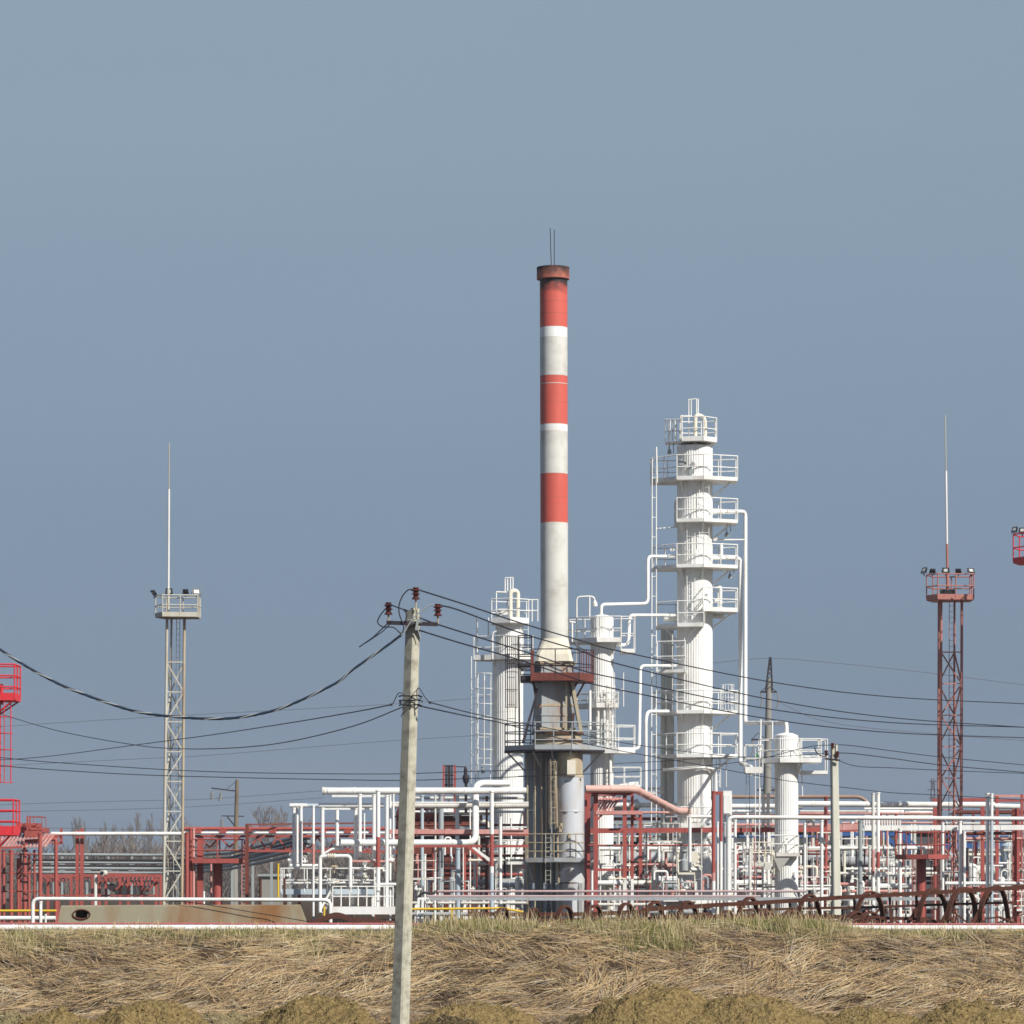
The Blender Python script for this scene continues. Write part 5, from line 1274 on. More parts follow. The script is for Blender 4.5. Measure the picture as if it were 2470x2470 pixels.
mb = MB(); mb.disc(c + Vector((-.06, -.21, 0)), (.2, 1, 0), M(4.5, 186), .03, 12); mb.build('lamp_glass', PANEGLASS, cp)

# ------------------------------------------------------------------ red pipe bridge
D = 192.0
hpipe(438, 932, 1999, 9, D, RED, '', label='uppermost thick red pipe of the pipe bridge beside the wooden pole', group='pipes on the bridge')
hpipe(432, 935, 2009, 6, D - .6, WHITE, '', label='slim white pipe lying under the thick red pipe of the bridge', group='pipes on the bridge')
pb_ = thing('pipe_bridge', 'red lattice truss bridge carrying a red and a white pipe', 'pipe bridge', (xof(690, D), D, 0))
mb = MB()
for dz in (0, 1.3):
    mb.beam(W(445, 2017, D + dz), W(1000, 2017, D + dz), M(6, D)); mb.beam(W(590, 2052, D + dz), W(1000, 2055, D + dz), M(6, D))
    xs = list(range(598, 1000, 24))
    for i in range(len(xs) - 1):
        y0_, y1_ = (2019, 2052) if i % 2 else (2052, 2019); mb.beam(W(xs[i], y0_, D + dz), W(xs[i + 1], y1_, D + dz), M(4, D))
    xs2 = list(range(458, 600, 24))
    for i in range(len(xs2) - 1):
        y0_, y1_ = (2019, 2044) if i % 2 else (2044, 2019); mb.beam(W(xs2[i], y0_, D + dz), W(xs2[i + 1], y1_, D + dz), M(4, D))
mb.build('truss', RED, pb_)
for x in (480, 540, 600, 660, 720, 780, 840, 900):
    mb = MB(); mb.box(W(x, 2006, D), M(16, D), 1.4, M(8, D)); mb.build('pipe_saddle', RED, pb_)
for x, w_, y0 in ((483, 14, 2016), (486, 8, 2016)):
    mb = MB(); mb.beam(W(x, y0, D - .3), W(x, 2245, D - .3), M(w_, D)); mb.build('leg', RED, pb_)
platform(pb_, [(468, -1.2), (588, -1.2), (588, .3), (468, .3)], 2078, D, RED, RED, toe=11, railtop=53, mids=1, rr=1.5, deck=5)
ladder(pb_, 583, 592, 2030, 2190, D - .9, PINK, rung=9, w=2.4)
for x, w_ in ((440, 8), (451, 9), (460, 8), (467, 7)):
    post(x, w_, 1998 if x != 451 else 2008, 2245, D - .8 - (x == 451) * .4, RED if x != 467 else PINK, 'red pipe dropping from the bridge end', name='drop_pipe', cat='pipe')
mb = MB(); mb.lathe((xof(525, D), D, 0), [(M(11.5, D), 0), (M(11.5, D), zof(2080, D)), (M(13, D), zof(2080, D)), (M(13, D), zof(2077, D))], 24); tag(mb.build('red_drum', RED), 'thick red cylinder column standing under the railed bridge deck', 'column')
dp = thing('dark_portal', 'dark brown goal-shaped frame standing across the red pipe bridge', 'portal frame', (xof(597, D), D - 1.5, 0))
mb = MB(); mb.beam(W(596, 1988, D - 1.5), W(596, 2245, D - 1.5), M(8, D)); mb.build('post', RUSTRED, dp)
mb = MB(); mb.beam(W(593, 1989, D - 1.5), W(905, 1985, D + 4), M(4, D)); mb.build('top_beam', RUSTRED, dp)
mb = MB(); mb.beam(W(905, 1985, D + 4), W(905, 2245, D + 4), M(5, D)); mb.build('post', RUSTRED, dp)
post(509, 5, 2080, 2180, D + 3, PINK, 'thin pink standing pipe beside the thick red cylinder'); post(492, 5, 2150, 2182, D - 2, WHITE, 'short white marker post by the bridge legs')
post(474, 6, 2118, 2190, D + 12, RUST, 'rust-brown bollard beside the bridge legs')

# ------------------------------------------------------------------ white handrail skid and the white pipes over it
D = 187.0
sk = thing('valve_skid', 'white railed valve platform with side stairs before the big concrete pole', 'valve platform', (xof(795, D), D, 0))
platform(sk, [(681, -1.2), (905, -1.2), (905, 1.4), (681, 1.4)], 2152, D, STEELBLUE, WHITE, toe=13, railtop=57, mids=1, rr=1.5, deck=6)
for x in (688, 722, 757, 850, 900):
    mb = MB(); mb.beam(W(x, 2153, D - .5), W(x, 2250, D - .5), M(9 if x == 850 else 7, D)); mb.build('leg', {688: RUST, 722: RED, 757: STEELBLUE}.get(x, WHITE), sk)
mb = MB(); mb.box(W(878, 2196, D - 2), M(150, D), 2, M(18, D)); mb.build('plinth', WHITE, sk)
mb = MB(); mb.beam(W(768, 2203, D - 2.2), W(803, 2140, D - 2.2), M(5, D)); mb.beam(W(778, 2206, D - 1.4), W(806, 2150, D - 1.4), M(5, D))
for k in range(6): mb.beam(W(771 + k * 6, 2200 - k * 10.5, D - 2.2), W(779 + k * 5, 2202 - k * 10, D - 1.4), M(5, D), M(1.5, D))
mb.build('stairs', WHITE, sk)
mb = MB(); railing(mb, [W(x, y, D - 2.3) for x, y in ((802, 2186), (905, 2186), (948, 2186))], M(47, D), M(1.6, D), False, 1, pitch=.45); mb.build('railing', WHITE, sk)
for x, y0, y1, w_, D2, d_ in [(709, 1948, 2090, 8, 186, 'white'), (717, 1948, 2082, 6, 186.6, 'white'), (726, 1945, 2090, 8, 185.6, 'white'), (778, 1948, 2072, 9, 187, 'white'), (813, 1950, 2040, 9, 188, 'white'),
                      (858, 1950, 2075, 9, 188, 'white'), (868, 1915, 2068, 9, 187, 'white'), (902, 1916, 2080, 9, 187, 'white'), (933, 1918, 2200, 9, 186, 'white'), (949, 1915, 2080, 5, 187, 'white'), (941, 1915, 2225, 6, 188.5, 'white'), (879, 1962, 2030, 3.5, 187, 'white')]:
    post(x, w_, y0, y1, D2, WHITE, ('thin ' if w_ < 8 else '') + 'white standing pipe over the railed platform')
post(756, 6.5, 1943, 2210, 184.8, None, 'white post fading to pink half way down, before the railed platform', mats=[WHITE, PINK, WHITE], splits=[2035, 2085])
post(912, 10.5, 1906, 2200, 185, None, 'white post with a red painted middle, next to the big concrete pole', mats=[WHITE, RED, WHITE], splits=[2019, 2092])
post(1186, 10.5, 1908, 2230, 185, None, 'white post with a red middle and pale blue foot, before the caged column', mats=[WHITE, RED, WHITE, STEELBLUE], splits=[2012, 2090, 2105])
post(1207, 8.5, 1970, 2180, 186.5, WHITE, 'white standing pipe beside the red-banded post')
hpipe(778, 1270, 1908, 17, 187.5, WHITE, '', label='longest uppermost white pipe passing behind the big concrete pole', group='white header pipes')
mb = MB(); c = W(781, 1908, 187.5); mb.disc(c, (1, 0, 0), M(9.6, D), M(7, D), 16); mb.disc(c + Vector((.2, 0, 0)), (1, 0, 0), M(9.4, D), M(3, D), 16); tag(mb.build('end_flange', AGED), 'round blind flange closing the end of the longest white pipe', 'flange')
hpipe(801, 930, 1920, 5, 188.4, WHITE, '', label='white beam tucked under the longest white pipe', beam=True, group='white header pipes')
hpipe(699, 741, 1943, 10, 186.3, WHITE, '', label='short white pipe across three upright white pipes', group='white header pipes')
hpipe(741, 768, 1943, 9, 186.5, STEELBLUE, '', label='short pale blue pipe joining two white ones above the skid', group='white header pipes')
hpipe(768, 925, 1943, 12, 188, WHITE, '', label='white pipe on four posts above the valve platform', group='white header pipes')
hpipe(782, 910, 1951, 4, 187.4, WHITE, '', label='thin white beam beneath the pipe on four posts', beam=True, group='white header pipes')
hpipe(940, 1275, 1943, 15, 189.5, AGED, '', label='shaded pipe second below the longest white pipe behind the pole', group='white header pipes')  # duller white puts the shade on this pipe into its colour
hpipe(930, 1275, 1936, 4, 188.6, WHITE, '', label='thin white pipe riding on the shaded second pipe', group='white header pipes')
run([(822, 2033, 186.2), (1147, 2033, 186.9), (1147, 1889, 188.8), (1228, 1889, 189.5)], 16, 187, WHITE, 'thick white pipe rising in an elbow above the longest white pipe', bend=22, name='elbow_pipe')
run([(1147, 1990), (1147, 2030)], 19, 186.4, STEELBLUE, 'pale blue sleeve on the thick white rising pipe', group='white header pipes') if False else None
run([(820, 2048), (800, 2048), (780, 2060)], 6, 186.5, WHITE, 'thin white branch under the thick elbow pipe start', bend=4)
run([(772, 2200), (772, 2066), (788, 2065), (840, 2065), (845, 2070), (845, 2140)], 9, 184.6, WHITE, 'white pipe with square bends standing on the valve platform', bend=14)
mb = MB()
for k in range(4): mb.disc(W(792 + k * 5, 2065, 184.6), (1, 0, 0), M(7, D), M(2, D), 12)
tag(mb.build('flange_set', CREAM), 'four small cream flanges on the square-bent pipe', 'flange')
ds = thing('dish_actuator', 'small olive dome valve actuator above the platform handrail', 'valve', W(806, 2090, 185.5))
mb = MB(); mb.lathe(W(806, 2090, 185.5), [(M(2, D), -M(16, D)), (M(2, D), -M(4, D)), (M(10, D), -M(2, D)), (M(10, D), 0), (M(5, D), M(3, D))], 14); mb.build('dome', TAN, ds)
rv = random.Random(5)
for i in range(20):
    x = 758 + i * 7.3 + rv.uniform(-2, 2); y = rv.choice((2112, 2122, 2126, 2130)) + rv.uniform(-3, 3)
    valve(x, y, rv.uniform(4, 6), 186.4 + rv.uniform(-.4, .6), rv.choice((WHITE, CREAM, AGED)), rv.choice((AGED, WHITE, DARK)), 'small hand wheel valve on the railed platform')
for x, y, s in ((703, 2075, 9), (699, 2112, 8), (735, 2078, 7), (705, 2132, 7), (872, 2110, 9), (880, 2095, 8), (876, 2130, 6), (945, 2075, 7), (930, 2100, 7)):
    valve(x, y, s, 186, WHITE, WHITE, 'large white valve at the platform pipes')
hpipe(684, 905, 2130, 5, 186.8, AGED, 'thin white pipe behind the platform handrail'); hpipe(700, 770, 2088, 8, 186.8, WHITE, 'white pipe level with the platform handrail'); hpipe(845, 930, 2095, 6, 186.8, WHITE, 'white pipe level with the platform handrail')
hpipe(850, 950, 2078, 6, 186.8, PINK, 'pink pipe over the platform handrail'); hpipe(905, 960, 2133, 7, 185, WHITE, 'white pipe end at the big concrete pole foot')
hpipe(940, 1275, 2006, 11, 188, PINK, '', label='faded pink beam crossing behind the big concrete pole', beam=True, group='pink and red beams')
hpipe(930, 1275, 2013, 5, 190, RED, '', label='dark red beam hidden under the faded pink beam', beam=True, group='pink and red beams')
hpipe(1000, 1275, 2041, 6, 185.4, RED, '', label='thin red beam across the red-banded post', beam=True, group='pink and red beams')
hpipe(1420, 1722, 2039, 4, 189, RED, '', label='thin red rod crossing before the tallest column', flanges=False, group='pink and red beams')
mb = MB(); mb.beam(W(1130, 2043, 185.4), W(1180, 2084, 185.4), M(7, D)); tag(mb.build('knee_brace', RED), 'slanting red knee brace against the red-banded post', 'brace')
mb = MB(); mb.beam(W(1140, 2044, 187), W(1186, 2078, 187), M(7, D)); tag(mb.build('knee_brace', WHITE), 'slanting white brace behind the red knee brace', 'brace')
post(1105, 14, 2045, 2215, 186.6, STEELBLUE, 'thick pale blue standing pipe near the slanting brace')
for x, w_, y0, m in [(1018, 9, 1918, STEELBLUE), (1064, 13, 1915, GREY), (1103, 10, 1918, WHITE), (1050, 5, 1918, AGED), (1005, 10, 2060, PINK), (1025, 6, 2060, WHITE), (1046, 9, 2058, RED), (1068, 8, 2045, DARK), (1120, 8, 2058, RED), (1134, 4, 1940, WHITE), (1145, 6, 2045, WHITE), (1174, 6, 1920, RUSTRED), (990, 8, 2045, RED), (1197, 7, 2085, AGED), (1002, 8, 2128, WHITE), (1035, 7, 2128, WHITE), (1085, 8, 2170, WHITE), (1120, 9, 2170, WHITE), (1172, 5, 2090, RUST)]:
    nm = {id(STEELBLUE): 'pale blue', id(GREY): 'grey', id(WHITE): 'white', id(AGED): 'off-white', id(PINK): 'pink', id(RED): 'red', id(DARK): 'dark', id(RUSTRED): 'dark red', id(RUST): 'rusty'}[id(m)]
    post(x, w_, y0, 2230, 196 + (x % 7) * .6, m, f'{nm} standing pipe in the dense pipework')
post(1049, 5.5, 2103, 2225, 172, WHITE, 'slim white bollard with a round head beside the yellow gas pipe')
post(1428, 6, 2100, 2195, 178, WHITE, 'slim white lamp stake before the red frame')
# low rails through the yard
for y, w_, m, lab, x0_, x1_ in [(2150, 6, MAUVE, 'upper low mauve rail crossing the yard behind the rusty hoops', 1055, 1945), (2162, 6, MAUVE, 'second low mauve rail crossing the yard behind the rusty hoops', 1030, 1835), (2168, 8, GREY, 'low grey trough crossing the yard under the two mauve rails', 1035, 2300)]:
    hpipe(x0_, x1_, y, w_, 170, m, '', label=lab, group='low rails', flanges=False, beam=(w_ == 8))
cable = thing('cable_coil', 'tangle of thin black cables on white supports beside the big concrete pole', 'cable coil', W(1035, 2230, 171))
mb = MB()
for k in range(5): mb.tube(smooth([W(x + rv.uniform(-3, 3), y + rv.uniform(-4, 4), 171) for x, y in ((1010, 2165), (1020, 2152), (1040, 2158), (1058, 2148), (1075, 2152), (1090, 2150))]), .03, 5)
mb.build('loop', DARK, cable)
mb = MB(); mb.beam(W(1008, 2168, 171), W(1045, 2165, 171), .1); mb.beam(W(1010, 2168, 171), W(1008, 2230, 171), .12); mb.beam(W(1020, 2168, 171), W(1018, 2230, 171), .12); mb.build('support_frame', WHITE, cable)

# ------------------------------------------------------------------ red frame by the chimney, pink pipe to the tallest column
D = 189.0
run([(1412, 1903, 187.5), (1531, 1903, 188), (1632, 1956, 199), (1660, 1957, 204)], 18, D, mat('pink_pipe', (.66, .42, .36), .55, dirt=(.58, .24, .2), amt=.5, scale=.8), 'thick pink pipe slanting down from the red frame into the tallest column', bend=16, name='transfer_pipe')
rf_ = thing('pipe_gantry', 'red steel pipe frame standing between the chimney and the tallest column', 'pipe frame', (xof(1475, D), D, 0))
for x, w_, y0, dy in ((1420, 8, 1903, .8), (1437, 11, 1910, -.8), (1507, 9, 1908, -.8), (1525, 7, 1912, .8), (1413, 6, 1912, 1.4), (1545, 8, 1958, .6)):
    mb = MB(); a = W(x, y0, D + dy); b_ = W(x, 2120, D + dy); mb.beam(a, b_, M(w_, D)); 
    o = mb.build('post', RED, rf_)
    if x in (1507, 1525):
        mb = MB(); mb.beam(b_, W(x, 2245, D + dy), M(w_, D)); mb.build('white_post_foot', WHITE, rf_)
    elif x != 1545:
        mb = MB(); mb.beam(b_, W(x, 2245, D + dy), M(w_, D)); mb.build('post_foot', RED, rf_)
mb = MB(); mb.box(W(1492, 1961, D), M(112, D), 1.9, M(9, D)); mb.build('deck', PINK, rf_)
mb = MB()
for (xa, ya, xb, yb, w_, dy) in [(1412, 1912, 1528, 1916, 7, -.9), (1412, 1912, 1528, 1916, 7, .9), (1437, 2098, 1530, 2098, 6, -.8), (1437, 2006, 1530, 2006, 5, -.8), (1440, 1978, 1452, 1965, 5, -.8), (1540, 1978, 1527, 1966, 5, -.8)]:
    mb.beam(W(xa, ya, D + dy), W(xb, yb, D + dy), M(w_, D))
mb.build('cross_beam', RED, rf_)
for k in range(8):
    mb = MB(); x = 1424 + k * 7.4; mb.tube([W(x, 1955, D - .5), W(x + 7, 1940, D - .45), W(x + 24, 1924, D - .2)], M(2.6, D), 7, bend=.3); mb.build('bent_tube', PINK, rf_)
hpipe(1424, 1486, 1918, 6, D - .6, PINK, '', label='short pink pipe under the thick pink pipe', group='pink and red beams')
ib_ = hpipe(1412, 2075, 2004, 12, 192, RED, '', y2=2000, label='long red beam running from the red frame past the tallest column', beam=True, group='pink and red beams')
post(1721, 9.5, 1908, 2240, 186, None, 'red pipe post fading to white, taller leg of the goal-shaped pair', mats=[RED, PINK, WHITE], splits=[2105, 2125])
post(1739, 8, 1910, 2180, 187, None, 'red pipe post with white lower part, shorter leg of the goal-shaped pair', mats=[RED, WHITE], splits=[2030])
hpipe(1717, 1744, 1913, 8, 186.4, RED, '', label='short red crosspiece joining the goal-shaped pair of posts', group='pink and red beams', beam=True)
pn = thing('cabinet', 'plain white cabinet standing beside the goal-shaped red posts', 'cabinet', (xof(1755, 190), 190, 0))
mb = MB(); mb.box(W(1754, 1937, 190), M(21, 190), .8, M(58, 190)); mb.build('housing', WHITE, pn)
mb = MB(); mb.box(W(1754, 1940, 189.56), M(17, 190), .03, M(44, 190)); mb.build('door', WHITE, pn)
mb = MB(); mb.beam(W(1748, 1966, 190), W(1748, 2245, 190), .15); mb.beam(W(1761, 1966, 190), W(1761, 2245, 190), .15); mb.build('leg', WHITE, pn)
run([(1757, 2245), (1757, 1971), (2480, 1975)], 10, 182, WHITE, 'long white pipe bending over and running from the tallest column to the frame edge', bend=14, name='header_pipe')
run([(1664, 1971), (1664, 2098), (1690, 2098)], 8, 184, WHITE, 'white pipe hanging down before the tallest column', bend=10)
hpipe(1666, 1716, 1970, 8, 184, WHITE, '', label='short white pipe crossing the tallest column beside the red posts', group='white header pipes')
for x, w_, y0, m in ((1773, 8, 1977, WHITE), (1731, 5.5, 1982, WHITE), (1748, 7, 1985, GREY), (1941, 6.5, 1985, WHITE), (1982, 8, 1978, WHITE), (1692, 3, 2000, AGED)):
    post(x, w_, y0, 2245, 183, m, ('grey' if m is GREY else 'off-white' if m is AGED else 'white') + ' standing pipe before the columns')
post(1992, 9, 1922, 2245, 200, RED, 'tall red post behind the small concrete pole')
post(1809, 8, 2048, 2245, 186, AGED, 'white standing pipe with valves before the short column')
# analyser stand before the tallest column
an = thing('instrument_stand', 'white instrument stand with ladder rails before the tallest column base', 'instrument stand', (xof(1655, 186), 186, 0))
mb = MB(); mb.tube([W(1634, 2055, 186), W(1637, 2150, 186)], .05, 6); mb.tube([W(1675, 2108, 186), W(1676, 2150, 186)], .04, 6); mb.box(W(1656, 2107, 186), M(40, 186), .4, M(5, 186)); mb.tube([W(1634, 2050, 186), W(1634, 2056, 186)], .13, 8); mb.build('frame', CREAM, an)
mb = MB(); mb.box(W(1676, 2068, 186), M(16, 186), .3, M(26, 186)); mb.build('instrument_box', CREAM, an)
mb = MB(); mb.lathe(W(1650, 2100, 186), [(.2, 0), (.2, .5), (.1, .6), (.1, .9), (.2, .95), (.2, 1.05)], 10); mb.build('gauge', GALV, an)
for x, y in ((1640, 2078), (1684, 2080), (1672, 2094), (1684, 2068), (1690, 2092)): valve(x, y, 5, 186, CREAM, DARK, 'small valve on the instrument stand')
# ------------------------------------------------------------------ right-hand racks
D = 190.0
run([(1762, 1922), (2074, 1922), (2092, 1934), (2096, 1950)], 9, 215, BROWNPIPE, 'long brown pipe ending in a downward elbow above the racks', bend=12)
hpipe(1765, 1935, 1945, 12, 205, WHITE, '', label='thick white pipe behind the short domed column', group='white header pipes')
hpipe(1925, 2400, 1939, 14, 195, WHITE, '', y2=1942, label='thick white pipe high on the racks before the red floodlight mast', group='white header pipes')
hpipe(2388, 2460, 1944, 13, 195.6, WHITE, '', y2=1946, label='white pipe stretch beyond the twin white posts', group='white header pipes')
hpipe(2085, 2480, 1997, 12, 186, WHITE, '', y2=1996, label='wide white beam under the long white pipe', beam=True, group='white header pipes')
hpipe(1995, 2070, 1996, 14, 188, PINK, '', y2=1994, label='short pink beam meeting the wide white beam', beam=True, group='pink and red beams')
for x, w_, y0, mats_, sp, lab in [
    (2075, 11, 1980, [GALV], [], 'thick grey post near the small concrete pole'),
    (2106, 8, 1913, [AGED, PINK, WHITE], [2050, 2110], 'tall grey-white post with a pinkish lower half'),
    (2118, 9, 1911, [WHITE, RED, WHITE], [2055, 2094], 'tall white post with one short red stretch'),
    (2171, 9.5, 1998, [WHITE], [], 'white post before the red tower deck'),
    (2274, 7, 1984, [WHITE], [], 'slim white post at the end of the red tower deck'),
    (2316, 8.5, 1980, [WHITE], [], 'white post under the long pipe, past the red mast'),
    (2326, 7, 2006, [WHITE], [], 'white pipe post joined to its taller neighbour'),
    (2382, 9.5, 1913, [WHITE], [], 'tall twin white post sticking above the pipes, nearer the mast'),
    (2392, 8, 1914, [WHITE, STEELBLUE], [1975], 'tall twin post with a pale blue lower part')]:
    post(x, w_, y0, 2245, 184.4 - (x % 3) * .2, None, lab, mats=mats_, splits=sp)
def red_post(x, w_, y0, y1, D2, d_='red steel post in the racks'): return post(x, w_, y0, y1, D2, RED, d_, square=True)
for x, w_, y0, D2 in [(2255, 8, 1928, 198), (2262, 5, 1930, 199), (2318, 8, 1926, 198), (2370, 9, 1945, 192), (2405, 8, 1920, 199), (2447, 10, 1950, 189), (2456, 7, 1950, 191), (2465, 6, 1916, 199), (2353, 7, 2030, 200), (2298, 7, 2010, 205)]:
    red_post(x, w_, y0, 2245, D2)
hpipe(2314, 2380, 1929, 8, 198, RED, '', label='red beam high behind the tall twin white posts', beam=True, group='pink and red beams')
hpipe(2248, 2266, 1929, 5, 198, RED, '', label='short red cap beam under the red floodlight mast', beam=True, group='pink and red beams')
hpipe(2398, 2480, 1920, 6, 199, PINK, '', label='pink beam topmost at the frame edge', beam=True, group='pink and red beams'); hpipe(2398, 2480, 1931, 6, 199, RED, '', label='red beam second from top at the frame edge', beam=True, group='pink and red beams')
hpipe(2330, 2450, 2010, 8, 190, RUSTRED, '', label='dark red pipe under the wide white beam at the frame edge', group='pink and red beams'); hpipe(2330, 2475, 2023, 7, 190, PINK, '', label='faded pink pipe second below the wide white beam', group='pink and red beams')
# red railed tower deck on a drum column
td = thing('tower_deck', 'red round railed deck on a thick red column before the racks', 'tower deck', (xof(2222, 181), 181, 0))
platform(td, [(2158, -.4), (2180, -1.2), (2230, -1.6), (2272, -1.2), (2286, -.3), (2272, .8), (2180, .8)], 2068, 181, RED, RED, toe=11, railtop=60, mids=1, rr=1.3, deck=5)
mb = MB(); mb.lathe((xof(2222, 181), 181, 0), [(M(12, 181), 0), (M(12, 181), zof(2070, 181)), (M(22, 181), zof(2070, 181)), (M(30, 181), zof(2067, 181))], 24); mb.build('column', RED, td)
ladder(td, 2200, 2207, 2070, 2240, 179.6, RED, rung=9, w=2.2); ladder(td, 2246, 2254, 2000, 2240, 180.6, RUSTRED, rung=9, w=2.4)
# blue steelwork behind
bs = thing('blue_stairs', 'bright blue steel stairs and walkway deep in the racks', 'stairs', (xof(2150, 215), 215, 0))
mb = MB(); mb.beam(W(1995, 2012, 215), W(2165, 2012, 215), M(9, 215), M(9, 215)); mb.build('walkway_beam', BLUE, bs); mb = MB(); mb.beam(W(2270, 2042, 215), W(2440, 2040, 215), M(11, 215), M(16, 215)); mb.build('walkway_beam', BLUE, bs)
for xa, ya, xb, yb, w_ in ((2125, 2008, 2168, 2048, 12), (2175, 2010, 2205, 2046, 16), (2410, 2050, 2420, 2125, 6)):
    mb = MB(); mb.beam(W(xa, ya, 214), W(xb, yb, 214), M(w_, 215)); mb.build('stair_flight', BLUE, bs)
for x in (2140, 2160, 2195, 2290, 2330, 2405): mb = MB(); mb.beam(W(x, 2010, 215.5), W(x, 2215, 215.5), M(5, 215)); mb.build('post', BLUE, bs)
mb = MB(); railing(mb, [W(x, 2034, 215) for x in (2270, 2350, 2440)], M(34, 215), .04, False, 1, pitch=.8); mb.build('railing', BLUE, bs)
bv = thing('blue_vessel', 'pale blue vessel behind the red posts at the frame edge', 'vessel', (xof(2432, 205), 205, 0))
mb = MB(); mb.lathe((xof(2432, 205), 205, 0), [(M(18, 205), 0), (M(18, 205), zof(2040, 205)), (M(10, 205), zof(2033, 205)), (.1, zof(2031, 205))], 20); mb.build('shell', STEELBLUE, bv)
mb = MB(); mb.box(W(2432, 2085, 204.55), .3, .1, .5); mb.build('nozzle', WHITE, bv)

# comb of little white fins over the wide beam
cf = thing('fin_rack', 'row of short white fins standing on the wide white beam', 'rack', W(2132, 1992, 187))
for k in range(15):
    mb = MB(); mb.beam(W(2084 + k * 6.2, 1992, 187), W(2084 + k * 6.2, 1976, 187), M(3.2, 187), .3); mb.build('fin', WHITE, cf)

# ------------------------------------------------------------------ dense pipework behind, region by region
rr_ = random.Random(21)
names = {id(WHITE): 'white', id(PINK): 'pink', id(RED): 'red', id(GREY): 'grey', id(AGED): 'off-white', id(CREAM): 'cream', id(DARK): 'dark', id(BROWNPIPE): 'brown', id(GALV): 'grey clad', id(RUSTRED): 'dark red', id(STEELBLUE): 'pale blue', id(BLUE): 'blue'}
def hp(x0, x1, y, w_, D2, m): hpipe(x0, x1, y, w_, D2, m, f'{names[id(m)]} background pipe', flanges=w_ > 6)
def ex(x0, x1, y, w_, D2, m): exchanger(x0, x1, y, w_, D2, m, f'{names[id(m)]} horizontal vessel')
# A: between the big pole and the chimney
for a in [(965, 1270, 1925, 7, 206, AGED), (1000, 1270, 1958, 6, 205, WHITE), (960, 1270, 2020, 9, 203, DARK), (955, 1270, 2064, 7, 204, RUSTRED), (990, 1180, 2087, 8, 200, PINK), (1090, 1190, 2084, 8, 199, CREAM), (1000, 1270, 2110, 9, 203, RED),
          (1000, 1260, 2128, 14, 201, GREY), (1180, 1275, 2135, 12, 197, STEELBLUE), (960, 1270, 2178, 7, 190, AGED), (1030, 1270, 2142, 6, 205, DARK), (950, 1270, 2205, 10, 192, GREY), (1130, 1275, 2075, 6, 196, CREAM), (985, 1270, 1990, 6, 206, RUSTRED)]: hp(*a)
for a in [(955, 1060, 1965, 34, 214, RED), (1030, 1135, 1946, 20, 208, AGED), (1060, 1180, 1957, 18, 207, WHITE), (1100, 1260, 2005, 26, 216, GREY)]: ex(*a)
# B: between the chimney and the tallest column
for a in [(1440, 1600, 1902, 6, 206, WHITE), (1450, 1600, 1912, 5, 205, AGED), (1440, 1640, 1942, 12, 206, WHITE), (1440, 1640, 1960, 6, 204, PINK), (1440, 1640, 1975, 8, 208, RED), (1440, 1640, 2047, 10, 198, WHITE), (1510, 1640, 2088, 12, 199, PINK), (1440, 1640, 2118, 9, 202, WHITE),
          (1440, 1640, 2128, 9, 197, CREAM), (1440, 1640, 2104, 8, 203, DARK), (1440, 1640, 2138, 8, 203, DARK), (1410, 1640, 2182, 8, 192, AGED), (1440, 1560, 2130, 13, 194, WHITE), (1440, 1640, 2018, 5, 206, AGED), (1410, 1720, 2200, 12, 195, GREY)]: hp(*a)
for a in [(1505, 1630, 2070, 30, 203, GREY), (1560, 1650, 2133, 26, 202, STEELBLUE), (1440, 1545, 1942, 26, 210, AGED), (1590, 1720, 2180, 24, 190, AGED)]: ex(*a)
# C: between the tallest and the short column, D: on to the frame edge
for a in [(1765, 1860, 1957, 7, 203, WHITE), (1765, 2000, 1966, 5, 206, RUSTRED), (1765, 2000, 1990, 8, 204, PINK), (1765, 2000, 2018, 5, 205, BLUE), (1765, 2260, 2046, 8, 200, WHITE), (1765, 2000, 2060, 5, 201, RUSTRED), (1765, 2000, 2093, 9, 200, PINK), (1765, 2270, 2118, 9, 205, DARK),
          (1765, 2000, 2103, 7, 203, CREAM), (1765, 2000, 2116, 7, 198, PINK), (1765, 1850, 2130, 14, 196, WHITE), (1930, 2000, 2130, 10, 198, PINK), (1765, 2000, 2142, 7, 203, DARK), (1765, 2000, 2145, 8, 195, WHITE), (1765, 2010, 2195, 9, 192, AGED),
          (1930, 2090, 1957, 5, 206, AGED), (1930, 2250, 1962, 5, 209, PINK), (2085, 2260, 1951, 6, 203, WHITE), (2085, 2260, 1969, 5, 209, AGED), (2030, 2280, 1985, 5, 207, PINK), (2020, 2300, 2096, 7, 199, WHITE), (2020, 2290, 2107, 8, 196, AGED), (2025, 2140, 2133, 9, 196, PINK), (2120, 2200, 2138, 14, 194, WHITE),
          (2020, 2180, 2150, 8, 193, PINK), (2020, 2290, 2130, 7, 205, DARK), (2280, 2480, 2131, 9, 188, WHITE), (2330, 2480, 2142, 7, 190, RED), (2330, 2480, 2062, 8, 206, CREAM), (2400, 2480, 2082, 5, 204, WHITE), (2280, 2480, 2170, 8, 194, AGED), (2030, 2480, 2190, 10, 196, GREY), (2270, 2400, 2085, 8, 206, GREY), (2020, 2480, 2210, 12, 200, AGED), (2270, 2480, 1986, 5, 207, AGED)]: hp(*a)
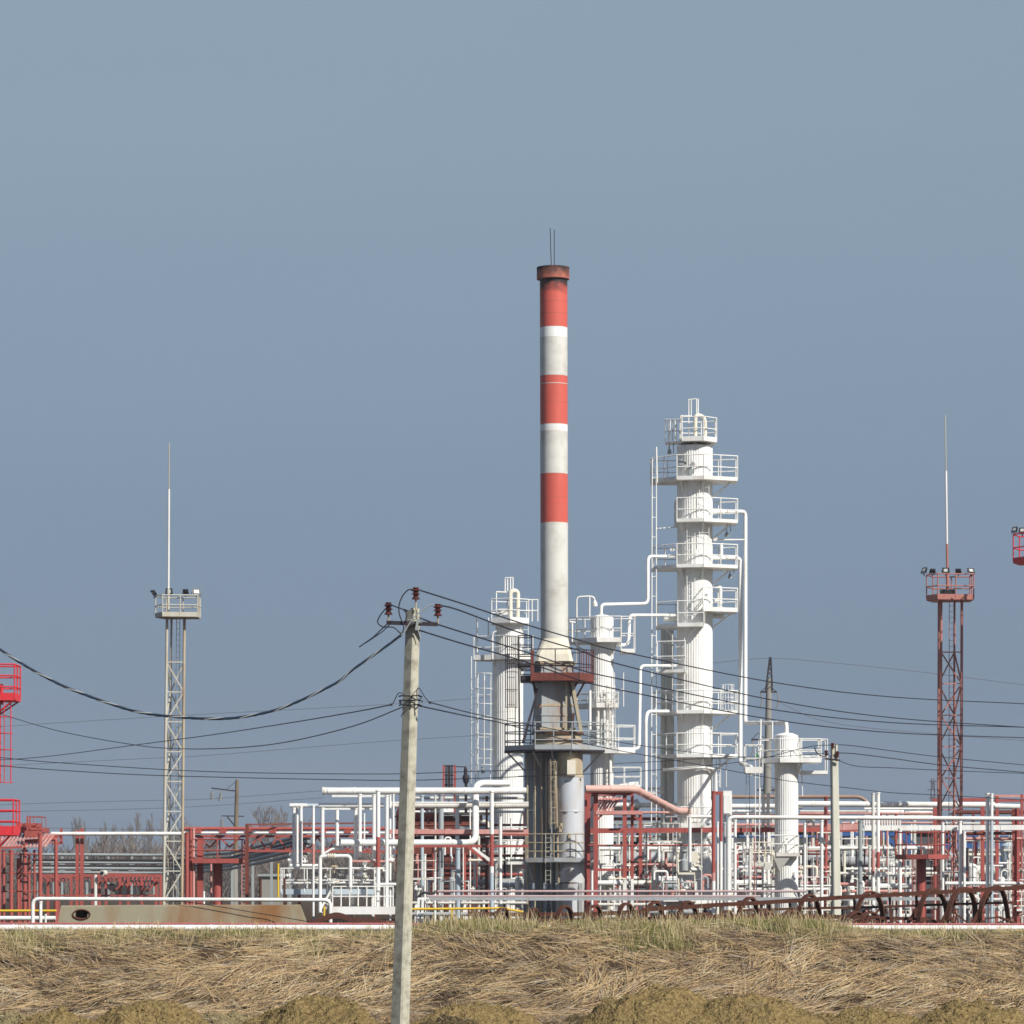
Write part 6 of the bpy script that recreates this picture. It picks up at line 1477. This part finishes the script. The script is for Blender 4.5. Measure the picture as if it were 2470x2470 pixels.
for a in [(1770, 1860, 2068, 28, 206, GREY), (1935, 2005, 2068, 26, 206, GREY), (2025, 2170, 2078, 26, 204, GREY), (2025, 2160, 2060, 16, 207, GALV), (2270, 2310, 2070, 24, 204, GREY), (2275, 2330, 2112, 22, 203, GREY), (1770, 1850, 2120, 22, 207, GREY), (2030, 2080, 2115, 18, 205, GREY), (2180, 2250, 1962, 12, 210, AGED), (2090, 2180, 1958, 14, 211, WHITE), (2340, 2400, 2100, 26, 203, AGED), (2380, 2480, 2150, 24, 203, WHITE)]: ex(*a)
# upright pipes, posts
for (xa, xb, n, ytop) in [(960, 1265, 16, (1945, 2110)), (1440, 1630, 14, (1935, 2080)), (1765, 1865, 10, (1960, 2090)), (1930, 2005, 8, (1975, 2090)), (2025, 2200, 20, (1960, 2090)), (2290, 2470, 18, (1965, 2090))]:
    for i in range(n):
        x = xa + (xb - xa) * (i + rr_.random()) / n; m = rr_.choice((WHITE, WHITE, AGED, AGED, CREAM, GREY, PINK, RED, DARK))
        post(x, rr_.uniform(3, 8), rr_.uniform(*ytop), 2245, rr_.uniform(197, 213), m, f'{names[id(m)]} background standing pipe')
# elbow loops and valves among them
for i in range(60):
    xa, xb = rr_.choice(((960, 1260), (1440, 1640), (1440, 1640), (1640, 1720), (1765, 1865), (1930, 2005), (2020, 2200), (2280, 2470)))
    x = rr_.uniform(xa, xb); y = rr_.uniform(1975, 2200); m = rr_.choice((WHITE, WHITE, CREAM, AGED, PINK, GREY)); dx = rr_.choice((-1, 1)) * rr_.uniform(10, 32); hgt = rr_.uniform(14, 50); d_ = rr_.uniform(191, 204)
    if 1640 < x < 1720: d_ = rr_.uniform(190, 200); y = rr_.uniform(2080, 2200)
    run([(x, y + hgt), (x, y), (x + dx, y), (x + dx, y + hgt * rr_.uniform(.4, 1.2))], rr_.uniform(3.5, 8), d_, m, None, desc=f'{names[id(m)]} bent pipe loop in the pipework', bend=7, name='pipe_loop')
for i in range(70):
    xa, xb = rr_.choice(((960, 1260), (1440, 1640), (1640, 1720), (1765, 1865), (1930, 2005), (2020, 2200), (2280, 2470)))
    x = rr_.uniform(xa, xb); y = rr_.uniform(2010, 2205); valve(x, y, rr_.uniform(3.5, 6.5), rr_.uniform(190, 199), rr_.choice((WHITE, CREAM, AGED, RED)), rr_.choice((DARK, RED, AGED, DARK)), 'small hand wheel valve in the pipework')
# small railed walkways, upright drums and thin conduits that thicken the tangle
def walkway(x0_, x1_, y, D2, m, dep=1.0):
    t = thing('walkway', None, 'walkway', (xof((x0_ + x1_) / 2, D2), D2, 0), 'railed walkways in the pipework')
    mb = MB(); a, b = W(x0_, y, D2), W(x1_, y, D2); mb.box(((a.x + b.x) / 2, D2 + dep / 2, a.z), b.x - a.x, dep, M(5, D2)); mb.build('deck', m, t)
    mb = MB(); railing(mb, [a, b, b + Vector((0, dep, 0)), a + Vector((0, dep, 0))], M(44, D2), M(1.3, D2), True, 1, pitch=.7); mb.build('railing', m, t)
    for x in (x0_ + 4, x1_ - 4): mb = MB(); mb.beam(W(x, y, D2 + .2), W(x, 2240, D2 + .2), M(4, D2)); mb.build('leg', m, t)
    auto(t, f'{names[id(m)]} railed walkway among the pipes', 'walkway', (x0_ + x1_) / 2, y, 'railed walkways in the pipework', vertical=False)
def drum(x, y0_, y1_, w_, D2, m):
    t = thing('upright_drum', None, 'drum', (xof(x, D2), D2, 0), 'small upright drums in the pipework'); r = M(w_ / 2, D2)
    mb = MB(); mb.lathe((xof(x, D2), D2, 0), [(r * .3, zof(y1_ + w_ * .3, D2)), (r, zof(y1_, D2)), (r, zof(y0_, D2)), (r * .8, zof(y0_ - w_ * .18, D2)), (r * .25, zof(y0_ - w_ * .3, D2))], 20); mb.build('shell', m, t)
    for q in (-.7, .7): mb = MB(); mb.beam((xof(x, D2) + q * r, D2 - .2, zof(y1_ - 5, D2)), (xof(x, D2) + q * r, D2 - .2, 0), .1); mb.build('leg', m, t)
    mb = MB(); mb.tube([W(x, y0_ - w_ * .25, D2), W(x, y0_ - w_ * .25 - 16, D2), W(x + w_ * .9, y0_ - w_ * .25 - 16, D2), W(x + w_ * .9, 2235, D2)], M(2, D2), 6, bend=.2); mb.build('nozzle_pipe', m, t)
    auto(t, f'{names[id(m)]} small upright drum on legs', 'drum', x, y0_, 'small upright drums in the pipework')
for a in [(985, 1050, 2120, 195, AGED), (1060, 1130, 2170, 193, WHITE), (1195, 1262, 2165, 194, AGED), (1445, 1500, 2085, 196, WHITE), (1555, 1640, 2030, 198, AGED), (1600, 1680, 2172, 189, WHITE), (1770, 1850, 2100, 196, WHITE), (1780, 1860, 2178, 192, AGED), (1935, 2000, 2160, 193, WHITE),
          (2030, 2110, 2045, 200, WHITE), (2050, 2150, 2185, 191, AGED), (2120, 2200, 2112, 195, WHITE), (2290, 2370, 2160, 192, WHITE), (2330, 2440, 2050, 200, AGED), (2395, 2470, 2195, 190, WHITE)]: walkway(*a)
for a in [(1012, 2140, 2190, 20, 197, AGED), (1090, 2120, 2180, 16, 198, GREY), (1250, 2120, 2185, 16, 196, WHITE), (1475, 2120, 2175, 22, 199, WHITE), (1580, 2095, 2170, 18, 196, AGED), (1798, 2075, 2150, 18, 200, GREY), (1958, 2090, 2165, 20, 199, WHITE), (2052, 2140, 2195, 20, 198, WHITE), (2150, 2085, 2150, 18, 199, AGED), (2345, 2090, 2170, 24, 198, WHITE), (2415, 2120, 2190, 18, 196, WHITE)]: drum(*a)
for i in range(90):
    xa, xb = rr_.choice(((950, 1262), (1440, 1640), (1440, 1640), (1768, 1862), (1930, 2004), (2022, 2300), (2280, 2470), (2022, 2470))); x = rr_.uniform(xa, xb); d_ = rr_.uniform(187, 199)
    m = rr_.choice((WHITE, WHITE, WHITE, CREAM, AGED, RED, DARK)); y = rr_.uniform(1985, 2190)
    if i % 2: post(x, rr_.uniform(1.8, 3.4), y, 2245, d_, m, f'{names[id(m)]} thin conduit riser')
    else: hpipe(x, min(x + rr_.uniform(25, 90), xb + 8), y, rr_.uniform(2, 4.5), d_, m, f'{names[id(m)]} thin conduit', flanges=False)
# structural frames standing in the background
for (x0_, x1_, y0_, D2, m) in [(958, 1262, 1960, 218, RUSTRED), (1438, 1640, 1985, 218, GALV), (1768, 2010, 1972, 219, AGED), (2020, 2300, 1972, 219, AGED), (2300, 2490, 1958, 219, RUSTRED)]:
    t = thing('steel_frame', None, 'steel frame', (xof((x0_ + x1_) / 2, D2), D2, 0), 'open steel frames in the background')
    n = max(2, int((x1_ - x0_) / 45))
    for i in range(n + 1):
        x = x0_ + (x1_ - x0_) * i / n
        for dd in (0, 5): mb = MB(); mb.beam(W(x, y0_, D2 + dd), W(x, 2235, D2 + dd), M(6, D2)); mb.build('post', m, t)
    mb = MB()
    for y in (y0_, y0_ + 70, y0_ + 140):
        for dd in (0, 5): mb.beam(W(x0_, y, D2 + dd), W(x1_, y, D2 + dd), M(7, D2))
        mb.box(W((x0_ + x1_) / 2, y + 3, D2 + 2.5), M(x1_ - x0_, D2), 5, M(2, D2))
    mb.build('floor_beam', m, t)
    auto(t, f'open {names[id(m)]} three-floor steel frame', 'steel frame', (x0_ + x1_) / 2, y0_, 'open steel frames in the background')
# low process sheds behind everything, the dark ones painted as shade between the pipes
def shed(x0_, x1_, y0_, D2, m, lab, nwin):
    t = thing('process_shed', lab, 'shed', (xof((x0_ + x1_) / 2, D2), D2, 0), 'sheds behind the pipework')
    a, b = W(x0_, y0_, D2), W(x1_, y0_, D2); mb = MB(); w_ = b.x - a.x
    mb.box(((a.x + b.x) / 2, D2 + 4, a.z / 2), w_, 8, a.z); mb.build('wall', m, t)
    mb = MB(); mb.box(((a.x + b.x) / 2, D2 + 4, a.z + .12), w_ + .6, 8.6, .24); mb.build('roof', GALV, t)
    for i in range(nwin):
        x = a.x + w_ * (i + .5) / nwin; mb = MB(); mb.box((x, D2 - .02, a.z - 1.3), w_ / nwin * .5, .08, 1.0); f_ = mb.build('window', AGED, t)
        mb = MB(); mb.box((x, D2 - .07, a.z - 1.3), w_ / nwin * .42, .03, .85); mb.build('pane', PANEGLASS, f_)
shed(960, 1150, 1968, 228, RUSTRED, 'red walled shed with dark windows behind the white pipes near the big pole', 7)
shed(1150, 1268, 2020, 229, GAPSHADE, 'added dark shed filling shaded gaps behind the caged white column', 4)
shed(1430, 1660, 2030, 228, GAPSHADE, 'added dark shed filling shaded gaps behind the pipework of the red frame', 6)
shed(1765, 2030, 2000, 228, GAPSHADE, 'added long dark shed filling shaded gaps behind the short domed column', 8)
shed(2036, 2300, 2005, 229, GAPSHADE, 'added dark shed filling shaded gaps behind the racks at the red tower deck', 8)
shed(2305, 2520, 2022, 229, GAPSHADE, 'added dark shed filling shaded gaps behind the racks at the frame edge', 5)
# little red stair head and black vent above the long white pipe
st = thing('stair_head', 'small red caged stair head poking above the longest white pipe', 'stair head', W(1083, 1905, 204))
mb = MB(); mb.beam(W(1070, 1846, 204), W(1070, 1935, 204), M(5, 204)); mb.beam(W(1097, 1846, 204), W(1097, 1960, 204), M(6, 204)); mb.build('post', RED, st)
mb = MB()
for x in (1076, 1081, 1085, 1090): mb.tube([W(x, 1848, 204.6), W(x, 1905, 204.6)], .045, 5)
for y in (1847, 1870, 1893): mb.tube([W(1068, y, 204.6), W(1099, y, 204.6)], .04, 5)
mb.tube([W(1097, 1849, 204), W(1122, 1850, 204)], .03, 5); mb.build('cage', DARK, st)
vt = thing('vent_stack', 'small black capped vent above the longest white pipe', 'vent', W(1124, 1960, 203))
mb = MB(); mb.lathe(W(1124, 1960, 203), [(.08, 0), (.08, M(70, 203)), (.14, M(72, 203)), (.2, M(84, 203)), (.17, M(90, 203)), (.08, M(92, 203))], 10); mb.lathe(W(1123, 1862, 203), [(.10, -.2), (.10, .1), (.09, .18), (.02, .32)], 10); mb.build('cowl', DARK, vt)

# ------------------------------------------------------------------ far things
D = 380.0
wp = thing('wooden_pole', 'old wooden utility pole with hanging insulators behind the red bridge', 'utility pole', (xof(560, D), D, 0))
mb = MB(); mb.tube([W(566, 2176, D), W(572, 1881, D)], M(7, D), 10, r2=M(4.5, D)); mb.build('shaft', WOOD, wp)
mb = MB(); mb.lathe((xof(565, D), D, 0), [(M(9.5, D), 0), (M(9, D), zof(2090, D)), (M(7, D), zof(2085, D))], 10); mb.build('concrete_stub', FARCONC, wp)
mb = MB(); mb.beam(W(510, 1901, D), W(568, 1908, D), M(3, D)); mb.beam(W(535, 1968, D), W(588, 1969, D), M(2.5, D)); mb.beam(W(548, 1970, D), W(566, 1992, D), M(3, D)); mb.beam(W(568, 1886, D), W(545, 1905, D), M(1, D)); mb.build('crossarm', DARK, wp)
for x, y in ((511, 1906), (534, 1908), (535, 1970)):
    mb = MB()
    mb.tube([W(x, y, D), W(x - (5 if x == 534 else 0), y + 24, D)], M(1, D), 5)
    for k in range(4):
        mb.disc(W(x - (k + 1) * (1.0 if x == 534 else 0), y + 8 + k * 4.5, D), (0, 0, 1), M(4, D), M(2.5, D), 8)
    mb.build('insulator', FARCONC, wp)
D = 430.0
py_ = thing('power_pylon', 'far grey concrete power pylon with a lattice tip behind the short column', 'power pylon', (xof(1848, D), D, 0))
mb = MB(); mb.tube([W(1846, 2180, D), W(1855, 1637, D)], M(13, D), 12, r2=M(6.5, D)); mb.build('shaft', FARCONC, py_)
mb = MB(); T_ = W(1858, 1585, D); c4 = [W(1855, 1665, D) + Vector((dx * M(8, D), dy * M(8, D), 0)) for dx, dy in ((-1, -1), (1, -1), (1, 1), (-1, 1))]
for i in range(4):
    mb.tube([c4[i], T_ + (c4[i] - c4[(i + 2) % 4]) * .12], M(1.4, D), 5)
    for k in range(7):
        f0, f1 = k / 7, (k + 1) / 7; A = c4[i].lerp(T_, f0); B = c4[(i + 1) % 4].lerp(T_, f1); mb.beam(A, B, M(1.6, D))
mb.build('lattice_tip', DARK, py_)
mb = MB()
for x0_, x1_, y in ((1834, 1874, 1669), (1812, 1846, 1784), (1826, 1872, 1906)):
    mb.beam(W(x0_, y, D), W(x1_, y, D), M(4, D)); mb.beam(W(x0_, y, D), W((x0_ + x1_) / 2, y - 16, D), M(1.5, D)); mb.beam(W(x1_, y, D), W((x0_ + x1_) / 2, y - 16, D), M(1.5, D))
mb.build('crossarm', DARK, py_)
for x, y in ((1835, 1671), (1875, 1671), (1814, 1786), (1866, 1908)):
    mb = MB(); mb.tube(smooth([W(x, y, D), W(x + 3, y + 20, D), W(x - 2, y + 38, D)]), M(1.6, D), 5); mb.build('insulator_string', FARCONC, py_)
D = 1500.0
lt = thing('lattice_pylon', 'faint hazy lattice pylon far off beside the red floodlight mast', 'power pylon', (xof(2250, D), D, 0))
mb = MB()
for s_ in (-1, 1):
    mb.beam(W(2250 + s_ * 13, 2160, D), W(2250 + s_ * 3, 1878, D), M(2.5, D))
    for k in range(8): 
        y0_, y1_ = 1880 + k * 34, 1914 + k * 34; h0 = 3 + 10 * k / 8; h1 = 3 + 10 * (k + 1) / 8; mb.beam(W(2250 - s_ * h0, y0_, D), W(2250 + s_ * h1, y1_, D), M(1.6, D))
for y, h in ((1885, 10), (1905, 13), (1925, 10)): mb.beam(W(2250 - h, y, D), W(2250 + h, y, D), M(2, D))
mb.build('lattice', DARK, lt)

# bare trees on the skyline
TWIG = mat('bare_twigs', (.17, .135, .11), .95, dirt=(.12, .10, .08), amt=.5, scale=.3)
def tree(px, top, base, wd_, D, poplar, seed, lab):
    q = random.Random(seed); b0 = W(px, base, D); b0.z = 0; H = zof(top, D); half = M(wd_ / 2, D)
    t = thing('bare_tree', lab, 'tree', b0, 'bare trees on the skyline')
    tb = MB(); tw_ = MB()
    def grow(p, d, L, r, k):
        r = max(r, .10)
        pts = [p]; dd = d.copy()
        for i in range(3):
            dd = (dd + Vector((q.uniform(-.16, .16), q.uniform(-.16, .16), q.uniform(0, .12)))).normalized(); pts.append(pts[-1] + dd * L / 3)
        (tb if k < 2 else tw_).tube(pts, r, 5 if k < 2 else 3, r2=r * .55, caps=False)
        if k >= 4: return
        n = 11 if k == 0 else q.randint(4, 7)
        for i in range(n):
            f = q.uniform(.35, 1) if k else .25 + .75 * (i + .5) / n
            o = pts[0].lerp(pts[-1], f); a = q.uniform(0, 2 * PI); spread = q.uniform(.25, .5) if poplar else q.uniform(.45, 1.0)
            nd = (dd + Vector((math.cos(a), math.sin(a), .1)) * spread).normalized()
            grow(o, nd, L * (q.uniform(.38, .55) if k else q.uniform(.38, .6) * (1.15 - f * .4)), r * .58, k + 1)
    grow(b0, Vector((q.uniform(-.04, .04), 0, 1)), H * .66, H * .02, 0)
    zmax = max(v[2] for v in tw_.v); xs = [abs(v[0] - b0.x) for v in tw_.v]; hx = sorted(xs)[int(len(xs) * .97)]
    sz = H / zmax; sx_ = half / hx
    for mb in (tb, tw_): mb.v = [(b0.x + (x - b0.x) * sx_, D + (y - D) * sx_, z * sz) for x, y, z in mb.v]
    tb.build('trunk', BARK, t); tw_.build('crown', TWIG, t)
TR = [(184, 1966, 24, 1, 'slender bare poplar, first of two behind the high white pipe start'), (206, 1976, 22, 1, 'thin bare poplar, second of two behind the high white pipe start'), (248, 1988, 22, 1, 'short bare poplar alone under the high white pipe'),
      (272, 1975, 44, 0, 'pale wispy bare tree between the lone poplar and the dense poplar'), (322, 1955, 34, 1, 'dense dark poplar, tallest before the pale floodlight mast'), (302, 1985, 28, 1, 'small bare poplar leaning against the dense dark one'),
      (352, 1958, 40, 0, 'pale wispy tree just behind the dense dark poplar'), (396, 1972, 62, 0, 'broad bare tree behind the pale floodlight mast'), (452, 1968, 80, 0, 'broad hazy bare tree between the mast and the wooden pole'), (516, 1985, 60, 0, 'low hazy bare tree before the wooden pole'),
      (645, 1936, 66, 0, 'tall round bare tree behind the red bridge'), (688, 1940, 56, 0, 'bare round tree beside the tallest round one behind the bridge'), (725, 1965, 50, 0, 'lower bare tree behind three upright white pipes'), (600, 1985, 60, 0, 'low bare tree between the wooden pole and the round trees')]
for i, (px, top, wd_, pop, lab) in enumerate(TR): tree(px, top, 2168, wd_, 1600 + (i * 53) % 250, pop, 100 + i, lab)
# far-off scrub that reads as one mass
q = random.Random(77); sc = MB()
def scrub(x, D2, H, wd_):
    b0 = Vector((xof(x, D2), D2, 0))
    for i in range(24):
        a = q.uniform(0, 2 * PI); sp = q.uniform(.05, .5); d = Vector((math.cos(a) * sp, math.sin(a) * sp, 1)).normalized(); L_ = H * q.uniform(.5, 1.0)
        p = b0 + Vector((q.uniform(-wd_, wd_), q.uniform(-2, 2), 0)); e_ = p + d * L_
        sc.tube([p, p + d * L_ * .5, e_], .16, 3, r2=.05, caps=False, m=0)
        for k in range(7):
            f = q.uniform(.3, 1); a2 = q.uniform(0, 2 * PI); o = p.lerp(e_, f); sc.tube([o, o + (d + Vector((math.cos(a2), math.sin(a2), 0)) * .7).normalized() * L_ * .3], .09, 3, caps=False, m=q.randint(0, 1))
for i in range(520):
    x = q.uniform(-40, 1010) if q.random() < .75 else q.uniform(1010, 2520); D2 = q.uniform(900, 1600); scrub(x, D2, q.uniform(7, 15) * (1 if x < 1010 else .8), q.uniform(1, 3))
tag(sc.build('far_scrub', [BARK, TWIG], origin=(0, 600, 0)), 'grey-brown leafless scrub far behind the plant', 'scrub', kind='stuff')
fg = thing('low_shed', 'low grey-brown hut far behind the red bridge legs', 'shed', (xof(660, 400), 400, 0), 'sheds behind the pipework')
mb = MB(); mb.box((xof(660, 400), 402, zof(2112, 400) / 2), M(70, 400), 4, zof(2112, 400)); mb.build('wall', FARCONC, fg); mb = MB(); mb.box((xof(660, 400), 402, zof(2111, 400)), M(76, 400), 4.6, .25); mb.build('roof', GALV, fg)

# the hazy air of a warm spring day
hz = MB(); hz.box((0, 900, 29), 2600, 2000, 62)
def haze_mat():
    m = bpy.data.materials.new('haze_air'); m.use_nodes = True; nt = m.node_tree; nt.nodes.clear()
    o = nt.nodes.new('ShaderNodeOutputMaterial'); p = nt.nodes.new('ShaderNodeVolumePrincipled')
    p.inputs['Color'].default_value = (.86, .90, .96, 1); p.inputs['Density'].default_value = 0.00014; p.inputs['Anisotropy'].default_value = 0.0
    nt.links.new(p.outputs[0], o.inputs['Volume']); return m
tag(hz.build('haze', haze_mat(), origin=(0, 900, 0)), 'thin pale haze over the whole plant', 'haze', kind='stuff')

finish_labels()
for o in bpy.data.objects:
    if '_o' in o: del o['_o']
